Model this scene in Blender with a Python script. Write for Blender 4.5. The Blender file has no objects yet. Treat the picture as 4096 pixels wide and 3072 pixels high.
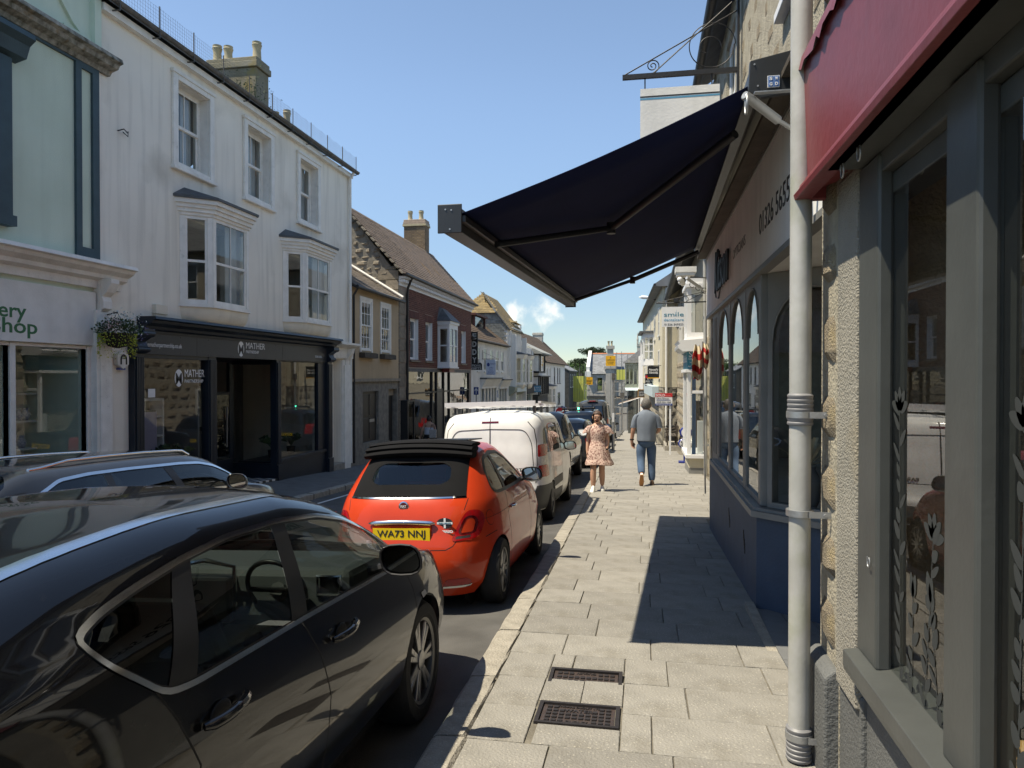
import bpy,bmesh,math,random
from mathutils import Vector,Matrix
from mathutils.geometry import delaunay_2d_cdt
random.seed(7)
sc=bpy.context.scene
COL=sc.collection
R=math.radians
# ---------------------------------------------------------------- camera
F=2900.0                      # focal length in photograph pixels (4096 wide)
CXP,CYP=2048.0,1536.0
VPX,VPY=2570.2,1505.5       # vanishing point of the street
YAW=math.atan((VPX-CXP)/F)
PITCH=-math.atan((CYP-VPY)/F*math.cos(YAW))
EYE=Vector((0,0,1.65))
cam_d=bpy.data.cameras.new('camera'); cam=bpy.data.objects.new('camera',cam_d); COL.objects.link(cam)
cam_d.sensor_fit='HORIZONTAL'; cam_d.sensor_width=36.0; cam_d.lens=36.0*F/4096.0
cam_d.clip_start=0.05; cam_d.clip_end=9000
cam.location=EYE; cam.rotation_euler=(R(90)+PITCH,0,YAW)
sc.camera=cam
FW=Vector((-math.sin(YAW)*math.cos(PITCH),math.cos(YAW)*math.cos(PITCH),math.sin(PITCH)))
RT=Vector((math.cos(YAW),math.sin(YAW),0)); UP=RT.cross(FW)
def ray(sx,sy): return FW+RT*((sx-CXP)/F)-UP*((sy-CYP)/F)
def atX(sx,sy,X): r=ray(sx,sy); return EYE+r*(X/r.x)
def atY(sx,sy,Y): r=ray(sx,sy); return EYE+r*(Y/r.y)
# ---------------------------------------------------------------- light
SUN_EL,SUN_AZ=64.3,27.0     # shadows fall towards +X turned SUN_AZ towards +Y
_h=Vector((math.cos(R(SUN_AZ)),math.sin(R(SUN_AZ)),0))
SUN_DIR=(_h*math.cos(R(SUN_EL))-Vector((0,0,math.sin(R(SUN_EL))))).normalized()
sd=bpy.data.lights.new('sun','SUN'); sd.energy=2.5; sd.angle=R(0.53); sd.color=(1.0,0.965,0.91)
sun=bpy.data.objects.new('sun',sd); COL.objects.link(sun)
sun.rotation_euler=SUN_DIR.to_track_quat('-Z','Y').to_euler(); sun.location=(0,0,40)
world=bpy.data.worlds.new('World'); sc.world=world; world.use_nodes=True
wn,wl=world.node_tree.nodes,world.node_tree.links
wn.clear()
wo=wn.new('ShaderNodeOutputWorld'); bg=wn.new('ShaderNodeBackground'); sky=wn.new('ShaderNodeTexSky')
sky.sky_type='NISHITA'; sky.sun_disc=False; sky.sun_elevation=R(SUN_EL)
_s=-SUN_DIR; sky.sun_rotation=math.atan2(_s.x,_s.y)
sky.air_density=0.7; sky.dust_density=0.0; sky.ozone_density=3.0; sky.altitude=50
bg.inputs['Strength'].default_value=0.1
# one small cumulus low over the far end of the street: a soft noisy patch in the sky's own directions
def wnode(t,**k):
 n=wn.new(t)
 for a,b in k.items(): setattr(n,a,b)
 return n
tc=wnode('ShaderNodeTexCoord'); ns=wnode('ShaderNodeTexNoise'); ns.inputs['Scale'].default_value=22; ns.inputs['Detail'].default_value=7
ns.inputs['Roughness'].default_value=0.6
wl.new(tc.outputs['Generated'],ns.inputs['Vector'])
acc=None
for (sx,sy,rad,wgt) in ((2172,1258,.031,1.0),(2130,1275,.026,.7),(2068,1262,.027,.8),(2020,1285,.022,.45),(2195,1285,.024,.6)):
 d=ray(sx,sy).normalized()
 vd=wnode('ShaderNodeVectorMath',operation='DISTANCE'); vd.inputs[1].default_value=d
 wl.new(tc.outputs['Generated'],vd.inputs[0])
 mr=wnode('ShaderNodeMapRange',interpolation_type='SMOOTHSTEP'); mr.inputs['From Min'].default_value=rad*1.25; mr.inputs['From Max'].default_value=rad*.25
 mr.inputs['To Max'].default_value=wgt
 wl.new(vd.outputs['Value'],mr.inputs['Value'])
 if acc is None: acc=mr.outputs['Result']
 else:
  mx=wnode('ShaderNodeMath',operation='MAXIMUM'); wl.new(acc,mx.inputs[0]); wl.new(mr.outputs['Result'],mx.inputs[1]); acc=mx.outputs[0]
nm=wnode('ShaderNodeMapRange'); nm.inputs['From Min'].default_value=.36; nm.inputs['From Max'].default_value=.66; wl.new(ns.outputs['Fac'],nm.inputs['Value'])
ad=wnode('ShaderNodeMath',operation='ADD'); wl.new(acc,ad.inputs[0]); wl.new(nm.outputs['Result'],ad.inputs[1])
cm=wnode('ShaderNodeMapRange',interpolation_type='SMOOTHSTEP'); cm.inputs['From Min'].default_value=.82; cm.inputs['From Max'].default_value=1.75; cm.inputs['To Max'].default_value=.85
wl.new(ad.outputs[0],cm.inputs['Value'])
mk=wnode('ShaderNodeMath',operation='MULTIPLY',use_clamp=True); wl.new(cm.outputs['Result'],mk.inputs[0])
ag=wnode('ShaderNodeMapRange'); ag.inputs['From Min'].default_value=0; ag.inputs['From Max'].default_value=.35; wl.new(acc,ag.inputs['Value']); wl.new(ag.outputs['Result'],mk.inputs[1])
mixc=wnode('ShaderNodeMixRGB'); mixc.inputs['Color2'].default_value=(4.2,4.4,4.8,1)
# the horizon band of this clear maritime sky is duller than the model's, all the way round
sx_=wnode('ShaderNodeSeparateXYZ'); wl.new(tc.outputs['Generated'],sx_.inputs[0])
hr=wnode('ShaderNodeMapRange',interpolation_type='SMOOTHSTEP'); hr.inputs['From Min'].default_value=-.05; hr.inputs['From Max'].default_value=.38; hr.inputs['To Min'].default_value=.40; wl.new(sx_.outputs[2],hr.inputs['Value'])
sm_=wnode('ShaderNodeVectorMath',operation='SCALE'); wl.new(sky.outputs['Color'],sm_.inputs[0]); wl.new(hr.outputs['Result'],sm_.inputs['Scale'])
wl.new(mk.outputs[0],mixc.inputs['Fac']); wl.new(sm_.outputs[0],mixc.inputs['Color1'])
wl.new(mixc.outputs['Color'],bg.inputs['Color']); wl.new(bg.outputs['Background'],wo.inputs['Surface'])
sc.view_settings.view_transform='Standard'; sc.view_settings.look='None'
sc.view_settings.exposure=1.5; sc.view_settings.gamma=1.0; sc.view_settings.use_curve_mapping=False
sc.view_settings.use_white_balance=True; sc.view_settings.white_balance_temperature=7800; sc.view_settings.white_balance_tint=6
sc.render.engine='CYCLES'
sc.cycles.use_denoising=True
sc.cycles.max_bounces=10; sc.cycles.transparent_max_bounces=16; sc.cycles.diffuse_bounces=6; sc.cycles.glossy_bounces=4; sc.cycles.transmission_bounces=6
sc.cycles.caustics_reflective=False; sc.cycles.caustics_refractive=False; sc.cycles.sample_clamp_indirect=20
# ---------------------------------------------------------------- materials
MATS={}
def _mat(name):
 m=bpy.data.materials.new(name); m.use_nodes=True
 nt=m.node_tree; nt.nodes.clear()
 out=nt.nodes.new('ShaderNodeOutputMaterial')
 return m,nt,nt.nodes,nt.links,out
def rgb(c): return (c[0],c[1],c[2],1)
def pm(name,col,rough=.6,metal=0.,var=.0,scale=6.,col2=None,bump=0.,bscale=40.,rnd=0.,streak=0.,coat=0.,spec=.5,grime=None,trans=0.,emis=None,sheen=0.,detail=6,spots=None,strcol=(.1,.1,.08)):
 """procedural principled surface: base colour mottled by noise, per-object tint, vertical streaks, flecks and fine relief"""
 m,nt,N,L,out=_mat(name)
 b=N.new('ShaderNodeBsdfPrincipled'); L.new(b.outputs[0],out.inputs['Surface'])
 b.inputs['Roughness'].default_value=rough; b.inputs['Metallic'].default_value=metal
 b.inputs['Coat Weight'].default_value=coat; b.inputs['Coat Roughness'].default_value=.03
 b.inputs['Specular IOR Level'].default_value=spec
 if sheen: b.inputs['Sheen Weight'].default_value=sheen
 if emis:
  b.inputs['Emission Color'].default_value=rgb(emis[0]); b.inputs['Emission Strength'].default_value=emis[1]
 cur=None
 def colr(c):
  n=N.new('ShaderNodeRGB'); n.outputs[0].default_value=rgb(c); return n.outputs[0]
 def mix(a,c,fac,mode='MIX'):
  x=N.new('ShaderNodeMixRGB'); x.blend_type=mode
  L.new(a,x.inputs['Color1']); L.new(c,x.inputs['Color2'])
  if isinstance(fac,float): x.inputs['Fac'].default_value=fac
  else: L.new(fac,x.inputs['Fac'])
  return x.outputs[0]
 tcn=N.new('ShaderNodeTexCoord')
 def noise(sc_,det=6,map_=None,lo=.3,hi=.7,to=1.):
  n=N.new('ShaderNodeTexNoise'); n.inputs['Scale'].default_value=sc_; n.inputs['Detail'].default_value=det
  if map_:
   mp=N.new('ShaderNodeMapping'); mp.inputs['Scale'].default_value=map_; L.new(tcn.outputs['Object'],mp.inputs['Vector']); L.new(mp.outputs[0],n.inputs['Vector'])
  else: L.new(tcn.outputs['Object'],n.inputs['Vector'])
  r=N.new('ShaderNodeMapRange'); r.inputs['From Min'].default_value=lo; r.inputs['From Max'].default_value=hi; r.inputs['To Max'].default_value=to
  L.new(n.outputs['Fac'],r.inputs['Value']); return r.outputs[0]
 cur=colr(col)
 if var or col2:
  c2=col2 if col2 else tuple(max(0,c*(1-var)) for c in col)
  cur=mix(cur,colr(c2),noise(scale,detail))
 if rnd:
  oi=N.new('ShaderNodeObjectInfo'); r=N.new('ShaderNodeMapRange'); r.inputs['To Min'].default_value=1-rnd; r.inputs['To Max'].default_value=1+rnd*.6
  L.new(oi.outputs['Random'],r.inputs['Value'])
  cc=N.new('ShaderNodeCombineXYZ')
  for i in range(3): L.new(r.outputs[0],cc.inputs[i])
  cur=mix(cur,cc.outputs[0],1.0,'MULTIPLY')
 if streak:
  cur=mix(cur,colr(strcol),noise(1.,5,(5.,5.,.35),.5,.95,streak))
 if grime:
  cur=mix(cur,colr(grime[0]),noise(grime[1],8,None,grime[2],grime[2]+.18,grime[3]))
 if spots:
  v=N.new('ShaderNodeTexVoronoi'); v.inputs['Scale'].default_value=spots[1]; L.new(tcn.outputs['Object'],v.inputs['Vector'])
  r=N.new('ShaderNodeMapRange'); r.inputs['From Min'].default_value=spots[2]; r.inputs['From Max'].default_value=spots[2]*.5; r.inputs['To Max'].default_value=spots[3]
  L.new(v.outputs['Distance'],r.inputs['Value'])
  cur=mix(cur,colr(spots[0]),r.outputs[0])
 L.new(cur,b.inputs['Base Color'])
 if bump:
  n=N.new('ShaderNodeTexNoise'); n.inputs['Scale'].default_value=bscale; n.inputs['Detail'].default_value=5; L.new(tcn.outputs['Object'],n.inputs['Vector'])
  bp=N.new('ShaderNodeBump'); bp.inputs['Strength'].default_value=bump; bp.inputs['Distance'].default_value=.02
  L.new(n.outputs['Fac'],bp.inputs['Height']); L.new(bp.outputs[0],b.inputs['Normal'])
 MATS[name]=m; return m
def glass(name,tint=(.75,.8,.8),rough=.0,refl=1.0,wav=0.,base=.04):
 """thin pane: tinted see-through plus a Fresnel mirror reflection"""
 m,nt,N,L,out=_mat(name)
 t=N.new('ShaderNodeBsdfTransparent'); t.inputs['Color'].default_value=rgb(tint)
 g=N.new('ShaderNodeBsdfGlossy'); g.inputs['Roughness'].default_value=rough; g.inputs['Color'].default_value=(refl,refl,refl,1)
 lw=N.new('ShaderNodeLayerWeight'); lw.inputs['Blend'].default_value=.5
 pw=N.new('ShaderNodeMath'); pw.operation='POWER'; pw.inputs[1].default_value=5.; L.new(lw.outputs['Facing'],pw.inputs[0])
 r=N.new('ShaderNodeMapRange'); r.inputs['To Min'].default_value=base*1.6; r.inputs['To Max'].default_value=1.; L.new(pw.outputs[0],r.inputs['Value'])
 mx=N.new('ShaderNodeMixShader'); L.new(r.outputs[0],mx.inputs['Fac']); L.new(t.outputs[0],mx.inputs[1]); L.new(g.outputs[0],mx.inputs[2])
 if wav:
  tcn=N.new('ShaderNodeTexCoord'); n=N.new('ShaderNodeTexNoise'); n.inputs['Scale'].default_value=1.6; n.inputs['Detail'].default_value=1; L.new(tcn.outputs['Object'],n.inputs['Vector'])
  bp=N.new('ShaderNodeBump'); bp.inputs['Strength'].default_value=wav; bp.inputs['Distance'].default_value=.05; L.new(n.outputs['Fac'],bp.inputs['Height']); L.new(bp.outputs[0],g.inputs['Normal'])
 L.new(mx.outputs[0],out.inputs['Surface']); MATS[name]=m; return m
M=MATS
# ---------------------------------------------------------------- objects
LOCAL=set()       # things whose parts are written in the thing's own coordinates
def put(o,parent=None):
 COL.objects.link(o)
 if parent is not None:
  o.parent=parent
  if parent.type=='EMPTY' and parent.name not in LOCAL:
   o.matrix_parent_inverse=Matrix.Translation(-Vector(parent.location))
 return o
def tag(o,label=None,cat=None,group=None,kind=None):
 if label: o['label']=label
 if cat: o['category']=cat
 if group: o['group']=group
 if kind: o['kind']=kind
 return o
def thing(name,label,cat,loc=(0,0,0),group=None,local=False,rot=None):
 o=bpy.data.objects.new(name,None); o.empty_display_size=.2; COL.objects.link(o); o.location=loc
 if rot is not None: o.rotation_euler=rot
 if local: LOCAL.add(o.name)
 return tag(o,label,cat,group)
def copy_tree(o,parent=None):
 c=o.copy(); COL.objects.link(c)
 if o.name in LOCAL: LOCAL.add(c.name)
 if parent is not None: c.parent=parent
 for ch in list(o.children): copy_tree(ch,c)
 return c
def mesh(name,v,f,mats,mi=None,smooth=0):
 me=bpy.data.meshes.new(name); me.from_pydata([tuple(p) for p in v],[],f)
 for m in (mats if isinstance(mats,(list,tuple)) else [mats]): me.materials.append(M[m] if isinstance(m,str) else m)
 if mi: me.polygons.foreach_set('material_index',mi)
 if smooth:
  me.polygons.foreach_set('use_smooth',[True]*len(me.polygons))
  if smooth<180: me.set_sharp_from_angle(angle=R(smooth))
 me.update(); return me
def mobj(name,me,parent=None): return put(bpy.data.objects.new(name,me),parent)
class MB:
 """collects shapes into one mesh"""
 def __init__(s): s.v=[]; s.f=[]; s.mi=[]; s.cm=0
 def add(s,v,f):
  k=len(s.v); s.v+=[Vector(p) for p in v]; s.f+=[tuple(i+k for i in q) for q in f]; s.mi+=[s.cm]*len(f); return s
 def box(s,x0,x1,y0,y1,z0,z1):
  if x0>x1: x0,x1=x1,x0
  if y0>y1: y0,y1=y1,y0
  if z0>z1: z0,z1=z1,z0
  return s.add([(x0,y0,z0),(x1,y0,z0),(x1,y1,z0),(x0,y1,z0),(x0,y0,z1),(x1,y0,z1),(x1,y1,z1),(x0,y1,z1)],
                     [(0,3,2,1),(4,5,6,7),(0,1,5,4),(1,2,6,5),(2,3,7,6),(3,0,4,7)])
 def hexa(s,p): # 8 points, bottom ring then top ring
  return s.add(p,[(0,3,2,1),(4,5,6,7),(0,1,5,4),(1,2,6,5),(2,3,7,6),(3,0,4,7)])
 def prism(s,poly,fn,a,b): # poly: 2-D points; fn(p, t) -> 3-D
  n=len(poly); v=[fn(p,a) for p in poly]+[fn(p,b) for p in poly]
  return s.add(v,[tuple(range(n))[::-1],tuple(range(n,2*n))]+[(i,(i+1) % n,n+(i+1) % n,n+i) for i in range(n)])
 def px(s,poly,x0,x1): return s.prism(poly,lambda p,t: (t,p[0],p[1]),x0,x1)      # poly in (y,z)
 def py(s,poly,y0,y1): return s.prism(poly,lambda p,t: (p[0],t,p[1]),y0,y1)      # poly in (x,z)
 def pz(s,poly,z0,z1): return s.prism(poly,lambda p,t: (p[0],p[1],t),z0,z1)      # poly in (x,y)
 def quad(s,*p): return s.add(p,[tuple(range(len(p)))])
 def tube(s,pts,r,n=8,caps=True,rr=None):
  pts=[Vector(p) for p in pts]; m=len(pts); v=[]; f=[]
  prev=None
  for i,p in enumerate(pts):
   d=(pts[min(i+1,m-1)]-pts[max(i-1,0)]).normalized()
   if prev is None:
    a=d.cross(Vector((0,0,1)))
    if a.length<.05: a=d.cross(Vector((1,0,0)))
    a.normalize()
   else:
    a=prev-d*prev.dot(d); a.normalize()
   prev=a; b=d.cross(a); q=rr[i] if rr else r
   v+=[p+(a*math.cos(2*math.pi*k/n)+b*math.sin(2*math.pi*k/n))*q for k in range(n)]
  for i in range(m-1):
   for k in range(n): f.append((i*n+k,i*n+(k+1) % n,(i+1)*n+(k+1) % n,(i+1)*n+k))
  if caps: f+=[tuple(range(n))[::-1],tuple(range((m-1)*n,m*n))]
  return s.add(v,f)
 def lathe(s,prof,base=(0,0,0),n=16,axis='z',caps=True):
  v=[]; f=[]; m=len(prof); b=Vector(base)
  for r,h in prof:
   for k in range(n):
    c,q=r*math.cos(2*math.pi*k/n),r*math.sin(2*math.pi*k/n)
    v.append(b+(Vector((c,q,h)) if axis=='z' else Vector((h,c,q)) if axis=='x' else Vector((q,h,c))))
  for i in range(m-1):
   for k in range(n): f.append((i*n+k,i*n+(k+1) % n,(i+1)*n+(k+1) % n,(i+1)*n+k))
  if caps: f+=[tuple(range(n))[::-1],tuple(range((m-1)*n,m*n))]
  return s.add(v,f)
 def sphere(s,c,r,n=10,m=6,sq=(1,1,1)):
  prof=[(math.sin(math.pi*(i+.02)/(m+.04))*r,-math.cos(math.pi*(i+.02)/(m+.04))*r) for i in range(m+1)]
  k=len(s.v); s.lathe(prof,(0,0,0),n)
  for i in range(k,len(s.v)): p=s.v[i]; s.v[i]=Vector((c[0]+p.x*sq[0],c[1]+p.y*sq[1],c[2]+p.z*sq[2]))
  return s
 def xf(s,mat,k=0):
  for i in range(k,len(s.v)): s.v[i]=mat @ s.v[i]
  return s
 def me(s,name,mats,smooth=0): return mesh(name,s.v,s.f,mats,s.mi if isinstance(mats,(list,tuple)) else None,smooth)
 def build(s,name,mats,parent=None,smooth=0,bevel=0):
  o=mobj(name,s.me(name,mats,smooth),parent)
  if bevel:
   b=o.modifiers.new('bevel','BEVEL'); b.width=bevel; b.segments=2; b.limit_method='ANGLE'; b.angle_limit=R(40)
  return o
def text(s,size,mat,parent,org,xd,yd,name='lettering',align='LEFT',width=None,off=0.,shear=0.,ext=.0015,spacing=1.,height=None,valign=None):
 cu=bpy.data.curves.new('t','FONT'); cu.body=s; cu.size=size; cu.align_x=align; cu.offset=off; cu.shear=shear; cu.extrude=ext/1.; cu.space_character=spacing; cu.resolution_u=3
 ob=bpy.data.objects.new('t',cu); COL.objects.link(ob)
 bpy.context.view_layer.update()
 me=bpy.data.meshes.new_from_object(ob); bpy.data.objects.remove(ob); bpy.data.curves.remove(cu)
 xs=[v.co.x for v in me.vertices]; ys=[v.co.y for v in me.vertices]
 kx=width/max(1e-6,max(xs)-min(xs)) if width else 1.
 ky=height/max(1e-6,max(ys)-min(ys)) if height else (1. if not width else 1.)
 x0={'LEFT': min(xs),'CENTER': (min(xs)+max(xs))/2,'RIGHT': max(xs)}[align] if width else 0
 y0=min(ys) if height else 0
 org,xd,yd=Vector(org),Vector(xd).normalized(),Vector(yd).normalized(); nd=xd.cross(yd)
 for v in me.vertices:
  v.co=org+xd*((v.co.x-x0)*kx)+yd*((v.co.y-y0)*ky)+nd*v.co.z
 me.materials.clear(); me.materials.append(M[mat]); me.name=name
 return mobj(name,me,parent)
def lerp(a,b,t): return a+(b-a)*t
def pw(tab,x):
 """smooth piecewise-cubic (monotone) lookup in a table of (x, y)"""
 n=len(tab)
 if x <= tab[0][0]: return tab[0][1]
 if x >= tab[-1][0]: return tab[-1][1]
 for i in range(n-1):
  if x <= tab[i+1][0]: break
 def sl(k):
  if k <= 0: return (tab[1][1]-tab[0][1])/(tab[1][0]-tab[0][0])
  if k >= n-1: return (tab[-1][1]-tab[-2][1])/(tab[-1][0]-tab[-2][0])
  a=(tab[k][1]-tab[k-1][1])/(tab[k][0]-tab[k-1][0]); b=(tab[k+1][1]-tab[k][1])/(tab[k+1][0]-tab[k][0])
  return 0. if a*b <= 0 else 2*a*b/(a+b)
 x0,y0=tab[i]; x1,y1=tab[i+1]; h=x1-x0; t=(x-x0)/h; m0,m1=sl(i)*h,sl(i+1)*h
 return (2*t**3-3*t**2+1)*y0+(t**3-2*t**2+t)*m0+(-2*t**3+3*t**2)*y1+(t**3-t**2)*m1
def gz(y):  # level of the pavement along the street
 if y<-60: y=-60
 if y>150: y=150
 return -.05*y-(.0001*(y-15)**2 if y>15 else 0)
def kerbR(y): return -1.04-.0153*max(0,y-3)-(.0 if y<3 else 0)
KL=[(-40,-7.0),(5,-7.05),(14,-7.1),(18,-7.2),(30,-7.45),(60,-7.8),(140,-9.2)]
def kerbL(y): return pw(KL,y)
def roadz(x,y): return gz(y)-.10-.035*max(0,kerbR(y)-x)
def leftz(x,y):   # left pavement
 k=kerbL(y); a=roadz(k,y)+.12; b=gz(y)-.06
 return lerp(a,b,min(1,max(0,(k-x)/1.9)))
# ---------------------------------------------------------------- materials in use
pm('asphalt',(.105,.102,.098),.9,var=.35,scale=3,bump=.5,bscale=160,grime=((.065,.063,.06),.8,.55,.6))
pm('earth',(.06,.08,.03),1.,col2=(.09,.09,.045),scale=.02)
pm('flag',(.275,.262,.238),.85,col2=(.215,.205,.185),scale=5,bump=.55,bscale=70,rnd=.14,grime=((.16,.14,.105),2.5,.56,.45),spots=((.46,.43,.36),42,.24,.6))
pm('flag_far',(.275,.262,.238),.85,col2=(.225,.213,.192),scale=3,bump=.2,bscale=30,grime=((.18,.155,.12),2.5,.56,.4))
pm('joint',(.20,.18,.145),1.,var=.45,scale=12,bump=.5,bscale=90,grime=((.05,.065,.02),6,.6,.8))
pm('granite_kerb',(.36,.33,.28),.8,col2=(.24,.22,.185),scale=9,bump=.7,bscale=60,rnd=.12,spots=((.5,.48,.43),60,.25,.6))
pm('tarmac_path',(.15,.148,.142),.9,var=.3,scale=4,bump=.4,bscale=120)
pm('iron',(.085,.062,.055),.55,var=.35,scale=14,metal=.35,bump=.25,bscale=80)
pm('iron_dark',(.035,.03,.03),.6,var=.3,scale=14,metal=.3)
pm('lime_paint',(.78,.78,.76),.6,var=.2,scale=8)
pm('yellow_line',(.55,.40,.06),.8,var=.3,scale=10)
def strip(name,ys,fa,fb,za,zb,mat,drop=None,n=1,parent=None):
 """ribbon between two lateral curves"""
 v=[]; f=[]
 for y in ys:
  a,b=fa(y),fb(y)
  for k in range(n+1):
   x=lerp(a,b,k/n); v.append((x,y,lerp(za(y),zb(y),k/n)))
 for i in range(len(ys)-1):
  for k in range(n): q=i*(n+1)+k; f.append((q,q+1,q+n+2,q+n+1))
 return mobj(name,mesh(name,v,f,mat,smooth=180),parent)
# the ground sheet: follows the hill down, a valley, and the far side rising to the horizon
ys=[-3000,-400,-60,-20]+list(range(0,150,10))+[150,200,400,700,1000,1300,1600,2000,3000,7000]
xs=[-5000,-1500,-400,-100,-30,-12,-4,4,30,100,400,1500,5000]
def terr(x,y):
 z=gz(y)-.62
 if y>400: z -= 6*min(1,(y-400)/300)
 if y>1000: z+=52*min(1,(y-1000)/1000)
 return z
gv=[(x,y,terr(x,y)) for y in ys for x in xs]; nx=len(xs)
gf=[(j*nx+i,j*nx+i+1,(j+1)*nx+i+1,(j+1)*nx+i) for j in range(len(ys)-1) for i in range(nx-1)]
tag(mobj('ground',mesh('ground',gv,gf,'earth',smooth=180)),kind='structure')
yr=[-60+2.5*i for i in range(84)]
tag(strip('road',yr,kerbR,kerbL,lambda y: roadz(kerbR(y),y),lambda y: roadz(kerbL(y),y),'asphalt',n=4),kind='structure')
# pale line along the far gutter
def lnx(y): return kerbL(y)+.42
tag(strip('road_line',[6+i for i in range(60)],lambda y: lnx(y)+.09,lnx,lambda y: roadz(lnx(y)+.09,y)+.006,lambda y: roadz(lnx(y),y)+.006,'lime_paint'),kind='structure')
# right-hand pavement: bed, granite kerb stones, flags
pav=tag(strip('pavement',yr,lambda y: kerbR(y)+.16,lambda y: 3.2,lambda y: gz(y)-.011,lambda y: gz(y)-.011,'joint'),kind='structure')
def slab(mat,w,d,t=.05,b=.0035,wob=.003):
 m=MB(); r=random.Random(int(w*1000+d*77)); n=0
 x0,x1,y0,y1=-w/2,w/2,-d/2,d/2
 j=lambda: r.uniform(-wob,wob)
 m.add([(x0+j(),y0+j(),-t),(x1+j(),y0+j(),-t),(x1+j(),y1+j(),-t),(x0+j(),y1+j(),-t)]+[(x0+b+j(),y0+b+j(),0),(x1-b+j(),y0+b+j(),0),(x1-b+j(),y1-b+j(),0),(x0+b+j(),y1-b+j(),0)]
          +[(x0+j()*.3,y0+j()*.3,-b),(x1+j()*.3,y0,-b),(x1,y1+j()*.3,-b),(x0,y1,-b)],
          [(4,5,6,7),(8,9,5,4),(9,10,6,5),(10,11,7,6),(11,8,4,7),(0,1,9,8),(1,2,10,9),(2,3,11,10),(3,0,8,11)])
 return m.me('flag',mat)
SLOPE=math.atan(.05)
COVERS=[(-.345,3.95,.45,.29),(-.345,4.45,.45,.31)]
nfl=0; y=2.2; row=0
rr=random.Random(3); meshes={}
while y<33:
 d=.452 if y<12 else .46
 x=kerbR(y)+.17+(.0 if row % 2 else .0)
 xr=.98 if y<11.4 else (1.62 if y<30 else 1.5)
 first=True
 while x<xr-.08:
  w=.60
  if first: w=.30+.30*((row*37 % 10)/10); first=False
  w=min(w,xr-x)
  if xr-(x+w)<.12: w=xr-x
  cx,cy=x+w/2,y+d/2
  for (kx,ky,kw,kd) in COVERS:      # flags are cut round the two iron covers
   pass
  hit=[c for c in COVERS if abs(cy-c[1])<(d+c[3])/2-.05 and x<c[0]+c[2]/2-.01 and x+w>c[0]-c[2]/2+.01]
  def lay(x0,x1,y0,y1):
   global nfl
   if x1-x0<.05 or y1-y0<.04: return
   key=(round(x1-x0,2),round(y1-y0,2))
   if key not in meshes: meshes[key]=slab('flag',key[0]-.008,key[1]-.008)
   o=mobj('flag',meshes[key],pav); o.location=((x0+x1)/2,(y0+y1)/2,gz((y0+y1)/2)+rr.uniform(-.002,.0015))
   o.rotation_euler=(-SLOPE+rr.uniform(-.002,.002),rr.uniform(-.0025,.0025),rr.uniform(-.003,.003)); nfl+=1
  if hit:
   c=hit[0]; a0,a1=c[0]-c[2]/2-.012,c[0]+c[2]/2+.012
   b0,b1=c[1]-c[3]/2-.012,c[1]+c[3]/2+.012
   if x<a0: lay(x,a0,y,y+d)
   if x+w>a1: lay(a1,x+w,y,y+d)
   m0,m1=max(x,a0),min(x+w,a1)
   if y<b0: lay(m0,m1,y,b0)
   if y+d>b1: lay(m0,m1,b1,y+d)
  else: lay(x,x+w,y,y+d)
  x+=w
 y+=d; row+=1
strip('paving_beyond',[33+i*3 for i in range(28)],lambda y: kerbR(y)+.17,lambda y: 1.75-.0153*y+.5,lambda y: gz(y),lambda y: gz(y),'flag_far',parent=pav)
strip('paving_behind',[-20+i*2.22 for i in range(11)],lambda y: kerbR(y)+.17,lambda y: 1.1,lambda y: gz(y),lambda y: gz(y),'flag_far',parent=pav)
# granite kerb stones, right
kst={}
yk=-6.
i=0
while yk<60:
 ln=(.92,1.05,.84,.98)[i % 4]; i+=1
 if ln not in kst:
  m=MB(); r2=random.Random(i)
  prof=[(0,-.3),(0,-.018),(.018,0),(.16,.004),(.17,-.01),(.17,-.3)]
  n=5; v=[]; f=[]
  for k in range(n+1):
   for (a,b) in prof: v.append((a+r2.uniform(-.006,.006),-ln/2+.006+(ln-.012)*k/n,b+r2.uniform(-.005,.005)))
  q=len(prof)
  for k in range(n):
   for e in range(q-1): f.append((k*q+e,(k+1)*q+e,(k+1)*q+e+1,k*q+e+1))
  f+=[tuple(range(q)),tuple(range(n*q,n*q+q))[::-1]]
  kst[ln]=mesh('kerb_stone',v,f,'granite_kerb')
 o=mobj('kerb_stone',kst[ln],pav); yc=yk+ln/2
 o.location=(kerbR(yc),yc,gz(yc)+.004); o.rotation_euler=(-math.atan(.05+(.0002*(yc-15) if yc>15 else 0)),0,math.atan(.0153 if yc>3 else 0)); yk+=ln
# left-hand pavement
lp=tag(strip('pavement',[-40+3*i for i in range(62)],lambda y: kerbL(y)-.15,lambda y:-9.9,lambda y: leftz(kerbL(y)-.15,y),lambda y: leftz(-9.9,y),'tarmac_path',n=3),kind='structure')
yk=4.; i=0
while yk<50:
 ln=(.95,1.1,.9)[i % 3]; i+=1; yc=yk+ln/2
 key=('L',ln)
 if key not in kst:
  me=kst[{.95: .92,1.1: 1.05,.9: .84}[ln]].copy(); kst[key]=me
  for vv in me.vertices: vv.co.x=-vv.co.x
  me.flip_normals()
 o=mobj('kerb_stone',kst[key],lp); o.location=(kerbL(yc),yc,leftz(kerbL(yc),yc)+.006)
 o.rotation_euler=(-math.atan(.05),0,math.atan((kerbL(yc-.5)-kerbL(yc+.5)))); yk+=ln
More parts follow.
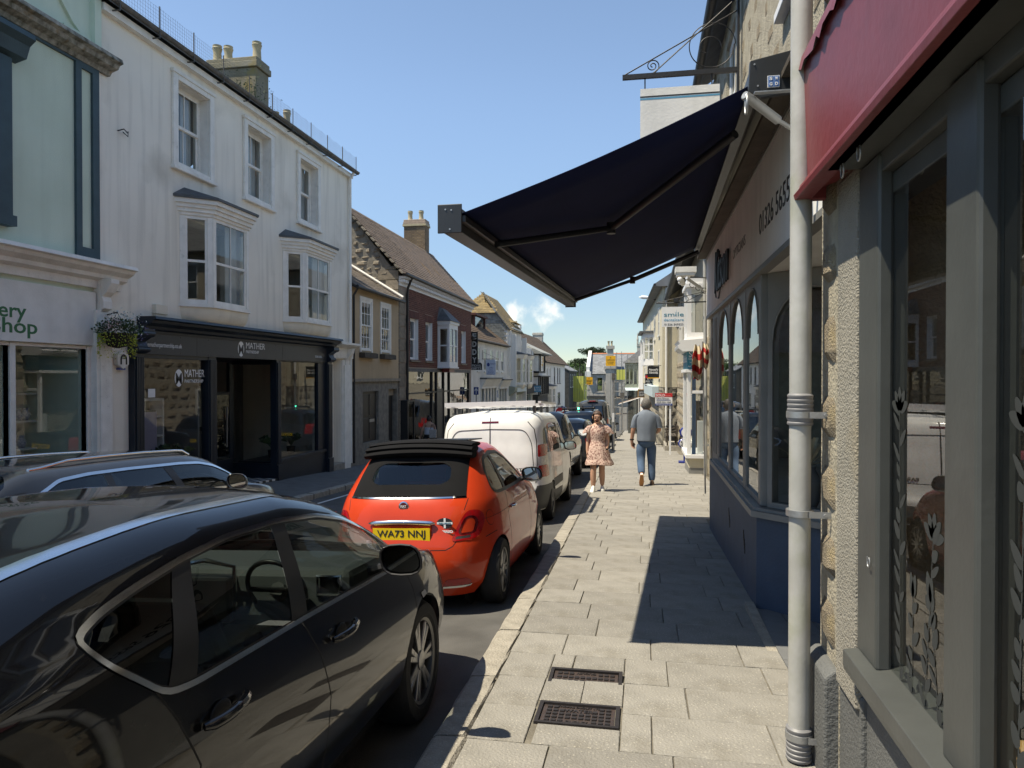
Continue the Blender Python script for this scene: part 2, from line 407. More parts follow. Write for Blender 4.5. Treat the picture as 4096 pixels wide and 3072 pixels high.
# two iron water covers
def cover(y,flip,label):
 x,w,d=-.345,.45,(.29 if y<4.2 else .31)
 t=thing('water_cover',label,'cover',(x,y,gz(y)),'iron water covers in the paving',local=True,rot=(-SLOPE,0,math.pi if flip else 0))
 m=MB(); a,b=w/2,d/2
 for (x0,x1,y0,y1) in ((-a,a,-b,-b+.022),(-a,a,b-.022,b),(-a,-a+.022,-b+.022,b-.022),(a-.022,a,-b+.022,b-.022)): m.box(x0,x1,y0,y1,-.05,.004)
 m.build('frame','iron_dark',t)
 m=MB(); a -= .027; b -= .027; m.box(-a,a,-b,b,-.04,-.008)
 plate=m.build('plate','iron',t)
 rows,cols=5,10
 lug=MB().box(-.0125,.0125,-.0125,.0125,0,.008).me('lug','iron_dark')
 for r_ in range(rows):
  for c_ in range(cols):
   px_,py_=-a+.035+(2*a-.07)*c_/(cols-1),-b+.03+(2*b-.06)*r_/(rows-1)
   if r_==rows-1 and 2 <= c_ <= 7: continue
   if r_==rows-2 and 3 <= c_ <= 6: continue
   if r_==0 and 3 <= c_ <= 6: continue
   o=mobj('lug',lug,plate); o.location=(px_,py_,-.0085)
 text('THOMAS DUDLEY LTD',.03,'iron_dark',plate,(0,b-.03,-.0075),(1,0,0),(0,1,0),align='CENTER',width=.24,off=.0008,ext=.004)
 text('WATER',.05,'iron_dark',plate,(0,b-.085,-.0075),(1,0,0),(0,1,0),align='CENTER',width=.16,off=.0015,ext=.004)
 text('DUDLEY',.03,'iron_dark',plate,(0,-b+.012,-.0075),(1,0,0),(0,1,0),align='CENTER',width=.12,off=.0008,ext=.004)
cover(3.95,False,'rusty rectangular iron water cover whose lettering reads upright from the bottom of the slope')
cover(4.45,True,'rusty rectangular iron water cover with its lettering turned upside down')
# ---------------------------------------------------------------- shared building helpers
pm('red_paint',(.215,.038,.042),.42,col2=(.175,.043,.05),scale=1.6,bump=.12,bscale=18,streak=.12,grime=((.14,.03,.03),5,.6,.5),strcol=(.36,.16,.17))
pm('grey_paint',(.070,.075,.072),.42,var=.2,scale=4,bump=.05,bscale=30,streak=.15,strcol=(.13,.13,.12),grime=((.4,.38,.33),34,.75,.5))
pm('grey_render',(.13,.135,.135),.75,var=.25,scale=3,bump=.5,bscale=70,streak=.3,strcol=(.05,.045,.04))
pm('granite',(.33,.27,.19),.9,col2=(.20,.17,.13),scale=5,bump=1.0,bscale=38,rnd=.2,grime=((.42,.33,.17),2.2,.55,.7),spots=((.5,.46,.4),55,.22,.6))
pm('mortar',(.42,.38,.30),.95,var=.3,scale=10,bump=.7,bscale=60)
pm('render_sand',(.36,.335,.285),.95,col2=(.27,.255,.22),scale=3,bump=1.0,bscale=95,grime=((.40,.30,.15),1.5,.6,.5),streak=.3)
pm('stone_dark',(.17,.155,.13),.95,col2=(.10,.092,.078),scale=4,bump=.9,bscale=40,rnd=.22,grime=((.22,.2,.1),3,.6,.5))
pm('pvc_grey',(.46,.46,.45),.5,col2=(.34,.34,.32),scale=5,streak=.4,strcol=(.2,.2,.14),bump=.06,bscale=50,grime=((.25,.27,.16),3.5,.58,.6))
pm('pvc_band',(.22,.22,.23),.5,var=.2,scale=12)
pm('white_fascia',(.86,.85,.83),.7,col2=(.76,.75,.73),scale=2.5,streak=.4,strcol=(.4,.4,.37),bump=.1)
pm('white_paint',(.80,.79,.75),.55,col2=(.70,.69,.65),scale=4,bump=.15,bscale=40,streak=.2,strcol=(.42,.41,.38))
pm('white_clean',(.80,.80,.80),.45,var=.05,scale=4)
pm('shop_grey',(.24,.24,.23),.5,var=.15,scale=5,bump=.08)
pm('shop_blue',(.055,.085,.135),.7,var=.2,scale=4,bump=.2,bscale=40,streak=.2,strcol=(.08,.09,.1))
pm('navy_fabric',(.006,.011,.052),.9,var=.2,scale=3,spec=.2,grime=((.05,.055,.075),4,.68,.25))
pm('awning_metal',(.045,.048,.052),.4,metal=.4,var=.2,scale=8)
pm('awning_black',(.014,.014,.016),.45,var=.2,scale=8)
pm('black_iron',(.018,.018,.02),.5,var=.3,scale=12,bump=.1)
pm('galv',(.42,.43,.44),.45,metal=.7,var=.25,scale=12,bump=.1)
pm('black_text',(.02,.02,.022),.5,var=.1)
pm('white_text',(.8,.8,.8),.5,var=.03)
pm('wood_dark',(.075,.06,.045),.8,var=.4,scale=6,bump=.3,streak=.5,strcol=(.16,.13,.1))
pm('wood_tan',(.42,.25,.10),.6,var=.3,scale=5,streak=.4,strcol=(.25,.13,.05))
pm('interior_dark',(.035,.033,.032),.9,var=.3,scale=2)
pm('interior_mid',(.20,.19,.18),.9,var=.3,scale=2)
pm('tile_grey',(.17,.175,.18),.6,var=.15,scale=8,rnd=.06)
pm('sign_blue',(.09,.33,.52),.5,var=.05)
pm('slate',(.12,.125,.13),.7,var=.4,scale=5,bump=.3,rnd=.25,grime=((.2,.2,.15),3,.6,.6))
pm('lead',(.10,.105,.11),.6,var=.35,scale=6,bump=.2,grime=((.06,.07,.03),5,.6,.7))
glass('shop_glass',(.80,.83,.82),0,.95,.0,.05)
glass('old_glass',(.72,.76,.76),0,.95,.012,.06)
glass('dark_glass',(.30,.33,.33),0,.95,.02,.06)
def wallgrid(mb,X0,X1,y0,y1,z0,z1,openings):
 """thick wall in a plane of constant X with rectangular openings (ya, yb, za, zb)"""
 ys_=sorted({y0,y1} | {min(max(o[i],y0),y1) for o in openings for i in (0,1)})
 zs_=sorted({z0,z1} | {min(max(o[i],z0),z1) for o in openings for i in (2,3)})
 # merge cells in columns
 for i in range(len(ys_)-1):
  run=None
  for j in range(len(zs_)-1):
   cy,cz=(ys_[i]+ys_[i+1])/2,(zs_[j]+zs_[j+1])/2
   if any(o[0]<cy<o[1] and o[2]<cz<o[3] for o in openings):
    if run is not None: mb.box(X0,X1,ys_[i],ys_[i+1],run,zs_[j]); run=None
   elif run is None: run=zs_[j]
  if run is not None: mb.box(X0,X1,ys_[i],ys_[i+1],run,z1)
def stone_mesh(seed,mat,bulge=.5,n=3):
 r=random.Random(seed); v=[]; f=[]
 for i in range(n+1):
  for j in range(n+1):
   a,b=i/n-.5,j/n-.5
   e=min(.5-abs(a),.5-abs(b))*2
   v.append(((-.25 if e<.01 else .1+r.uniform(0,.4)*bulge),a*(1 if e>.01 else 1-r.uniform(0,.06)),b*(1 if e>.01 else 1-r.uniform(0,.08))))
 for i in range(n):
  for j in range(n): q=i*(n+1)+j; f.append((q,q+n+1,q+n+2,q+1))
 return mesh('stone',v,f,mat,smooth=35)
STONES={}
def stones(parent,mat,org,ud,nd,W,H,course=(.2,.34),width=(.25,.6),depth=.09,gap=.02,clip=None,seed=1,name='stone',bulge=.6,maxn=300,wob=.0):
 if mat not in STONES: STONES[mat]=[stone_mesh(k,mat,bulge) for k in range(8)]
 r=random.Random(seed); org,ud,nd=Vector(org),Vector(ud),Vector(nd); h=0; k=0
 while h<H-.05 and k<maxn:
  ch=min(r.uniform(*course),H-h); w=-r.uniform(0,width[0])*.5
  while w<W-.03 and k<maxn:
   ww=r.uniform(*width); a=max(0,w); b=min(W,w+ww)
   if W-b<width[0]*.4: b=W
   if b-a>.06:
    cu,cv=(a+b)/2,h+ch/2
    if clip is None or clip(cu,cv):
     hh=ch*(1+r.uniform(-wob,wob))
     o=mobj(name,r.choice(STONES[mat]),parent); p=org+ud*cu+Vector((0,0,cv))
     o.matrix_basis=Matrix(((nd.x*depth,ud.x*(b-a-gap),0,p.x),(nd.y*depth,ud.y*(b-a-gap),0,p.y),(nd.z*depth,ud.z*(b-a-gap),hh-gap,p.z),(0,0,0,1))); k+=1
   w=b if b<W else W+1
  h+=ch
 return k
def window(t,X,s,y0,y1,z0,z1,cols=2,rows=1,rec=.1,fr=.045,sash=.04,bar=.018,sill=True,curtain=None,mat='white_paint',gl='old_glass',meet=.5,open_=0.,sillmat=None,name='window'):
 """sash window in a wall of constant X; s = +1 when the street lies towards +X"""
 Xg=X-s*rec
 m=MB(); b=lambda a,c,d,e,f_,g: m.box(min(a,c),max(a,c),d,e,f_,g)
 b(Xg-s*.03,Xg+s*.06,y0,y0+fr,z0,z1); b(Xg-s*.03,Xg+s*.06,y1-fr,y1,z0,z1); b(Xg-s*.03,Xg+s*.06,y0+fr,y1-fr,z1-fr,z1); b(Xg-s*.03,Xg+s*.06,y0+fr,y1-fr,z0,z0+fr)
 w=m.build(name,mat,t)
 zm=lerp(z0,z1,meet); a0,a1=y0+fr,y1-fr
 for (za,zb,dx,lift) in ((zm-.02,z1-fr,.03,0),(z0+fr+open_,zm+.02,0.,open_)) if meet else ((z0+fr,z1-fr,.01,0),):
  m=MB(); xa,xb=Xg+s*dx,Xg+s*(dx+.026)
  b(xa,xb,a0,a0+sash,za,zb); b(xa,xb,a1-sash,a1,za,zb); b(xa,xb,a0+sash,a1-sash,zb-sash,zb); b(xa,xb,a0+sash,a1-sash,za,za+sash*1.2)
  for k in range(1,cols): yy=lerp(a0+sash,a1-sash,k/cols); b(xa+s*.004,xb-s*.002,yy-bar/2,yy+bar/2,za+sash*1.2,zb-sash)
  for k in range(1,rows): zz=lerp(za+sash*1.2,zb-sash,k/rows); b(xa+s*.005,xb-s*.003,a0+sash,a1-sash,zz-bar/2,zz+bar/2)
  m.build('sash',mat,w)
  xg=(xa+xb)/2; r=random.Random(int(y0*131+za*77)); ti=r.uniform(-.006,.006)
  m=MB(); m.quad((xg,a0+sash*.5,za+.02),(xg+ti,a1-sash*.5,za+.02),(xg+ti,a1-sash*.5,zb-.02),(xg,a0+sash*.5,zb-.02)); m.build('pane',gl,w)
 if curtain:
  m=MB(); n=22; cw=curtain[1]; xc=Xg-s*.12
  for (ya,yb) in ((a0,a0+(a1-a0)*cw),(a1-(a1-a0)*cw,a1)):
   v=[]; f=[]
   for k in range(n+1):
    yy=lerp(ya,yb,k/n); xx=xc+s*.03*math.sin(k*1.3+ya*9)
    v+=[(xx,yy,z0+.05),(xx,yy,z1)]
   f=[(2*k,2*k+2,2*k+3,2*k+1) for k in range(n)]; m.add(v,f)
  m.build('curtain',curtain[0],w,smooth=180)
 if sill:
  m=MB(); m.box(min(X+s*.07,X-s*rec),max(X+s*.07,X-s*rec),y0-.06,y1+.06,z0-.07,z0-.002); m.build('sill',sillmat or mat,w,bevel=.006)
 return w
pm('net_curtain',(.75,.75,.73),.9,var=.1); pm('curtain_grey',(.42,.44,.45),.9,var=.2)
# ---------------------------------------------------------------- the red-fascia shop beside the camera
sh=thing('gift_shop','stone shop with a glossy red fascia board above grey framed display windows','shop',(1.2,1.5,gz(1.5)))
m=MB(); m.box(.98,1.25,-6,3.74,3.12,6.6); m.box(.862,1.25,3.411,3.76,-.5,6.4); m.box(.86,1.25,3.12,3.40,.3,3.12); m.box(.98,5.0,3.50,3.74,-.6,6.4); m.box(.98,5,-6.2,-6,-.6,6.4); m.box(5,5.2,-6.2,3.74,-.6,6.4)
wl_=m.build('wall','mortar',sh)
m=MB(); m.box(.846,.9,3.115,3.41,.3,2.5); m.build('render_strip','render_sand',sh,bevel=.01)
stones(wl_,'granite',(.862,3.415,.34),(0,1,0),(-1,0,0),.34,6.0,course=(.30,.42),width=(.5,.6),depth=.16,gap=.012,seed=4,bulge=.22)
stones(wl_,'granite',(.985,-1.2,3.14),(0,1,0),(-1,0,0),4.6,2.6,course=(.28,.4),width=(.35,.8),depth=.14,gap=.02,seed=14,bulge=.8)
# painted plinth, riser and sill
m=MB(); m.add([(.80,3.42,-.8),(.80,3.78,-.8),(.80,3.78,.30),(.80,3.42,.30),(.84,3.42,.335),(.84,3.78,.335),(.98,3.42,-.8),(.98,3.78,-.8),(.98,3.42,.335),(.98,3.78,.335)],
    [(0,3,2,1),(3,4,5,2),(4,8,9,5),(0,6,8,4,3),(1,2,5,9,7)])
m.box(.865,.98,3.10,3.42,-.8,.36); m.box(.885,.98,-6,3.10,-.8,.47); m.build('plinth','grey_render',sh,bevel=.012)
m=MB(); m.add([(.795,-6,.50),(.795,3.1,.50),(.795,3.1,.555),(.795,-6,.555),(.96,-6,.58),(.96,3.1,.58),(.96,-6,.47),(.96,3.1,.47),(.80,-6,.47),(.80,3.1,.47)],
    [(0,3,2,1),(3,4,5,2),(8,0,1,9),(6,8,9,7),(1,2,5,7,9),(0,8,6,4,3)]); m.build('sill','grey_paint',sh,bevel=.006)
def post(y0,y1):
 m=MB(); m.box(.848,.905,y0,y1,.56,2.47); m.box(.905,.96,y0+.02,y1-.02,.575,2.40); return m.build('post','grey_paint',sh,bevel=.012)
for (a,b_) in ((2.86,3.10),(2.05,2.26),(1.05,1.25),(.05,.25),(-1.0,-.8)): post(a,b_)
ys_p=[2.88,2.24,2.07,1.23,1.07,.23,.07,-.82]
for k in range(0,8,2):
 m=MB(); m.quad((.902,ys_p[k+1],.57),(.902,ys_p[k],.57),(.902,ys_p[k],2.42),(.902,ys_p[k+1],2.42)); pn=m.build('pane','shop_glass',sh)
m=MB(); m.box(.86,1.0,-6,3.14,2.40,2.48); m.box(.90,1.0,-6,3.12,2.32,2.40); m.box(.72,.88,-6,3.10,2.475,2.51); m.build('head','grey_paint',sh,bevel=.008)
m=MB(); m.py([(.755,2.53),(.735,3.09),(.99,3.11),(.99,2.53)],-6,3.575); fa=m.build('fascia_board','red_paint',sh,bevel=.004)
m=MB(); m.py([(.70,2.475),(.695,2.50),(.715,2.515),(.72,2.54),(.74,2.55),(.745,2.575),(.77,2.58),(.77,2.475)],-6,3.60); m.build('moulding','red_paint',fa,bevel=.002)
m=MB(); m.box(.715,.98,3.578,3.625,2.475,3.105); m.build('end_board','red_paint',fa,bevel=.006)
# lead flashing along the top, with a ragged lower edge
v=[]; f=[]; r=random.Random(5); n=90
for k in range(n+1):
 yy=lerp(-1.5,3.63,k/n); v+=[(.99,yy,3.17),(.725,yy,3.135),(.712,yy,3.06+r.uniform(-.018,.02))]
for k in range(n): f+=[(3*k,3*k+3,3*k+4,3*k+1),(3*k+1,3*k+4,3*k+5,3*k+2)]
mobj('flashing',mesh('flashing',v,f,'red_paint'),fa)
m=MB(); m.quad((.733,1.72,2.60),(.733,1.735,2.60),(.733,1.735,2.72),(.733,1.728,2.74)); m.build('drip_of_paint','white_text',fa)
def hook(t,p,s=1.,down=(0,0,-1),mat='galv'):
 p=Vector(p); pts=[p,p+Vector((0,0,-.02*s))]
 for k in range(9): a=math.pi*(k/8)*1.35; pts.append(p+Vector((0,-(1-math.cos(a))*.016*s,-.02*s-math.sin(a)*.022*s)))
 return MB().tube(pts,.0028*s,6).build('hook',mat,t,smooth=60)
for yy in (3.02,2.8): hook(sh,(.76,yy,2.475),1.3)
hook(sh,(.838,2.93,.97),.9)
# frosted plant decals on the panes
pm('frost',(.03,.034,.034),.8,var=.05)
def leaf(mb,c,a,L_,w,x):
 ca,sa=math.cos(a),math.sin(a); pts=[]
 for k in range(12):
  t=2*math.pi*k/12; lx,ly=L_*.5*(1+math.cos(t)),w*math.sin(t)*(1-.25*math.cos(t))
  pts.append((x,c[0]+lx*ca-ly*sa,c[1]+lx*sa+ly*ca))
 mb.quad(*pts)
rd=random.Random(9)
for (ya,yb) in ((2.33,2.78),(1.35,1.97),(.4,.9)):
 m=MB(); x=.9005
 for st in range(4):
  base=(lerp(yb,ya,(st+.15)/4),.58); a=R(90)+rd.uniform(-.25,.25); L_=rd.uniform(.25,.62) if st else .95
  k=0.
  while k<L_:
   c=(base[0]+k*math.cos(a),base[1]+k*math.sin(a))
   leaf(m,c,a+rd.choice((-.8,.8,.55,-.55)),rd.uniform(.05,.09),rd.uniform(.012,.021),x-.0004*(k*10 % 3)); k+=.055
  m.quad(*[(x-.0002,base[0]+dx,base[1]+dz) for dx,dz in ((-.003,0),(.003,0),(.003+L_*math.cos(a),L_*math.sin(a)),(-.003+L_*math.cos(a),L_*math.sin(a)))])
  tip=(base[0]+L_*math.cos(a),base[1]+L_*math.sin(a))
  for q in range(5 if st % 2==0 else 2): leaf(m,tip,a+(q-2)*.62 if st % 2==0 else a+(q-.5)*.5,.085,.02,x-.0005)
 o=m.build('window_decal','frost',sh); o['label']='frosted leaf and flower silhouettes along the bottom of the pane'
# inside: floor, back wall and a wooden display unit
m=MB(); m.box(1.0,5,-6,3.5,-.5,-.3); m.box(1.0,5,-6,3.5,2.9,3.0); m.build('floor_and_ceiling','interior_mid',sh)
m=MB(); m.box(1.05,1.8,-.4,2.75,.28,.40); m.box(1.1,1.75,-.35,2.7,-.3,.27); m.build('display_plinth','wood_tan',sh)
# ---------------------------------------------------------------- drainpipe on the pier
PX,PY_=.735,3.62
t=thing('drainpipe','tall pale grey scratched plastic drainpipe clamped to the granite pier','drainpipe',(PX,PY_,gz(PY_)))
m=MB(); m.lathe([(.049,-.16),(.049,6.6)],(PX,PY_,0),24); m.build('pipe','pvc_grey',t,smooth=40)
def collar(z,h):
 m=MB(); prof=[]
 n=7
 for k in range(n): zz=z+h*k/n; prof+=[(.056,zz),(.059,zz+h/n*.2),(.059,zz+h/n*.6),(.0555,zz+h/n*.75)]
 m.lathe([(.05,z)]+prof+[(.05,z+h)],(PX,PY_,0),24); m.build('collar','pvc_band',t,smooth=40)
collar(1.42,.15); collar(-.17,.16)
def clip(z):
 m=MB(); m.lathe([(.052,z),(.0625,z),(.0625,z+.03),(.052,z+.03)],(PX,PY_,0),24); m.box(PX+.03,PX+.135,PY_-.062,PY_-.058,z,z+.03); c=m.build('clip','galv',t,smooth=40)
 m=MB(); m.lathe([(.008,-.012),(.008,.0)],(PX+.10,PY_-.062,z+.015),8,'y'); m.build('bolt','galv',c)
clip(1.455); clip(.99); clip(-.07)
# ---------------------------------------------------------------- the optician's shop
op=thing('optician_shop','granite building with a pale fascia board over grey arched shop windows and dark blue base','shop',(2,8,gz(8)))
m=MB(); wallgrid(m,1.03,1.4,3.75,11.45,3.45,6.05,[(4.75,5.65,4.35,5.75),(8.6,9.5,4.35,5.75)])
m.box(1.02,6,11.2,11.45,-1.2,3.45); m.box(1.4,6,3.75,4.0,-.8,6.05); m.box(6,6.2,3.75,11.45,-1.2,6.05); m.box(1.4,6,11.2,11.45,3.45,6.05); m.box(1.4,6,4,11.2,2.95,3.1); m.box(1.95,6,4.0,4.2,-.6,2.95)
wl_=m.build('wall','mortar',op)
stones(wl_,'granite',(1.04,3.78,3.78),(0,1,0),(-1,0,0),7.6,2.25,course=(.26,.36),width=(.3,.7),depth=.09,gap=.02,seed=21,clip=lambda u,w: not ((.85<u<2.0 or 4.7<u<5.85) and .45<w<2.05))
window(op,1.03,-1,4.75,5.65,4.35,5.75,mat='white_clean'); window(op,1.03,-1,8.6,9.5,4.35,5.75,mat='white_clean')
# granite end pier of the shopfront: a column of rough blocks
for k in range(9):
 zb=gz(11)-.1+k*.36
 o=mobj('stone',STONES['granite'][k % 8],wl_); hh=.34; wd=.62 if k % 2 else .52
 o.matrix_basis=Matrix(((-.2,0,0,1.06),(0,wd,0,11.42-wd/2),(0,0,hh,zb+.17),(0,0,0,1)))
 o=mobj('stone',STONES['granite'][(k+3) % 8],wl_); o.matrix_basis=Matrix(((0,.34 if k % 2 else .26,0,1.15),(-.2,0,0,10.80),(0,0,hh,zb+.17),(0,0,0,1)))
# roof and gutter
m=MB(); m.py([(.80,6.02),(.80,6.10),(3.6,8.3),(6.2,6.1),(6.2,6.0),(3.6,8.15)],3.7,11.6); rf=m.build('roof','slate',op)
m=MB(); pr=[(math.cos(a)*.065,math.sin(a)*.065) for a in [math.pi+math.pi*k/8 for k in range(9)]]
m.prism(pr+[(p[0]*.85,p[1]*.85) for p in pr[::-1]],lambda p,tt: (.80+p[0],tt,6.06+p[1]),3.7,11.55); m.build('gutter','black_iron',rf,smooth=40)
# dark weathered board under the awning, fascia, trim
m=MB(); m.py([(.815,3.44),(.815,3.475),(1.03,3.53),(1.03,3.44)],4.2,11.42); m.build('soffit_board','wood_dark',op)
m=MB(); m.box(.955,1.03,3.95,11.4,2.56,3.435); fb=m.build('fascia_board','white_fascia',op,bevel=.004)
m=MB(); m.box(.945,1.03,3.95,11.4,2.515,2.557); m.box(.94,.956,3.95,11.4,3.405,3.438); m.build('trim','shop_grey',fb)
text('01326 565519',.2,'black_text',fb,(.9535,6.32,2.82),(0,-1,0),(0,0,1),width=1.55,height=.17)
text('OPTICIANS',.16,'shop_grey',fb,(.9535,8.1,2.90),(0,-1,0),(0,0,1),width=.95,height=.1)
# raised script lettering
def script(s_,org,w,h,mat,parent):
 o=text(s_,.5,mat,parent,org,(0,-1,0),(0,0,1),width=w,height=h,shear=.25,ext=.012); return o
script('Kitson',(.925,9.75,2.72),1.45,.52,'black_text',fb)
m=MB(); m.tube([(.925,9.75,2.85),(.925,9.62,2.66),(.925,9.3,2.62),(.925,9.1,2.72)],.008,6); m.build('flourish','black_text',fb)
# shopfront: posts, three arched lights on the street, one on the splay
def arched(t,P,ud,w,z0,z1,spring,fw=.045,mat='shop_grey',gl='shop_glass',depth=.09,nd=Vector((-1,0,0))):
 """arched light: rectangle w x (z0..z1) filled round a pointed-round arch opening"""
 P,ud=Vector(P),Vector(ud); n=12; a,b_=fw,w-fw; r_=(b_-a)/2; c=(a+b_)/2; hh=min(z1-spring-.04,r_*1.15)
 arch=[(c+r_*math.cos(math.pi*k/n),spring+hh*math.sin(math.pi*k/n)) for k in range(n+1)]
 def W3(p,d=0): return P+ud*p[0]+Vector((0,0,p[1]))+nd*d
 inner=[(b_,z0+fw)]+arch+[(a,z0+fw)]
 outer=[(w,z0)]+[(w,spring)]+[(lerp(w,0,k/(n-2)),z1) for k in range(n-1)]+[(0,spring),(0,z0)]
 k=len(inner); outer=outer[:k] if len(outer) >= k else outer+[outer[-1]]*(k-len(outer))
 m=MB(); v=[W3(p) for p in inner]+[W3(p) for p in outer]+[W3(p,-depth) for p in inner]+[W3(p,-depth) for p in outer]; f=[]
 for i in range(k):
  j=(i+1) % k
  f+=[(i,j,k+j,k+i),(2*k+i,3*k+i,3*k+j,2*k+j),(i,2*k+i,2*k+j,j),(k+i,k+j,3*k+j,3*k+i)]
 m.add(v,f)
 # bead round the opening
 m.tube([W3(p,.002) for p in inner[1:-1]],.010,6)
 wd=m.build('window',mat,t)
 m=MB(); m.quad(*[W3(p,-.014) for p in inner]); m.build('pane',gl,wd); return wd
for (a,b_) in ((6.42,6.52),(7.36,7.5),(8.62,8.76),(9.86,10.0)): MB().box(.984,1.10,a,b_,.55,2.52).build('post','shop_grey',op,bevel=.008)
MB().box(.988,1.10,10.001,10.75,.4,2.52).build('pilaster','shop_grey',op,bevel=.008)
for yy in (10.12,10.3,10.48): MB().box(.978,.99,yy,yy+.1,.6,2.45).build('pilaster_strip','shop_grey',op,bevel=.004)
for (a,b_) in ((6.52,7.36),(7.5,8.62),(8.76,9.86)): arched(op,(.990,b_,0),(0,-1,0),b_-a,.55,2.515,2.02)
sp0,sp1=Vector((1.0,6.42,0)),Vector((1.62,5.80,0)); spd=(sp1-sp0).normalized(); spl=(sp1-sp0).length; spn=Vector((-spd.y,spd.x,0))*-1
spn=Vector((spd.y,-spd.x,0)) if Vector((spd.y,-spd.x,0)).y<0 else Vector((-spd.y,spd.x,0))
arched(op,sp0+spd*.05,spd,spl-.05,.55,2.515,1.95,nd=spn)
def prl(mb,pts,z0,z1): mb.pz([(p[0],p[1]) for p in pts],z0,z1)
m=MB(); prl(m,[(.90,10.1),(.90,6.36),(1.6,5.68),(1.68,5.78),(1.02,6.46),(1.02,10.1)],.47,.52); prl(m,[(.925,10.1),(.925,6.39),(1.6,5.72),(1.68,5.8),(1.02,6.46),(1.02,10.1)],.50,.545); m.build('sill','shop_grey',op)
m=MB(); prl(m,[(.955,10.78),(.955,6.42),(1.6,5.78),(1.7,5.88),(1.12,6.5),(1.12,10.78)],-1.1,.468); st=m.build('riser','shop_blue',op)
for yy in (7.1,8.3): # vent slots
 for k in range(4):
  o=MB().box(.948,.96,yy+.03*k,yy+.03*k+.012,-.02+.035*k,.08+.035*k).build('vent_slot','black_text',st)
m=MB(); m.box(1.62,1.72,4.2,5.8,-.3,2.52); dr=m.build('door','shop_grey',op)
m=MB(); m.box(1.0,1.9,4.0,6.6,2.52,2.56); m.build('porch_ceiling','white_paint',op)
# tiled porch floor
for a in range(4):
 for b_ in range(5):
  x0,y0=.93+.2*a,4.75+.32*b_
  if x0>1.62: continue
  o=mobj('floor_tile',MB().box(0,.195,0,.315,-.05,.0).me('floor_tile','tile_grey') if (a,b_)==(0,0) else ftile,op)
  if (a,b_)==(0,0): ftile=o.data
  o.location=(x0,y0,gz(y0+.15)+.02); o.rotation_euler=(-SLOPE,0,0)
m=MB(); m.box(.86,.93,4.68,6.40,-.6,gz(5.5)+.012); m.build('threshold','granite_kerb',op)
# things in the window
m=MB(); m.box(1.2,5.9,6.6,11.1,.40,.46); m.box(3.4,3.5,4.2,11.2,-.6,2.95); m.build('display_shelf','white_paint',op)
vs=MB().lathe([(.05,0),(.09,.1),(.10,.25),(.05,.34),(.06,.38)],(1.35,6.3,.545),14).build('vase','interior_mid',op,smooth=60)
m=MB(); r=random.Random(3)
for k in range(60):
 d=Vector((r.uniform(-1,1),r.uniform(-1,1),r.uniform(.2,1.3))).normalized(); p=Vector((1.35,6.3,.92)); q=p+d*r.uniform(.15,.3); w=d.cross(Vector((0,0,1))).normalized()*.012
 m.quad(p-w*.2,p+w*.2,q+w,q-w)
pm('dried_grass',(.62,.5,.33),.9,var=.3); m.build('dried_flowers','dried_grass',vs)
# ---------------------------------------------------------------- the folding-arm awning
A0,A1=Vector((-1.22,4.65,2.71)),Vector((-1.06,11.15,2.83))       # front bar
B0,B1=Vector((.70,4.65,3.46)),Vector((.80,11.15,3.58))           # roller
aw=thing('shop_awning','extended navy blue folding-arm awning on a dark metal front bar over the pavement','awning',(.8,8,3.5))
v=[]; f=[]; nu,nv=16,10
for i in range(nu+1):
 for j in range(nv+1):
  a,b_=i/nu,j/nv
  p=B0.lerp(B1,a).lerp(A0.lerp(A1,a),b_); p.z -= .035*math.sin(math.pi*b_)*(1+.25*math.sin(a*17)); v.append(p)
for i in range(nu):
 for j in range(nv): q=i*(nv+1)+j; f.append((q,q+nv+1,q+nv+2,q+1))
fab=mobj('canopy',mesh('canopy',v,f,'navy_fabric',smooth=180),aw)
so=fab.modifiers.new('solid','SOLIDIFY'); so.thickness=.004
bd=(A1-A0).normalized(); bo=Vector((-bd.y,bd.x,0)); bo=bo if bo.x<0 else -bo; bz=Vector((0,0,1))
def barbox(a,b_,o0,o1,z0,z1,name,mat,par):
 m=MB(); pts=[]
 for zz in (z0,z1):
  for (e,o) in ((a,o0),(b_,o0),(b_,o1),(a,o1)): pts.append(A0+bd*e+bo*o+bz*zz)
 m.hexa(pts); return m.build(name,mat,par,bevel=.004)
Lb=(A1-A0).length
fbz=barbox(.0,Lb,-.03,.10,-.10,.06,'front_bar','awning_black',aw)
barbox(-.002,Lb+.002,-.075,-.032,-.045,.0,'bar_channel','awning_black',fbz)
for e in (-.016,Lb):
 o=barbox(e,e+.014,-.05,.115,-.115,.075,'end_plate','awning_metal',fbz)
 for (oo,zz) in ((.02,.035),(.06,.04),(.03,-.09)): MB().lathe([(.006,-.004),(.006,0)],A0+bd*e+bo*oo+bz*zz,8,'y').build('screw','galv',o)
# arms: in the plane just under the cloth
pn=(A0-B0).cross(B1-B0).normalized(); pn=pn if pn.z>0 else -pn
def onplane(sx,sy,drop):
 r_=ray(sx,sy); d0=B0-pn*drop; tt=(d0-EYE).dot(pn)/r_.dot(pn); return EYE+r_*tt
def z5(x,y): return (1700+x/1.3825,200+y/1.3825)
def arm(pts,name='arm'):
 a=MB().tube(pts[:2],.032,10).build(name,'awning_black',aw,smooth=40); MB().tube(pts[1:],.026,10).build('forearm','awning_black',a,smooth=40)
 MB().lathe([(.04,-.05),(.04,.05)],pts[1],12).build('elbow','awning_black',a,smooth=40)
arm([onplane(*z5(1715,465),.10),onplane(*z5(1030,985),.12),onplane(*z5(395,1075),.10)])
far_s=Vector((.80,10.85,3.46)); far_t=A0.lerp(A1,.96)+Vector((.04,0,-.04)); far_e=far_s.lerp(far_t,.52)+Vector((0,.12,-.02))
arm([far_s,far_e,far_t])
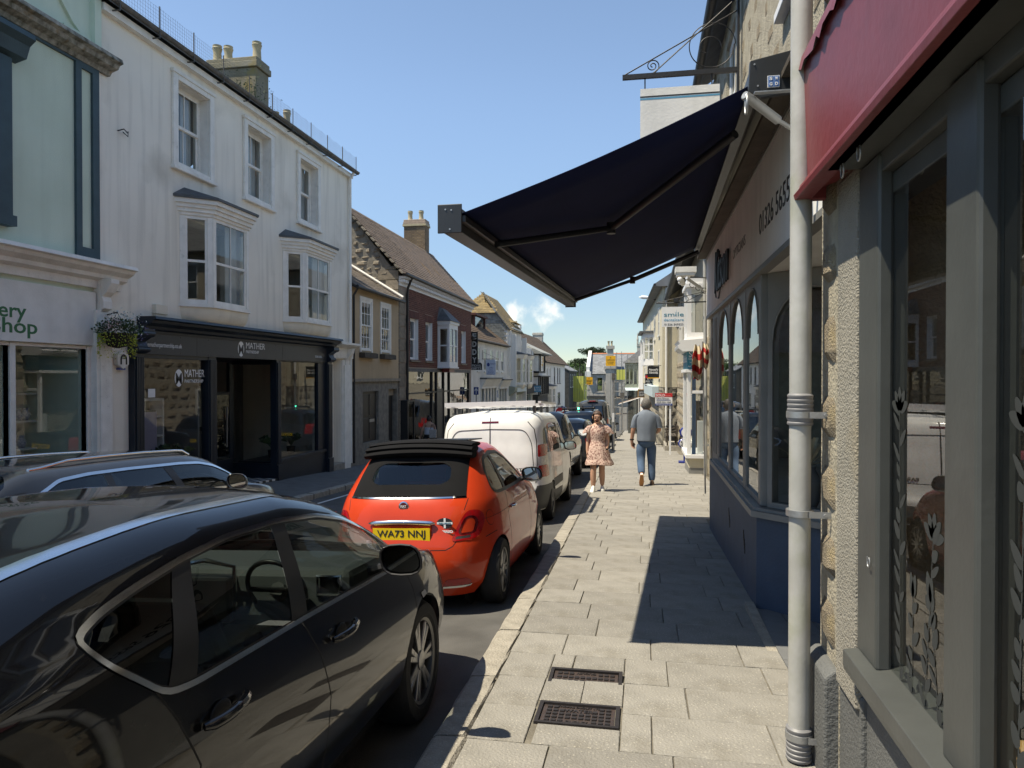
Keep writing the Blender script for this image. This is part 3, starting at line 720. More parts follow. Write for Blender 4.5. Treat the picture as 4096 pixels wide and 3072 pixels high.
m=MB(); m.py([(.625,3.37),(.635,3.555),(.96,3.62),(.96,3.36),(.70,3.33)],4.58,4.62); ep=m.build('cassette_end','awning_metal',aw,bevel=.004)
m=MB(); m.hexa([(.64,4.62,3.42),(.70,4.62,3.40),(.83,11.2,3.50),(.76,11.2,3.52),(.65,4.62,3.55),(.96,4.62,3.61),(.99,11.2,3.72),(.77,11.2,3.67)]); m.build('cassette','awning_metal',aw)
m=MB(); m.tube([B0+Vector((.02,0,0)),B1+Vector((.02,0,0))],.035,12); m.build('roller','awning_black',aw,smooth=40)
# small blue and white maker's sticker with four letters
pm('sticker_blue',(.07,.17,.42),.5)
m=MB(); m.box(.735,.805,4.574,4.579,3.385,3.455); stk=m.build('sticker','white_clean',ep)
for (ch,i,j) in (('S',0,1),('W',1,1),('G',0,0),('D',1,0)):
 x0,z0=.739+i*.032,3.389+j*.032
 MB().box(x0,x0+.030,4.572,4.5735,z0,z0+.030).build('square','sticker_blue',stk)
 text(ch,.026,'white_text',stk,(x0+.0155,4.5715,z0+.006),(1,0,0),(0,0,1),align='CENTER',width=.017,height=.019,off=.001)
for k in range(4): MB().lathe([(.006,-.004),(.006,0)],((.66,.90,.68,.9)[k],4.578,(3.53,3.57,3.40,3.40)[k]),8,'y').build('screw','galv',ep)
# ---------------------------------------------------------------- galvanised flag-pole socket beside the pipe
fp=thing('flagpole_socket','empty galvanised flagpole socket and hook bracketed beside the drainpipe','bracket',(.98,4.2,3.1))
def z6(x,y): return (2700+x/1.58,y/1.58)
a,b_=atY(*z6(440,600),4.15),atY(*z6(650,760),4.32)
m=MB().tube([a,b_],.026,12,caps=False); m.tube([a+(a-b_)*.0,b_],.022,12); m.build('socket','galv',fp,smooth=40)
m=MB().tube([b_,b_+(b_-a)*.9+Vector((.05,.0,-.01))],.013,8); m.build('strut','galv',fp,smooth=40)
c=atY(*z6(500,585),4.15); m=MB(); m.box(c.x,.98,4.13,4.17,c.z-.006,c.z); m.build('plate','galv',fp)
hook(fp,atY(*z6(445,620),4.15),2.4)
# ---------------------------------------------------------------- hanging sign on the optician's upper wall
HY=8.0
hs=thing('hanging_sign','plain white board with blue stripes hanging from a black iron bar above the awning','sign',(.98,HY,4.9))
m=MB(); m.box(-.22,.99,HY-.02,HY+.02,4.87,4.92); m.box(.975,1.0,HY-.03,HY+.03,4.6,5.75); br=m.build('bracket','black_iron',hs)
m=MB().tube([(-.2,HY,4.92),(.98,HY,5.52)],.007,6); m.tube([(.12,HY,4.93),(.98,HY,5.66)],.007,6)
def spiral(cx,cz,r0,r1,turns,a0=0,n=40): return [(cx+lerp(r0,r1,k/n)*math.cos(a0+turns*2*math.pi*k/n),HY,cz+lerp(r0,r1,k/n)*math.sin(a0+turns*2*math.pi*k/n)) for k in range(n+1)]
m.tube(spiral(.10,5.0,.075,.01,2.0,-1.5),.006,6); m.tube(spiral(.72,5.17,.24,.23,1.0),.006,6); m.tube(spiral(.68,5.15,.14,.06,.7),.006,6); m.build('scrollwork','black_iron',br,smooth=60)
for xx in (.02,.72): MB().tube([(xx,HY,4.87),(xx,HY,4.76)],.008,6).build('chain','black_iron',hs)
m=MB(); m.box(-.03,.80,HY-.012,HY+.012,3.75,4.755); bdq=m.build('board','white_fascia',hs)
for (z0,z1,mt) in ((4.66,4.675,'black_text'),(4.635,4.652,'sign_blue')): MB().box(-.031,.801,HY-.0135,HY+.0135,z0,z1).build('stripe',mt,bdq)
# ---------------------------------------------------------------- materials of the far side of the street
pm('mint',(.64,.73,.60),.8,col2=(.57,.66,.53),scale=1.2,bump=.25,bscale=60,streak=.22,strcol=(.28,.33,.27),grime=((.33,.36,.27),1.1,.62,.5))
pm('teal_dark',(.045,.085,.10),.6,var=.25,scale=4,bump=.2)
pm('ledge',(.42,.40,.34),.85,col2=(.09,.085,.06),scale=9,bump=.6,bscale=30,grime=((.30,.17,.05),6,.6,.7))
pm('cream_render',(.90,.84,.735),.85,col2=(.82,.765,.67),scale=.9,bump=.3,bscale=70,streak=.55,strcol=(.34,.31,.26),grime=((.50,.45,.37),.8,.56,.6))
pm('bay_cream',(.82,.75,.62),.8,col2=(.72,.66,.54),scale=2,bump=.2,streak=.35,strcol=(.33,.3,.25))
pm('tired_white',(.88,.85,.79),.65,col2=(.76,.73,.67),scale=5,bump=.3,bscale=45,streak=.3,strcol=(.4,.38,.34),grime=((.42,.4,.36),9,.62,.5))
pm('navy_shop',(.010,.018,.030),.38,var=.3,scale=4,bump=.05)
pm('fascia_grey',(.030,.034,.040),.42,var=.1,scale=3)
pm('sign_green',(.02,.15,.055),.5)
pm('gutter_grey',(.16,.15,.14),.7,var=.5,scale=7,bump=.3,grime=((.07,.07,.04),5,.55,.6))
pm('wire',(.10,.095,.09),.6,metal=.4)
pm('chimney_render',(.26,.245,.20),.95,col2=(.20,.175,.11),scale=2.2,bump=.5,bscale=30,grime=((.30,.22,.05),1.8,.54,.8))
pm('pot_clay',(.48,.41,.28),.85,col2=(.35,.31,.21),scale=5,bump=.2,grime=((.36,.28,.08),3,.58,.7))
pm('pot_red',(.30,.11,.08),.85,var=.3)
pm('tan_render',(.52,.39,.25),.95,col2=(.45,.34,.22),scale=1.5,bump=.8,bscale=60,streak=.3,strcol=(.25,.2,.14))
pm('ashlar',(.30,.25,.19),.9,col2=(.21,.18,.14),scale=4,bump=.5,bscale=35,rnd=.2)
pm('rubble',(.34,.29,.225),.95,col2=(.22,.19,.15),scale=4,bump=1.0,bscale=30,rnd=.3,grime=((.36,.31,.24),3,.6,.6))
pm('rubble_mortar',(.27,.245,.205),.95,var=.4,scale=6,bump=.8,bscale=30)
pm('brick_red',(.175,.062,.045),.9,col2=(.11,.045,.036),scale=3,bump=.3,bscale=50,rnd=.35)
pm('brick_mortar',(.40,.31,.25),.95,var=.3,scale=6,bump=.3)
pm('brick_brown',(.24,.17,.11),.9,col2=(.17,.12,.085),scale=3,rnd=.3,grime=((.34,.24,.06),1.3,.6,.6))
pm('roof_tile',(.13,.10,.08),.9,col2=(.19,.135,.10),scale=2,rnd=.28,bump=.4,bscale=30,grime=((.26,.15,.045),.9,.56,.8))
pm('roof_slate_brown',(.14,.115,.095),.9,col2=(.18,.145,.115),scale=2,rnd=.25,bump=.4,grime=((.10,.08,.05),1.3,.55,.8))
pm('roof_under',(.05,.045,.04),.95,var=.2)
pm('black_shutter',(.018,.017,.017),.5,var=.3,scale=6)
glass('mirror_glass',(.10,.11,.10),.0,.72,.10,.20)
pm('screen_lilac',(.30,.27,.38),.5,var=.2,scale=2)
pm('leaf_dark',(.05,.10,.035),.6,var=.4,scale=9); pm('leaf_lime',(.48,.52,.06),.7,var=.3,scale=9); pm('leaf_silver',(.68,.72,.68),.8,var=.3,scale=9); pm('flower_pink',(.85,.62,.62),.8,var=.2); pm('flower_violet',(.25,.24,.48),.8,var=.2)
pm('basket_brown',(.035,.026,.02),.9,var=.4,scale=30,bump=.6)
pm('teal_wall',(.05,.30,.36),.8,var=.1); pm('china',(.72,.72,.74),.3,col2=(.25,.3,.42),scale=30); pm('gilt',(.28,.19,.07),.5,metal=.5,var=.3); pm('cloth_blue',(.11,.15,.38),.9,var=.2)
FX=-9.0
def cornice(name,prof,X,y0,y1,mat,parent,ret=True):
 """moulding: prof = (projection, z) outline from top to bottom, street side"""
 m=MB(); m.py([(X,prof[0][1])]+[(X+p,z) for p,z in prof]+[(X,prof[-1][1])],y0,y1); return m.build(name,mat,parent)
def pieces(parent,name,me,mats,limit=300,stuffname=None):
 """alike pieces: the nearest as objects, the rest joined"""
 mats=sorted(mats,key=lambda q: (q.translation-EYE).length)
 for q in mats[:limit]: o=mobj(name,me,parent); o.matrix_basis=q
 if len(mats)>limit:
  v=[]; f=[]; bv=[x.co.copy() for x in me.vertices]; bf=[tuple(p.vertices) for p in me.polygons]
  for q in mats[limit:]: k=len(v); v+=[q @ x for x in bv]; f+=[tuple(i+k for i in p) for p in bf]
  o=mobj(stuffname or name+'_field',mesh(name,v,f,[me.materials[0]]),parent); o['kind']='stuff'
def bricks_on(parent,X,s,y0,y1,z0,z1,openings,mat='brick_red',limit=300,bw=.2325,bh=.078,proud=.012,org=None,ud=None,nd=None):
 me=MB().add([(0,-.5,-.5),(0,.5,-.5),(0,.5,.5),(0,-.5,.5),(1,-.5,-.5),(1,.5,-.5),(1,.5,.5),(1,-.5,.5)],[(4,5,6,7),(0,1,5,4),(1,2,6,5),(2,3,7,6),(3,0,4,7)]).me('brick',mat)
 ud=Vector(ud or (0,1,0)); nd=Vector(nd or (s,0,0)); org=Vector(org) if org else Vector((X,0,0)); out=[]; row=0; z=z0
 while z<z1-.02:
  y=y0-(bw/2 if row % 2 else 0)
  while y<y1-.02:
   a,b_=max(y,y0),min(y+bw,y1); zc=min(z+bh,z1)
   for o in openings:
    if z+bh*.5>o[2] and z+bh*.5<o[3]:
     if a<o[0]<b_: b_=o[0]
     elif a<o[1]<b_: a=o[1]
     elif o[0] <= a and b_ <= o[1]: a=b_=0; break
   if b_-a>.03:
    p=org+ud*((a+b_)/2)+Vector((0,0,(z+zc)/2)); w=b_-a-.011
    out.append(Matrix(((nd.x*proud,ud.x*w,0,p.x),(nd.y*proud,ud.y*w,0,p.y),(0,0,zc-z-.011,p.z),(0,0,0,1))))
   y+=bw
  z+=bh; row+=1
 pieces(parent,'brick',me,out,limit)
def tiles_on(parent,org,ud,vd,W,H,tw,ex,mat,limit=300,skew=None,name='roof_tile',thick=.014,seed=1,clip=None):
 org,ud,vd=Vector(org),Vector(ud).normalized(),Vector(vd).normalized(); nd=ud.cross(vd); nd=nd if nd.z>0 else -nd
 r=random.Random(seed)
 me=MB().add([(-.5,0,0),(.5,0,0),(.5,1.12,-1),(-.5,1.12,-1),(-.5,0,1),(.5,0,1),(.5,1.12,0),(-.5,1.12,0)],[(4,5,6,7),(0,1,5,4),(1,2,6,5),(3,0,4,7)]).me(name,mat)
 out=[]; h=0; row=0
 while h<H-.02:
  x=-(tw/2 if row % 2 else 0)
  while x<W-.02:
   a,b_=max(0,x),min(W,x+tw)
   if b_-a>.04 and (clip is None or clip((a+b_)/2,h)):
    p=org+ud*((a+b_)/2)+vd*h+nd*(.006+r.uniform(0,.006)); w=b_-a-.006; e=min(ex,H-h)
    out.append(Matrix(((ud.x*w,vd.x*e,nd.x*thick,p.x),(ud.y*w,vd.y*e,nd.y*thick,p.y),(ud.z*w,vd.z*e,nd.z*thick,p.z),(0,0,0,1))))
   x+=tw
  h+=ex; row+=1
 pieces(parent,name,me,out,limit)
def chimney(t,x0,x1,y0,y1,z0,z1,mat,pots,cap=.06,potmat='pot_clay',name='chimney',ph=.42,pr=.11):
 m=MB(); m.box(x0,x1,y0,y1,z0,z1-.3); m.box(x0-cap,x1+cap,y0-cap,y1+cap,z1-.3,z1-.12); m.box(x0-cap*.4,x1+cap*.4,y0-cap*.4,y1+cap*.4,z1-.12,z1)
 c=m.build(name,mat,t,bevel=.02)
 for (px_,py_,hh) in pots:
  MB().lathe([(pr*1.1,0),(pr*.95,.06),(pr*.85,hh*.6),(pr*1.05,hh*.82),(pr*1.1,hh*.85),(pr*.95,hh*.9),(pr*1.02,hh),(pr*.75,hh),(pr*.7,hh-.1)],(px_,py_,z1),14).build('pot',potmat,c,smooth=40)
 return c
# ================================================================ mint-green building
gb=thing('green_building','mint green rendered building with dark green pilaster strip above a white charity shopfront','building',(-11,7,gz(7)))
m=MB(); wallgrid(m,FX-.35,FX,2.0,10.77,-1.2,9.6,[(9.10,10.48,-.1,2.14),(7.6,9.0,-.1,2.14),(7.3,8.75,4.1,6.2)])
m.box(-17,FX-.35,10.5,10.77,-1.2,9.6); m.box(-17,FX-.35,2,2.25,-1.2,9.6); m.box(-17.2,-17,2,10.77,-1.2,9.6); m.box(-17,FX-.35,2.25,10.5,9.3,9.6); m.box(-17,FX-.35,2.25,10.5,3.0,3.2)
m.build('wall','mint',gb)
cornice('ledge',[(.30,7.02),(.32,6.95),(.25,6.92),(.22,6.86),(.10,6.82),(.06,6.76)],FX,2,11.0,'ledge',gb)
m=MB(); m.px([(10.2,7.3),(10.62,7.05),(10.75,7.05),(10.3,7.36)],FX,FX+.05); m.px([(9.3,8.2),(10.2,7.3),(10.3,7.36),(9.4,8.3)],FX,FX+.05); m.box(FX,FX+.07,10.0,10.55,7.12,7.2); m.build('gable_moulding','mint',gb)
m=MB(); m.box(FX,FX+.09,10.62,10.77,7.03,9.6); m.build('quoin','mint',gb)
m=MB()
m.box(FX,FX+.045,10.26,10.38,3.50,6.80); m.box(FX,FX+.045,10.62,10.765,3.50,6.80); m.box(FX,FX+.045,10.38,10.62,6.66,6.80); m.box(FX,FX+.045,10.38,10.62,3.50,3.76)
m.build('pilaster_frame','teal_dark',gb)
m=MB(); m.box(FX,FX+.04,2,10.26,6.72,6.80); m.build('frieze_band','teal_dark',gb)
# dark bracketed window surround
m=MB(); m.box(FX,FX+.12,8.75,8.98,3.95,6.2); m.box(FX,FX+.12,7.1,7.3,3.95,6.2); m.py([(FX,6.62),(FX+.34,6.58),(FX+.36,6.5),(FX+.26,6.42),(FX+.2,6.25),(FX,6.2)],6.9,9.15); m.box(FX,FX+.16,8.72,9.01,3.8,3.95); m.build('window_surround','teal_dark',gb)
window(gb,FX,1,7.3,8.75,4.1,6.2)
# white shopfront
sf=cornice('shop_cornice',[(.40,3.53),(.42,3.47),(.36,3.45),(.33,3.40),(.22,3.34),(.20,3.28),(.10,3.24),(.08,3.12)],FX,2,11.22,'tired_white',gb)
m=MB(); m.box(FX,FX+.08,2,10.62,2.16,3.04); sp=m.build('sign_panel','white_paint',gb,bevel=.004)
text('Shop',.3,'sign_green',sp,(FX+.083,9.43,2.285),(0,1,0),(0,0,1),align='RIGHT',width=.80,off=.004)
text('ery',.3,'sign_green',sp,(FX+.083,9.235,2.505),(0,1,0),(0,0,1),align='RIGHT',width=.47,off=.004)
m=MB(); m.box(FX,FX+.14,10.56,10.92,-.8,2.75); m.box(FX+.14,FX+.16,10.62,10.86,-.3,2.6); m.build('pilaster','tired_white',gb,bevel=.01)
m=MB(); m.px([(10.66,2.72),(10.84,2.72),(10.86,3.27),(10.64,3.27)],FX,FX+.14); m.py([(FX+.14,2.75),(FX+.2,2.78),(FX+.2,2.9),(FX+.17,2.98),(FX+.26,3.05),(FX+.34,3.2),(FX+.34,3.27),(FX+.14,3.27)],10.65,10.85); m.build('console_bracket','tired_white',gb,bevel=.01)
m=MB(); m.box(FX-.1,FX+.03,10.48,10.56,-.1,2.15); m.box(FX-.1,FX+.03,9.0,9.10,-.1,2.15); m.box(FX-.1,FX+.03,7.52,7.6,-.1,2.15); m.box(FX-.1,FX+.02,7.6,9.0,2.1,2.15); m.box(FX-.1,FX+.02,9.1,10.48,2.1,2.15); m.build('shop_frame','tired_white',gb,bevel=.008)
for (a,b_) in ((9.1,10.48),(7.6,9.0)): MB().quad((FX-.04,a,-.1),(FX-.04,b_,-.1),(FX-.04,b_,2.1),(FX-.04,a,2.1)).build('shop_pane','shop_glass',gb)
# shop display
m=MB(); m.box(-11.2,-11.15,2.3,10.4,-1,3); m.build('back_wall','teal_wall',gb)
m=MB(); m.box(-10.6,-9.5,8.0,10.45,-.2,-.15); m.box(-10.25,-10.2,9.9,11.3-.6,-.2,1.6)
for z in (.0,.45,.9,1.35): m.box(-10.2,-9.9,9.75,10.45,z,z+.03)
m.box(-10.2,-9.9,9.72,9.75,-.2,1.6); m.build('display_dresser','white_paint',gb)
jug=MB().lathe([(.045,0),(.075,.05),(.08,.1),(.045,.16),(.055,.2)],(0,0,0),12); jm=jug.me('china_jug','china',60)
for (yy,zz,k) in ((9.85,.93,1),(10.03,.93,1.1),(10.2,.93,.9),(10.34,.93,1),(9.88,.48,1.1),(10.08,.48,.8),(10.25,.48,1),(9.9,.03,1),(10.15,.03,1.3)):
 o=mobj('china_jug',jm,None); o.location=(-10.02,yy,zz); o.scale=(k,k,k); tag(o,'blue and white china jug on the '+('upper' if zz>.9 else 'middle' if zz>.4 else 'lower')+' shelf of the white dresser','jug','china on the dresser')
t=thing('framed_mirror','gilt framed mirror leaning in the charity shop window','mirror',(-9.6,9.5,-.15)); m=MB()
for (a,b_,c_,d_) in ((9.22,9.28,-.15,.55),(9.66,9.72,-.15,.55),(9.28,9.66,.49,.55),(9.28,9.66,-.15,-.09)): m.box(-9.62,-9.58,a,b_,c_,d_)
m.build('frame','gilt',t); MB().box(-9.61,-9.60,9.28,9.66,-.09,.49).build('glass','galv',t)
m=MB(); m.px([(9.3,-.15),(9.55,-.15),(9.5,.2),(9.42,.32),(9.33,.22)],-9.5,-9.44); tag(m.build('blue_garment','cloth_blue',None),'folded blue garment displayed before the framed mirror','garment')
# ================================================================ cream three-storey building
cb=thing('cream_building','three storey cream rendered building with two bay windows over a dark navy shopfront','building',(-11,16,gz(16)))
UW=[(12.86,13.92),(15.41,16.47),(18.02,19.08)]; ZB,ZT=5.86,7.46
ops=[(a,b_,ZB,ZT) for a,b_ in UW]+[(11.72,19.5,-1.5,2.45),(19.85,20.7,-1.5,2.16),(13.2,14.9,3.1,4.8),(17.4,19.1,3.1,4.8)]
m=MB(); wallgrid(m,FX-.35,FX,10.78,21.38,-1.6,7.95,ops)
m.box(-15,FX-.35,21.1,21.38,-1.6,7.95); m.box(-15,FX-.35,10.78,11.0,-1.6,7.95); m.box(-15.2,-15,10.78,21.38,-1.6,7.95); m.box(-15,FX-.35,11,21.1,2.6,2.75); m.box(-15,FX-.35,11,21.1,5.2,5.3)
m.build('wall','cream_render',cb)
m=MB(); m.py([(FX+.22,7.93),(FX+.22,8.0),(-12.2,10.3),(-15.3,8.0),(-15.3,7.9),(-12.2,10.15)],10.7,21.45); rf=m.build('roof','slate',cb)
m=MB(); m.box(FX,FX+.12,10.8,21.4,7.80,7.925); m.build('eaves_board','tired_white',cb)
m=MB(); pr=[(math.cos(a)*.075,math.sin(a)*.075) for a in [math.pi+math.pi*k/8 for k in range(9)]]; m.prism(pr+[(p[0]*.8,p[1]*.8) for p in pr[::-1]],lambda p,tt: (FX+.21+p[0],tt,8.03+p[1]),10.75,21.55); m.build('gutter','gutter_grey',rf,smooth=40)
# bird wire along the gutter
bgp=MB();
for k in range(11): yy=10.95+k*1.04
m=MB(); n=0
for k in range(int(10.5/.07)): yy=10.95+k*.07; m.box(FX+.25,FX+.253,yy,yy+.0022,8.02,8.42+.02*math.sin(k*.9))
for k in range(6): zz=8.08+k*.065; m.box(FX+.2505,FX+.2525,10.95,21.4,zz,zz+.0022)
bw_=m.build('bird_wire','wire',cb); bw_['kind']='stuff'
for k in range(11): yy=10.98+k*1.03; m=MB(); m.box(FX+.258,FX+.272,yy,yy+.02,7.86,8.44); m.box(FX+.02,FX+.258,yy,yy+.02,7.86,7.88); m.build('wire_post','wire',bw_)
for (a,b_) in UW:
 w=window(cb,FX,1,a,b_,ZB,ZT,cols=2,rec=.24,fr=.06,sash=.05,bar=.025,sill=False,curtain=('net_curtain',.42 if a<17 else .25),mat='tired_white')
 m=MB(); e=.15
 m.box(FX,FX+.06,a-e,a,ZB-.12,ZT+e); m.box(FX,FX+.06,b_,b_+e,ZB-.12,ZT+e); m.box(FX,FX+.06,a,b_,ZT,ZT+e); m.box(FX,FX+.085,a-e-.03,b_+e+.03,ZT+e-.05,ZT+e+.02); m.box(FX-.24,FX+.10,a-e-.03,b_+e+.05,ZB-.17,ZB-.10); m.box(FX-.24,FX+.04,a,b_,ZB-.10,ZB-.01)
 m.build('surround','tired_white',w,bevel=.01)
 m=MB(); m.box(FX-.235,FX,b_-.012,b_+.002,ZB,ZT); m.box(FX-.235,FX,a-.002,a+.012,ZB,ZT); m.box(FX-.235,FX,a,b_,ZT-.012,ZT); m.build('reveal','tired_white',w)
def bay(t,y0,ya,yb,y1,X,d,zb,zs,zt,zr,base,name='bay_window',dark=None):
 """canted oriel: wall points y0,y1; front ya..yb at X+d"""
 P=[Vector((X,y0,0)),Vector((X+d,ya,0)),Vector((X+d,yb,0)),Vector((X,y1,0))]
 m=MB(); m.pz([(p.x,p.y) for p in P],zt,zr-.25); bwn=m.build(name,'tired_white',t,bevel=.008); MB().pz([(p.x,p.y) for p in P],zb,zs).build('floor','tired_white',bwn)
 def off(k): return [(X-.0,y0-k),(X+d+k,ya-k*.5),(X+d+k,yb+k*.5),(X-.0,y1+k)]
 m=MB()
 for (k,z0,z1) in ((.03,zt+.02,zt+.10),(.07,zr-.30,zr-.22),(.11,zr-.22,zr-.14),(.16,zr-.14,zr-.05)): m.pz(off(k),z0,z1)
 m.build('cornice','tired_white',bwn)
 o1=off(.2); m=MB(); m.add([(p[0],p[1],zr-.05) for p in o1]+[(p[0],p[1],zr) for p in o1]+[(X,y0+.15,zr+.2),(X,y1-.15,zr+.2)],[(0,1,5,4),(1,2,6,5),(2,3,7,6),(4,5,8),(5,6,9,8),(6,7,9),(0,3,2,1)]); m.build('roof','lead',bwn)
 m=MB(); m.pz(off(.04),zb-.06,zb); m.build('sill','tired_white',bwn)
 q=[(zb-.06,1.),(zb-.16,.99),(zb-.30,.9),(zb-.40,.72),(base,.45)]; v=[]; f=[]
 cy=(y0+y1)/2
 for (zz,k) in q:
  for p in P: v.append((X+(p.x-X)*k,cy+(p.y-cy)*(.55+.45*k),zz))
 for i in range(len(q)-1):
  for j in range(3): f.append((i*4+j,i*4+j+1,i*4+j+5,i*4+j+4))
 f.append(tuple(range(len(v)-4,len(v)))); mobj('corbel',mesh('corbel',v,f,'bay_cream',smooth=50),bwn)
 # lights
 for i in range(3):
  a,b_=P[i],P[i+1]; u=(b_-a); L_=u.length; u.normalize(); nn=Vector((u.y,-u.x,0)); nn=nn if nn.x>0 else -nn
  m=MB(); st=.10
  def bx(s0,s1,z0,z1,d0,d1): m.hexa([a+u*s+nn*dd+Vector((0,0,z)) for z in (z0,z1) for (s,dd) in ((s0,d0),(s1,d0),(s1,d1),(s0,d1))])
  bx(0,st,zs,zt,-.08,.012); bx(L_-st,L_,zs,zt,-.08,.012); zm=(zs+zt)/2-.02
  bx(st,L_-st,zs,zs+.07,-.06,-.01); bx(st,L_-st,zt-.05,zt,-.04,.0); bx(st,L_-st,zm-.025,zm+.025,-.05,-.01); bx(st,st+.045,zs+.07,zt-.05,-.05,-.012); bx(L_-st-.045,L_-st,zs+.07,zt-.05,-.05,-.012)
  if i==1: bx(L_/2-.012,L_/2+.012,zs+.07,zt-.05,-.045,-.015)
  fr_=m.build('sash','tired_white',bwn)
  for (z0,z1,dd) in ((zs+.05,zm,-.036),(zm,zt-.03,-.026)): MB().quad(*[a+u*s+nn*dd+Vector((0,0,z)) for s,z in ((st,z0),(L_-st,z0),(L_-st,z1),(st,z1))]).build('pane','old_glass',bwn)
 m=MB(); n=14; v=[]; f=[]
 for k in range(n+1): yy=lerp(ya+.75,yb-.05,k/n) ; xx=X+d-.2+.03*math.sin(k*1.4); v+=[(xx,yy,zs),(xx,yy,zt)]
 m.add(v,[(2*k,2*k+2,2*k+3,2*k+1) for k in range(n)]); m.build('curtain','net_curtain',bwn,smooth=180)
 return bwn
bay(cb,12.95,13.37,14.72,15.12,FX,.45,3.10,3.12,4.84,5.22,2.66)
bay(cb,17.12,17.50,19.02,19.42,FX,.45,3.10,3.12,4.84,5.22,2.66)
c=chimney(cb,-12.3,-10.78,19.0,19.7,8.0,10.72,'chimney_render',[(-12.2,19.35,.55),(-11.85,19.35,.5),(-10.95,19.35,.55)],pr=.13)
for k in range(2): pass
c2=chimney(cb,-12.5,-11.2,21.4+.4,22.3,8.0,9.75,'brick_brown',[(-12.2,22,.5),(-11.8,22,.52),(-11.4,22,.55)],name='chimney',pr=.12)
# weeds on the chimney foot
wd=MB(); r=random.Random(8)
for k in range(420):
 p=Vector((-11.0+r.gauss(0,.35),18.75+r.gauss(0,.18),9.15+abs(r.gauss(0,.38)))); d=Vector((r.uniform(-1,1),r.uniform(-1,1),r.uniform(-.4,1))).normalized()*r.uniform(.05,.11); w=d.cross(Vector((r.random(),r.random(),1))).normalized()*.018
 wd.quad(p,p+d*.5+w,p+d,p+d*.5-w)
for k in range(30):
 p=Vector((-11.0+r.gauss(0,.3),18.85,9.0)); wd.tube([p,p+Vector((r.uniform(-.2,.2),-.1,r.uniform(.4,1.0)))],.006,4)
o=wd.build('weeds','leaf_dark',c); o['kind']='stuff'
# small fittings
m=MB(); m.tube([(FX,11.25,5.93),(FX+.12,11.25,5.95),(FX+.14,11.32,5.9)],.012,6); m.tube([(FX,11.38,5.95),(FX+.1,11.38,5.86),(FX+.1,11.38,5.95)],.01,6); m.build('wall_hook','wire',cb)
m=MB(); m.box(FX,FX+.09,12.12,12.46,2.82,3.0); m.box(FX,FX+.07,12.14,12.44,2.72,2.82); m.build('vent','bay_cream',cb,bevel=.01)
al=thing('alarm_box','white hexagonal burglar alarm box with black bell emblem beside the navy shopfront','alarm',(FX,11.25,1.94))
hexp=[(11.25+.17*math.cos(R(60*k+30))*.95,1.94+.165*math.sin(R(60*k+30))) for k in range(6)]
MB().px(hexp,FX,FX+.09).build('case','white_paint',al,bevel=.01); m=MB(); nb=10
pts=[(11.25+.065*math.cos(math.pi*k/nb),1.95+.075*math.sin(math.pi*k/nb)) for k in range(nb+1)]
for k in (.093,): m.tube([(FX+k,pts[0][0],1.86)]+[(FX+k,y_,z_) for y_,z_ in pts]+[(FX+k,pts[-1][0],1.86)],.014,6)
m.build('emblem','black_text',al); text('ALARM\nGUARD',.045,'black_text',al,(FX+.0925,11.25,1.955),(0,1,0),(0,0,1),align='CENTER',width=.09,height=.06)
MB().box(FX,FX+.07,11.18,11.32,1.765,1.80).build('lamp','cloth_blue',al)
# white downpipe at the corner
m=MB(); m.tube([(FX+.21,21.25,7.95),(FX+.08,21.25,7.75),(FX+.08,21.25,5.2),(FX+.08,21.27,gz(21)+.02)],.045,10); dp=m.build('downpipe','tired_white',cb,smooth=40)
# ---- navy shopfront
nv=cornice('shop_cornice',[(.38,2.74),(.40,2.69),(.33,2.67),(.31,2.62),(.20,2.57),(.18,2.52),(.12,2.49),(.11,2.44)],FX,11.70,19.98,'navy_shop',cb)
m=MB(); m.box(FX-.1,FX+.10,11.72,19.5,2.06,2.44); fs=m.build('shop_fascia','fascia_grey',cb)
for yy in (13.35,16.9): MB().box(FX+.1,FX+.102,yy,yy+.006,2.07,2.43).build('panel_joint','black_text',fs)
for k in range(9):
 for zz in (2.1,2.41): MB().lathe([(.012,0),(.012,.006)],(FX+.1,11.9+k*.93,zz),8,'x').build('stud','gutter_grey',fs)
text('thematherpartnership.co.uk',.12,'white_text',fs,(FX+.103,11.78,2.20),(0,1,0),(0,0,1),width=1.08,ext=.002)
text('MATHER',.2,'white_text',fs,(FX+.103,15.20,2.29),(0,1,0),(0,0,1),width=.84,height=.14)
text('PARTNERSHIP',.1,'white_text',fs,(FX+.103,15.20,2.18),(0,1,0),(0,0,1),width=.56,height=.07)
text('01326 565016',.09,'white_text',fs,(FX+.103,18.75,2.17),(0,1,0),(0,0,1),width=.42,height=.06)
def emblem(t,x,y,z,r_):
 n=24; m=MB(); m.quad(*[(x,y+r_*.86*math.cos(2*math.pi*k/n),z+r_*1.15*math.sin(2*math.pi*k/n)) for k in range(n)]); e=m.build('emblem','white_text',t)
 text('M',.3,'fascia_grey',e,(x+.002,y,z-r_*.85),(0,1,0),(0,0,1),align='CENTER',width=r_*1.3,height=r_*1.5,off=.003)
emblem(fs,FX+.103,14.99,2.27,.15)
m=MB()
def pil(y0,y1,par,d=.16):
 m=MB(); m.box(FX-.1,FX+d-.03,y0,y1,gz(y0)-.3,2.1); k=5
 for i in range(k): a=lerp(y0+.02,y1-.02,(i+.15)/k); m.box(FX+d-.03,FX+d,a,a+(y1-y0)/k*.6,gz(y0)+.3,2.0)
 m.box(FX+d-.03,FX+d+.02,y0-.01,y1+.01,gz(y0)-.3,gz(y0)+.28); return m.build('pilaster','navy_shop',par,bevel=.004)
pil(11.48,11.72,cb); pil(19.50,19.78,cb); pil(13.80,14.08,cb,.1); pil(16.66,16.86,cb,.1)
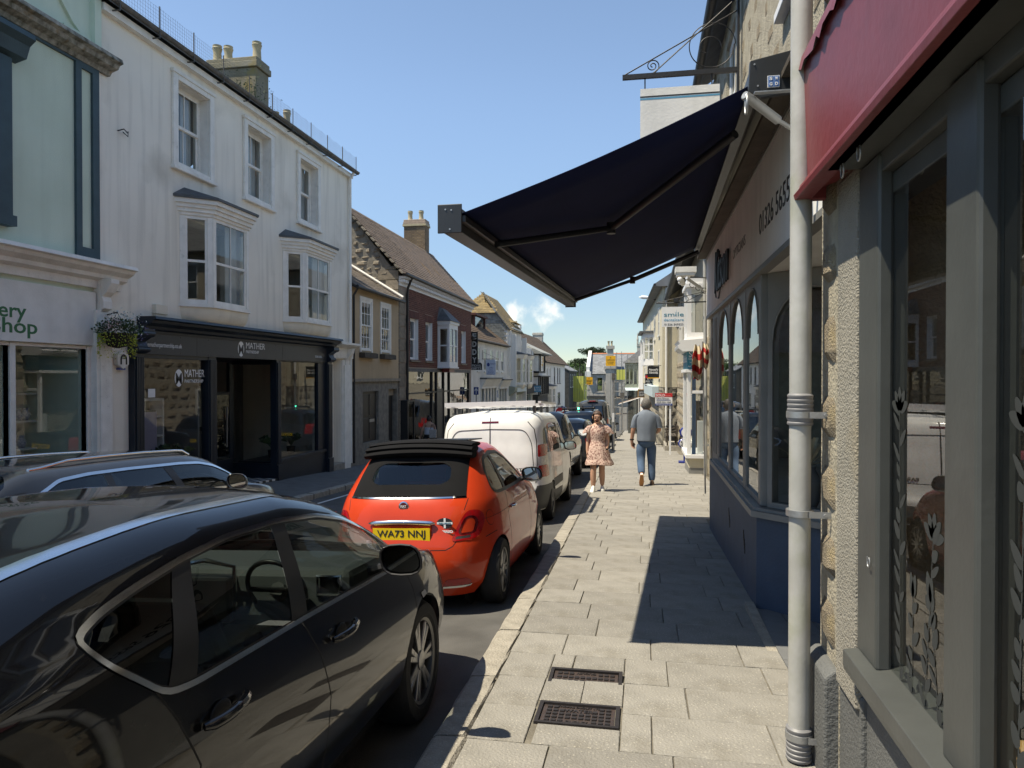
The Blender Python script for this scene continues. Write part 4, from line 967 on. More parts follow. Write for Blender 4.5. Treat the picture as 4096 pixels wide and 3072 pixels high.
for (a,b_) in ((11.46,11.74),(19.48,19.80)):
 m=MB(); m.py([(FX,2.08),(FX+.16,2.06),(FX+.22,2.1),(FX+.2,2.2),(FX+.16,2.28),(FX+.28,2.36),(FX+.34,2.46),(FX+.34,2.5),(FX,2.5)],a,b_); m.lathe([(.05,a-.02),(.05,b_+.02)],(FX+.20,0,2.14),12,'y'); m.lathe([(.065,a-.02),(.065,b_+.02)],(FX+.28,0,2.42),12,'y'); m.build('console_bracket','navy_shop',cb)
m=MB(); m.box(FX-.08,FX+.06,11.72,13.8,1.99,2.06); m.build('shopfront_head','navy_shop',cb); MB().box(FX-.08,FX+.08,11.72,13.8,-1.2,-.28).build('stall_riser','navy_shop',cb); m=MB(); m.box(FX-.08,FX+.06,16.86,19.5,2.03,2.06); m.box(FX-1.1,FX+.06,16.86,19.5,-1.6,-.50); m.box(FX-.05,FX+.1,16.84,19.5,-.50,-.42); m.box(FX-.06,FX+.05,19.04,19.5,-.42,2.03); m.box(FX-.05,FX+.02,16.86,16.93,-.42,2.03); m.build('shopfront_frame','navy_shop',cb,bevel=.006)
MB().quad((FX-.02,11.72,-.3),(FX-.02,13.8,-.3),(FX-.02,13.8,2.0),(FX-.02,11.72,2.0)).build('shop_pane','shop_glass',cb)
MB().quad((FX-.01,16.93,-.42),(FX-.01,19.04,-.42),(FX-.01,19.04,2.03),(FX-.01,16.93,2.03)).build('shop_pane','shop_glass',cb)
# recessed porch: return pane, back door, chequered floor
m=MB(); m.box(-10.25,FX-.12,16.70,16.78,-.95,-.52); m.box(-10.25,FX-.12,16.70,16.78,1.95,2.06); m.box(-10.25,-10.15,14.2,16.7,-.95,-.4); m.box(-10.25,-10.15,14.2,16.78,2.0,2.06); m.box(-10.25,-10.17,15.62,15.74,-.4,2.0); m.box(-10.25,-10.17,16.6,16.78,-.5,2.0); m.box(-10.24,-10.18,15.74,16.6,1.2,1.27); m.build('porch_frame','navy_shop',cb)
MB().quad((-10.2,16.74,-.52),(FX-.1,16.74,-.52),(FX-.1,16.74,1.96),(-10.2,16.74,1.96)).build('return_pane','shop_glass',cb)
m=MB(); m.box(-10.22,-10.18,15.76,16.58,-.6,1.2); m.build('door','dark_glass',cb); MB().box(-10.16,-10.13,16.42,16.45,-.1,.9).build('door_handle','galv',cb)
MB().box(-10.2,FX+.05,14.1,16.8,2.06,2.1).build('porch_ceiling','fascia_grey',cb)
pm('tile_black',(.02,.02,.022),.4,var=.1); pm('tile_white',(.62,.61,.58),.4,var=.1)
tb,tw_=MB().box(0,.148,0,.148,-.05,0).me('porch_tile','tile_black'),MB().box(0,.148,0,.148,-.05,0).me('porch_tile','tile_white')
for i in range(8):
 for j in range(17): o=mobj('porch_tile',tb if (i+j) % 2 else tw_,cb); o.location=(-10.1+.15*i,14.12+.15*j,gz(14.12+.15*j)-.045); o.rotation_euler=(-SLOPE,0,0)
m=MB(); m.box(-10.2,FX,14.1,16.85,-1.4,gz(16.8)-.1); m.build('porch_step','granite_kerb',cb)
# window display: lilac screen, shelves, plants, poster on the glass
scr=thing('display_screen','lilac lit advertising screen standing in the navy shop window','screen',(-9.5,12.4,-.3))
MB().box(-9.56,-9.52,11.85,12.95,.05,.95).build('panel','screen_lilac',scr); MB().box(-9.6,-9.561,11.82,12.98,.02,.98).build('casing','black_text',scr); MB().box(-9.6,-9.5,12.3,12.5,-.5,.02).build('stand','black_text',scr)
text('HANNAH\nMOVING\nAGENTS',.12,'white_text',scr,(-9.518,11.95,.75),(0,1,0),(0,0,1),width=.32)
text('READY TO LET\nPROPERTIES',.1,'cloth_blue',scr,(-9.518,11.95,.4),(0,1,0),(0,0,1),width=.4)
bk=thing('bookcase','white bookcase with brochures inside the navy shop','bookcase',(-9.9,13.3,-.4)); m=MB(); m.box(-10.2,-9.9,13.0,13.05,-.4,1.2); m.box(-10.2,-9.9,13.65,13.7,-.4,1.2); m.box(-10.2,-9.9,13.05,13.65,1.15,1.2); m.build('carcass','white_clean',bk)
for z in (0,.4,.8): MB().box(-10.2,-9.9,13.05,13.65,z,z+.03).build('shelf','white_clean',bk)
m=MB(); m.box(-12.5,-12.4,11,21,-1.5,2.6); m.box(-12.4,FX-.35,14.05,14.1,-1.3,2.6); m.build('inner_wall','interior_mid',cb)
pf=thing('framed_picture','large framed pale picture on the inner shop wall','picture',(-11.5,18,.4)); MB().box(-12.4,-12.36,17.2,19.0,.1,1.5).build('frame','black_text',pf); MB().box(-12.36,-12.355,17.32,18.88,.22,1.38).build('print','curtain_grey',pf)
text('MATHER',.2,'white_text',cb,(FX-.018,13.12,1.64),(0,1,0),(0,0,1),width=.66,height=.15,name='window_lettering'); text('PARTNERSHIP',.1,'white_text',cb,(FX-.018,13.12,1.52),(0,1,0),(0,0,1),width=.62,height=.07,name='window_lettering'); emblem(cb,FX-.017,12.93,1.62,.15)
MB().box(FX-.016,FX-.014,12.02,12.22,1.26,1.42).build('window_notice','white_clean',cb)
def plant(x,y,z,n,h,label,seed,mat='leaf_dark'):
 t=thing('potted_plant',label,'plant',(x,y,z),'plants in the shop window'); MB().lathe([(.09,0),(.12,.2),(.11,.2),(.1,.05)],(x,y,z),12).build('pot','basket_brown',t,smooth=40)
 m=MB(); r=random.Random(seed)
 for k in range(n):
  a=r.uniform(0,6.28); p=Vector((x,y,z+.2)); d=Vector((math.cos(a)*.5,math.sin(a)*.5,r.uniform(.6,1.4))).normalized(); q=p+d*h*r.uniform(.5,1); w=d.cross(Vector((0,0,1))).normalized()*h*.13; e=q+Vector((math.cos(a),math.sin(a),-.5))*h*.3
  m.quad(p,(p+q)/2+w*.4,q+w,e,q-w,(p+q)/2-w*.4)
 m.build('leaves',mat,t)
for (yy,n,h,l) in ((12.0,14,.5,'spiky potted plant at the near end of the navy shop window'),(12.75,20,.5,'broad leafed potted plant below the lilac screen'),(13.4,18,.5,'bushy potted plant beside the bookcase in the navy shop window'),(17.4,16,.45,'potted plant in the pane beyond the porch, next to the porch corner'),(18.4,16,.45,'potted plant in the pane beyond the porch, next to the white door')): plant(FX-.45,yy,-.35 if yy<15 else -.45,n,h,l,int(yy*10))
# ---- white door beside the shop
m=MB(); m.box(FX-.3,FX-.24,19.85,20.7,-.95,2.16); dr=m.build('door','tired_white',cb)
for (a,b_,c_,d_) in ((19.92,20.23,1.25,2.05),(20.32,20.63,1.25,2.05),(19.92,20.23,.1,1.1),(20.32,20.63,.1,1.1),(19.92,20.23,-.8,-.05),(20.32,20.63,-.8,-.05)): MB().box(FX-.24,FX-.225,a,b_,c_,d_).build('door_panel','tired_white',dr,bevel=.008)
m=MB(); m.box(FX-.3,FX+.05,20.72,21.3,gz(21)-.3,2.16); m.box(FX+.05,FX+.1,20.78,21.24,gz(21)-.3,2.0); m.py([(FX,2.5),(FX+.3,2.5),(FX+.26,2.35),(FX+.1,2.15),(FX+.06,1.9),(FX,1.9)],20.9,21.1); m.build('door_pilaster','tired_white',cb,bevel=.008)
cornice('door_cornice',[(.36,2.66),(.36,2.60),(.24,2.55),(.12,2.5),(.1,2.2)],FX,19.99,21.42,'tired_white',cb)
MB().box(FX-.3,FX+.12,19.8,20.72,-1.5,-.95).build('doorstep','granite_kerb',cb)
# ---------------------------------------------------------------- hanging flower basket
pc=atX(742/1.58,1000+545/1.58,-8.62)
hb=thing('hanging_basket','hanging basket with pink flowers, silver foliage and trailing lime creeper on the shop corner','basket',(pc.x,pc.y,pc.z-.2))
MB().lathe([(.02,-.20),(.14,-.17),(.22,-.06),(.25,.05),(.23,.05)],pc,16).build('bowl','basket_brown',hb,smooth=60)
m=MB(); m.tube([(FX+.02,pc.y+.1,pc.z+.35),(pc.x,pc.y,pc.z+.40)],.012,6); m.tube([(pc.x,pc.y,pc.z+.40),(pc.x+.2,pc.y,pc.z+.05)],.005,5); m.tube([(pc.x,pc.y,pc.z+.40),(pc.x-.2,pc.y,pc.z+.05)],.005,5); m.build('bracket','black_iron',hb)
r=random.Random(12)
def foliage(name,mat,n,fn,s0,s1,par):
 m=MB()
 for k in range(n):
  p,dr_=fn(k); d=Vector(dr_).normalized()*r.uniform(s0,s1); w=d.cross(Vector((r.uniform(-1,1),r.uniform(-1,1),r.uniform(-1,1)))).normalized()*d.length*.32
  m.quad(p,p+d*.45+w,p+d,p+d*.45-w)
 return m.build(name,mat,par)
def mound(rx,rz,z0):
 def fn(k):
  a,e=r.uniform(0,6.28),r.uniform(0,1.4); q=r.uniform(.5,1.)
  dd=Vector((math.cos(a)*math.cos(e),math.sin(a)*math.cos(e),math.sin(e))); return pc+Vector((dd.x*rx*q,dd.y*rx*q,z0+dd.z*rz*q)),dd+Vector((r.uniform(-.6,.6),r.uniform(-.6,.6),r.uniform(-.3,.6)))
 return fn
foliage('green_leaves','leaf_dark',750,mound(.40,.26,.03),.03,.06,hb); foliage('silver_leaves','leaf_silver',330,lambda k: (pc+Vector((r.gauss(.06,.09),r.gauss(.12,.13),.22+r.gauss(0,.09))),(r.uniform(-1,1),r.uniform(-1,1),r.uniform(0,1))),.03,.06,hb)
foliage('lime_creeper','leaf_lime',620,lambda k: (lambda a,h: (pc+Vector((math.cos(a)*(.25+.03*math.sin(k)),math.sin(a)*(.27),.06-h*(.42 if (k % 7)<3 else .22))),(math.cos(a),math.sin(a),-.6)))((k % 23)/23*6.28+r.gauss(0,.08),r.random()),.025,.045,hb)
foliage('pink_flowers','flower_pink',150,lambda k: (pc+Vector((r.gauss(.08,.1),r.gauss(-.17,.1),.17+r.gauss(0,.08))),(r.uniform(-1,1),r.uniform(-1,1),r.uniform(0,1))),.02,.035,hb); foliage('violet_flowers','flower_violet',90,lambda k: (pc+Vector((r.gauss(.15,.12),r.gauss(.32,.09),.02+r.gauss(0,.1))),(r.uniform(-1,1),r.uniform(-1,1),r.uniform(0,1))),.02,.03,hb)
# ================================================================ tan cottage
tbd=thing('tan_cottage','low tan roughcast cottage with two sash windows above a brown ashlar ground floor','building',(-11,23.7,gz(23.7)))
m=MB(); wallgrid(m,FX-.3,FX,21.4,26.0,1.56,4.5,[(22.3,23.2,2.5,4.16),(24.15,25.02,2.5,4.16)]); m.box(-13,FX-.3,21.4,21.6,-1.8,4.5); m.box(-13.2,-13,21.4,26,-1.8,4.5); m.build('upper_wall','tan_render',tbd)
m=MB(); wallgrid(m,FX-.3,FX-.02,21.4,26.0,-1.8,1.5,[(22.5,23.95,-.55,1.15),(24.95,25.85,-1.5,1.2)]); gfw=m.build('ground_wall','rubble_mortar',tbd)
stones(gfw,'ashlar',(FX-.03,21.45,-1.5),(0,1,0),(1,0,0),4.55,2.98,course=(.26,.34),width=(.4,.8),depth=.05,gap=.012,bulge=.1,seed=31,clip=lambda u,w: not ((.95<u<2.6 and .85<w<2.75) or (3.4<u<4.5 and w<2.8)))
MB().box(FX-.1,FX+.07,21.4,26.05,1.48,1.58).build('string_course','ashlar',tbd)
for (a,b_) in ((22.3,23.2),(24.15,25.02)):
 w=window(tbd,FX,1,a,b_,2.5,4.16,cols=3,rows=2,rec=.05,fr=.05,bar=.022,mat='tired_white',sill=False); m=MB(); m.box(FX,FX+.03,a-.1,a,2.45,4.26); m.box(FX,FX+.03,b_,b_+.1,2.45,4.26); m.box(FX,FX+.03,a,b_,4.16,4.26); m.build('surround','tired_white',w)
 bxx=thing('window_box','empty brown wooden window box under the tan cottage window '+('beside the cream building' if a<23 else 'beside the brick shop'),'window box',(FX+.1,(a+b_)/2,2.32)); MB().box(FX+.002,FX+.2,a-.15,b_+.15,2.26,2.42).build('box','wood_dark',bxx,bevel=.01); MB().box(FX+.03,FX+.17,a-.1,b_+.1,2.421,2.43).build('soil','earth',bxx)
m=MB(); m.box(FX-.2,FX-.12,22.5,23.95,-.55,1.15); shd=m.build('shutter_door','black_shutter',tbd)
for k in range(2):
 for (z0,z1) in ((-.45,.25),(.35,1.05)): MB().box(FX-.12,FX-.10,22.58+k*.72,23.15+k*.72,z0,z1).build('door_panel','black_shutter',shd,bevel=.008)
MB().box(FX-.118,FX-.095,23.3,23.75,.1,.2).build('lock_plate','galv',shd)
m=MB(); m.box(FX-.25,FX-.2,24.95,25.85,-1.5,.95); m.build('door','black_shutter',tbd); MB().box(FX-.22,FX-.15,24.95,25.85,.95,1.2).build('fanlight','ashlar',tbd)
dvt=Vector((-2.0,0,1.22)).normalized()
m=MB(); m.hexa([(FX+.18,21.4,4.42),(FX+.18,25.98,4.42),(-12.5,25.98,6.62),(-12.5,21.4,6.62),(FX+.18,21.4,4.5),(FX+.18,25.98,4.5),(-12.5,25.98,6.72),(-12.5,21.4,6.72)]); rf=m.build('roof','roof_under',tbd)
tiles_on(rf,(FX+.2,21.42,4.49),(0,1,0),dvt,4.55,3.6,.26,.2,'roof_slate_brown',200,seed=5)
m=MB(); m.tube([(FX+.24,21.42,4.47),(FX+.24,26,4.43)],.055,8); m.build('gutter','black_iron',rf,smooth=40)
m=MB(); m.tube([(FX+.2,21.55,4.42),(FX+.07,21.55,4.2),(FX+.07,21.55,gz(21.5))],.04,8); m.build('downpipe','black_iron',tbd,smooth=40)
m=MB(); a_=Vector((FX+.2,25.93,4.6)); m.tube([a_,a_+dvt*3.6],.06,6); m.build('cement_fillet','tired_white',rf)
# ================================================================ red-brick house with the stone gable
rb=thing('brick_house','red brick house with white dentil cornice, stone gable and mirrored shopfront below','building',(-11,31.8,gz(31.8)))
WB=[(27.38,28.42),(29.46,30.42),(35.55,36.48)]; bo=[(a,b_,2.3,3.98) for a,b_ in WB]+[(31.25,32.7,2.0,4.1)]
m=MB(); wallgrid(m,FX-.35,FX-.012,26.02,37.72,1.95,5.45,bo); m.box(FX-.35,FX-.01,26.02,27.05,-2.4,1.95); m.box(FX-.35,FX-.01,37.25,37.72,-2.4,1.95); m.box(-13.3,FX-.35,37.5,37.72,-2.4,5.45); m.box(-13.5,-13.3,26.02,37.72,-2.4,5.45); m.box(-13.3,FX-.35,26.3,37.5,1.9,2.0)
m.py([(FX,5.3),(-11.15,8.0),(-13.3,5.3)],37.5,37.7)
wb=m.build('wall','brick_mortar',rb)
bricks_on(wb,FX-.012,1,27.0,37.7,2.02,5.22,bo+[(27.28,28.52,3.98,4.25),(29.36,30.52,3.98,4.25),(35.45,36.58,3.98,4.25)])
for (a,b_) in WB:
 window(rb,FX,1,a,b_,2.3,3.98,cols=1,rec=.2,fr=.07,sash=.05,mat='white_clean',sillmat='ashlar')
 me=MB().box(-.05,.012,-.036,.036,-.14,.14).me('lintel_brick','brick_red')
 for k in range(15): o=mobj('lintel_brick',me,wb); u=lerp(a-.06,b_+.06,k/14); o.location=(FX-.012,u,4.115); o.rotation_euler=(-(k-7)*.022,0,0)
 MB().box(FX-.2,FX,b_-.01,b_,2.3,3.98).build('reveal','white_clean',rb)
for k in range(14): # granite quoins at the near corner
 zz=gz(26)-.2+k*.46
 if zz>4.9: break
 o=mobj('quoin',MB().add([(-.25,-.5,-.5),(-.25,.5,-.5),(-.25,.5,.5),(-.25,-.5,.5),(.02,-.49,-.48),(.02,.49,-.48),(.02,.49,.48),(.02,-.49,.48)],[(4,5,6,7),(0,1,5,4),(1,2,6,5),(2,3,7,6),(3,0,4,7)]).me('quoin','ashlar') if k==0 else qm,wb); qm=o.data
 ww=.95 if k % 2 else .7; o.scale=(1,ww,.45); o.location=(FX,26.03+ww/2,zz+.23)
# stone gable facing down the street
gw=MB(); gw.py([(FX-.02,-2.4),(FX-.02,5.42),(-11.1,8.05),(-13.3,5.42),(-13.3,-2.4)],26.02,26.3); gwo=gw.build('gable','rubble_mortar',rb)
stones(gwo,'rubble',(-13.2,26.03,4.3),(1,0,0),(0,-1,0),4.1,3.8,course=(.16,.34),width=(.25,.75),depth=.14,gap=.03,seed=41,bulge=.9,clip=lambda u,w: (w+4.3<5.5+1.22*min(u+.1,4.2-u)-.12),wob=.15)
for k in range(4): o=mobj('quoin',qm,gwo); o.matrix_basis=Matrix(((0,.8 if k % 2 else .5,0,-9.4+(.0 if k % 2 else .15)),(-1,0,0,26.0),(0,0,.36,4.35+k*.37),(0,0,0,1)))
sl=(Vector((-11.15,0,8.15))-Vector((FX+.25,0,5.48))).normalized(); LL=(Vector((-11.15,0,8.15))-Vector((FX+.25,0,5.48))).length
m=MB(); m.py([(FX+.25,5.40),(FX+.25,5.47),(-11.15,8.14),(-13.6,5.4),(-13.6,5.32),(-11.15,8.02)],25.9,37.85); rf=m.build('roof','roof_under',rb)
tiles_on(rf,(FX+.28,25.92,5.47),(0,1,0),sl,11.9,LL,.27,.17,'roof_tile',300,seed=9)
m=MB(); m.prism([(-.1,-.06),(0,.05),(.1,-.06)],lambda p,tt: (-11.15+p[0],tt,8.16+p[1]),25.9,37.85); m.build('ridge','roof_tile',rf)
me=MB().box(-.09,.09,-.12,.12,-.025,.03).me('verge_slab','rubble')
for k in range(13): o=mobj('verge_slab',me,rf); p=Vector((FX+.25,25.88,5.45))+sl*(LL*(k+.5)/13); o.location=p; o.rotation_euler=(0,math.atan2(sl.z,-sl.x),0)
cornice('cornice',[(.26,5.42),(.28,5.36),(.2,5.33),(.05,5.32),(.05,5.2),(.02,5.18),(.02,5.08)],FX,26.03,37.75,'white_clean',rb)
me=MB().box(0,.14,-.055,.055,0,.10).me('dentil','white_clean')
for k in range(56): o=mobj('dentil',me,rb); o.location=(FX+.05,26.15+k*.206,5.205)
m=MB(); m.tube([(FX+.32,25.95,5.47),(FX+.32,37.85,5.44)],.06,8); m.build('gutter','black_iron',rf,smooth=40)
m=MB(); m.tube([(FX+.3,26.7,5.42),(FX+.12,26.75,5.05),(FX+.08,26.8,4.8),(FX+.08,26.8,gz(26.8))],.05,8); m.build('downpipe','black_iron',rb,smooth=40)
ch=chimney(rb,-12.3,-11.15,36.4,37.1,6.8,9.85,'brick_mortar',[(-12.05,36.7,.5),(-11.45,36.7,.5)],cap=.04,potmat='pot_clay',pr=.13)
bricks_on(ch,0,1,0,1.15,7.3,9.5,[],'brick_brown',120,org=(-12.3,36.4,0),ud=(1,0,0),nd=(0,-1,0)); bricks_on(ch,0,1,0,.7,7.3,9.5,[],'brick_brown',60,org=(-11.15,36.4,0),ud=(0,1,0),nd=(1,0,0))
MB().box(-12.36,-11.09,36.34,37.16,9.5,9.6).build('lichen_cap','pot_clay',ch)
# square oriel with slate roof
ox=FX+.55
m=MB(); m.box(FX,ox,31.25,32.72,2.08,2.3); m.box(FX,ox,31.25,32.72,3.78,4.0); m.box(FX-.02,ox+.06,31.18,32.79,4.0,4.12); m.box(FX,ox+.04,31.2,32.77,2.02,2.08)
for (x_,y_) in ((FX,31.25),(ox-.1,31.25),(ox-.1,32.62),(FX,32.62)): m.box(x_,x_+.1,y_,y_+.1,2.3,3.78)
m.box(FX+.1,ox-.1,31.26,31.32,3.0,3.06); m.box(ox-.07,ox-.02,31.35,32.62,3.0,3.06); m.box(ox-.07,ox-.02,31.95,32.02,2.3,3.78); orl=m.build('oriel_window','white_clean',rb)
MB().quad((FX+.08,31.29,2.3),(ox-.08,31.29,2.3),(ox-.08,31.29,3.78),(FX+.08,31.29,3.78)).build('pane','old_glass',orl); MB().quad((ox-.05,31.3,2.3),(ox-.05,32.68,2.3),(ox-.05,32.68,3.78),(ox-.05,31.3,3.78)).build('pane','old_glass',orl)
for k in range(7): MB().box(FX+.05+k*.08,FX+.09+k*.08,31.15,31.18,3.93,3.99).build('dentil','white_clean',orl)
m=MB(); m.add([(FX-.01,31.12,4.12),(ox+.12,31.12,4.12),(ox+.12,32.85,4.12),(FX-.01,32.85,4.12),(FX-.01,31.5,4.78),(FX-.01,32.5,4.78),(FX+.12,31.6,4.7),(FX+.12,32.4,4.7)],[(0,1,6,4),(1,2,7,6),(2,3,5,7),(4,6,7,5),(0,3,2,1)]); m.build('oriel_roof','slate',orl)
MB().box(FX+.1,FX+.45,31.6,32.5,1.85,2.02).build('base_board','red_paint',orl)
# mirrored shopfront
MB().box(FX-.02,FX+.05,27.05,37.3,1.84,1.97).build('shop_fascia','gutter_grey',rb)
for (a,b_) in ((27.15,30.4),(30.5,31.2),(32.35,33.3),(33.4,37.2)):
 MB().quad((FX-.06,a,gz(32)-.2),(FX-.06,b_,gz(32)-.2),(FX-.06,b_,.95),(FX-.06,a,.95)).build('shop_pane','mirror_glass',rb)
MB().quad((FX-.06,27.1,.98),(FX-.06,33.2,.98),(FX-.06,33.2,1.84),(FX-.06,27.1,1.84)).build('shop_pane','mirror_glass',rb); MB().quad((FX-.06,33.25,.98),(FX-.06,37.2,.98),(FX-.06,37.2,1.84),(FX-.06,33.25,1.84)).build('shop_pane','mirror_glass',rb)
m=MB(); m.box(FX-.1,FX-.04,31.2,32.35,gz(32)-.4,1.1); m.build('door','fascia_grey',rb)
for yy in (27.05,30.42,31.15,32.3,33.3,37.2): MB().box(FX-.09,FX,yy,yy+.09,-2.2,1.84).build('mullion','black_shutter',rb)
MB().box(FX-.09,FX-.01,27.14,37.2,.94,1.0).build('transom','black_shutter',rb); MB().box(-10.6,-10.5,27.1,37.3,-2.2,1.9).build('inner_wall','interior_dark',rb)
MB().box(FX-.12,FX+.06,27.05,37.3,-2.6,gz(32)-.2).build('stall_riser','black_shutter',rb)
# glass display case by the brick corner
dc=thing('display_case','tall dark glazed display case fixed beside the mirrored shopfront','display case',(FX+.2,26.5,gz(26.5))); m=MB(); m.box(FX,FX+.3,26.15,26.25,-1.1,.75); m.box(FX,FX+.3,26.95,27.02,-1.1,.75); m.box(FX,FX+.3,26.25,26.95,-1.1,-1.0); m.box(FX,FX+.3,26.25,26.95,.68,.75); m.build('frame','black_shutter',dc); MB().box(FX+.26,FX+.27,26.25,26.95,-1.0,.68).build('pane','dark_glass',dc)
# ---------------------------------------------------------------- vertical toy-shop sign
es=thing('toy_shop_sign','tall black vertical sign reading EDDY TOYS GIFTS in pale block letters','sign',(-8.95,38.2,3))
pm('sign_black',(.008,.008,.009),.5,var=.2,scale=5); pm('letter_grey',(.50,.51,.50),.6,var=.25,scale=9)
m=MB(); m.box(-9.13,-8.75,38.16,38.22,2.0,4.06); m.box(-8.75,-8.52,38.16,38.22,2.0,2.28); n=8
m.py([(-8.75,2.28),(-8.52,2.28)]+[(-8.635+.115*math.cos(math.pi*k/n),2.28+.12*math.sin(math.pi*k/n)) for k in range(1,n)],38.16,38.22); eb=m.build('board','sign_black',es)
for k,ch_ in enumerate('EDDY'): text(ch_,.4,'letter_grey',eb,(-8.93,38.157,3.68-k*.43),(1,0,0),(0,0,1),align='CENTER',width=.23,height=.30,off=.012)
text('TOYS',.2,'letter_grey',eb,(-8.83,38.157,2.17),(1,0,0),(0,0,1),align='CENTER',width=.5,height=.12,off=.006); text('GIFTS',.2,'letter_grey',eb,(-8.82,38.157,2.03),(1,0,0),(0,0,1),align='CENTER',width=.54,height=.12,off=.006)
# ================================================================ farther along: left-hand row
pm('white_old',(.80,.79,.76),.8,col2=(.68,.67,.64),scale=1.2,bump=.2,streak=.55,strcol=(.33,.32,.29))
pm('slate_hung',(.30,.31,.29),.85,col2=(.22,.225,.21),scale=2,rnd=.3,grime=((.28,.24,.12),1.2,.62,.6))
pm('slate_lichen',(.25,.17,.06),.9,col2=(.19,.15,.09),scale=2.5,rnd=.3,grime=((.22,.22,.18),2,.6,.6))
pm('roof_moss',(.12,.075,.045),.95,col2=(.075,.055,.04),scale=1.6,rnd=.2,bump=.4,grime=((.22,.20,.12),1.5,.63,.5))
pm('dormer_red',(.12,.045,.035),.7,var=.3,scale=5); pm('timber_black',(.012,.012,.012),.6,var=.3)
pm('dark_slate_wall',(.055,.058,.06),.85,var=.4,scale=3,rnd=.2)
pm('granite_grey',(.50,.475,.43),.9,col2=(.40,.38,.345),scale=1.5,bump=.3,streak=.25,strcol=(.2,.19,.17),rnd=.1)
pm('slate_grey',(.23,.24,.255),.75,var=.3,scale=2,rnd=.25); pm('ridge_orange',(.45,.17,.09),.85,var=.3,scale=3)
pm('net_yellow',(.62,.60,.10),.8,col2=(.48,.50,.14),scale=1.2); pm('orange_sign',(.85,.42,.015),.6,var=.05); pm('scaffold',(.30,.30,.29),.5,metal=.5,var=.3,scale=4)
pm('plank',(.22,.17,.12),.9,var=.3,scale=3)
pm('cream_rough',(.62,.565,.42),.9,col2=(.54,.49,.37),scale=2,bump=.8,bscale=25,streak=.3,strcol=(.4,.36,.28)); pm('sage',(.30,.33,.26),.6,var=.2,scale=3); pm('pale_blue',(.52,.62,.66),.6,var=.1)
pm('stone_warm',(.36,.305,.225),.95,col2=(.24,.205,.155),scale=2.5,bump=.9,bscale=25,rnd=.25)
pm('teal_sign',(.03,.22,.30),.5,var=.05); pm('sign_red',(.55,.02,.025),.5); pm('sign_navy',(.02,.05,.22),.5); pm('awning_brown',(.24,.17,.13),.9,var=.2); pm('lotto_blue',(.015,.03,.22),.35)
pm('cloth_red',(.50,.03,.03),.9,var=.2,scale=6); pm('cloth_cream',(.72,.62,.44),.9,var=.2,scale=6)
pm('forest',(.030,.055,.020),1.,col2=(.055,.085,.028),scale=.05,bump=.0); pm('field',(.12,.17,.05),1.,col2=(.2,.2,.08),scale=.02)
pm('pine_leaf',(.020,.042,.012),.9,var=.4,scale=3); pm('broad_leaf',(.05,.10,.022),.9,col2=(.03,.065,.016),scale=1.5); pm('bark',(.08,.06,.045),.95,var=.4)
LX=-9.1
# ---- low white shop house
b1=thing('white_shop_house','low white shop house with five sash windows and a mossy brown roof with dormer','building',(-11,43,gz(43)))
W5=[(39.5,40.3),(41.3,42.15),(43.1,43.95),(44.9,45.75),(46.6,47.5)]
m=MB(); wallgrid(m,LX-.3,LX,37.76,48.65,-2.8,3.75,[(a,b_,1.95,3.35) for a,b_ in W5]+[(40.4,44.9,-1.9,.95),(45.6,48.4,-1.9,.85)]); m.box(-13,LX-.3,48.4,48.65,-3,3.75); m.box(-13.2,-13,37.76,48.65,-3,3.75); m.build('wall','white_old',b1)
for (a,b_) in W5: window(b1,LX,1,a,b_,1.95,3.35,cols=2,rec=.08,fr=.06,bar=.03,mat='white_paint')
s1=(Vector((-12.3,0,6.4))-Vector((LX+.15,0,3.7))).normalized(); l1=(Vector((-12.3,0,6.4))-Vector((LX+.15,0,3.7))).length
m=MB(); m.py([(LX+.15,3.62),(LX+.15,3.72),(-12.3,6.4),(-13.4,5),(-13.4,3.7)],37.7,48.68); rf=m.build('roof','roof_under',b1); tiles_on(rf,(LX+.2,37.75,3.72),(0,1,0),s1,10.9,l1,.34,.24,'roof_moss',220,seed=6)
m=MB(); m.tube([(LX+.22,37.8,3.68),(LX+.22,48.7,3.70)],.06,6); m.build('gutter','gutter_grey',rf)
m=MB(); m.box(-12.2,-10.15,43.3,46.4,4.2,4.75); m.box(-12.2,-10.0,43.1,46.6,5.42,5.55)
for (x_,y_) in ((-10.25,43.3),(-10.25,46.25),(-11.9,43.3),(-11.0,43.3)): m.box(x_,x_+.14,y_,y_+.14,4.75,5.42)
dz=m.build('dormer','dormer_red',b1); MB().quad((-11.9,43.36,4.75),(-10.2,43.36,4.75),(-10.2,43.36,5.42),(-11.9,43.36,5.42)).build('pane','dark_glass',dz); MB().quad((-10.17,43.4,4.75),(-10.17,46.3,4.75),(-10.17,46.3,5.42),(-10.17,43.4,5.42)).build('pane','dark_glass',dz)
for (a,b_,zt) in ((40.4,44.9,1.0),(45.6,48.4,.9)):
 m=MB(); m.py([(LX,zt+.55),(LX+.35,zt+.5),(LX+.3,zt+.38),(LX+.12,zt+.05),(LX+.12,zt-.05),(LX,zt-.05)],a-.1,b_+.1); f1=m.build('shop_fascia','white_old',b1); MB().box(LX,LX+.42,a-.15,b_+.15,zt+.5,zt+.58).build('lead_cap','lead',f1)
 n=5 if b_-a>4 else 3
 for k in range(n+1): yy=lerp(a,b_-.1,k/n); MB().box(LX-.06,LX+.04,yy,yy+.1,gz(44)-.3,zt-.05).build('mullion','white_paint',b1)
 MB().box(LX-.05,LX+.03,a,b_,-.35,-.28).build('transom','white_paint',b1); MB().box(LX-.08,LX+.06,a,b_,-3,gz(44)+.45).build('stall_riser','white_old',b1); MB().quad((LX-.03,a,-1.8),(LX-.03,b_,-1.8),(LX-.03,b_,zt),(LX-.03,a,zt)).build('shop_pane','shop_glass',b1)
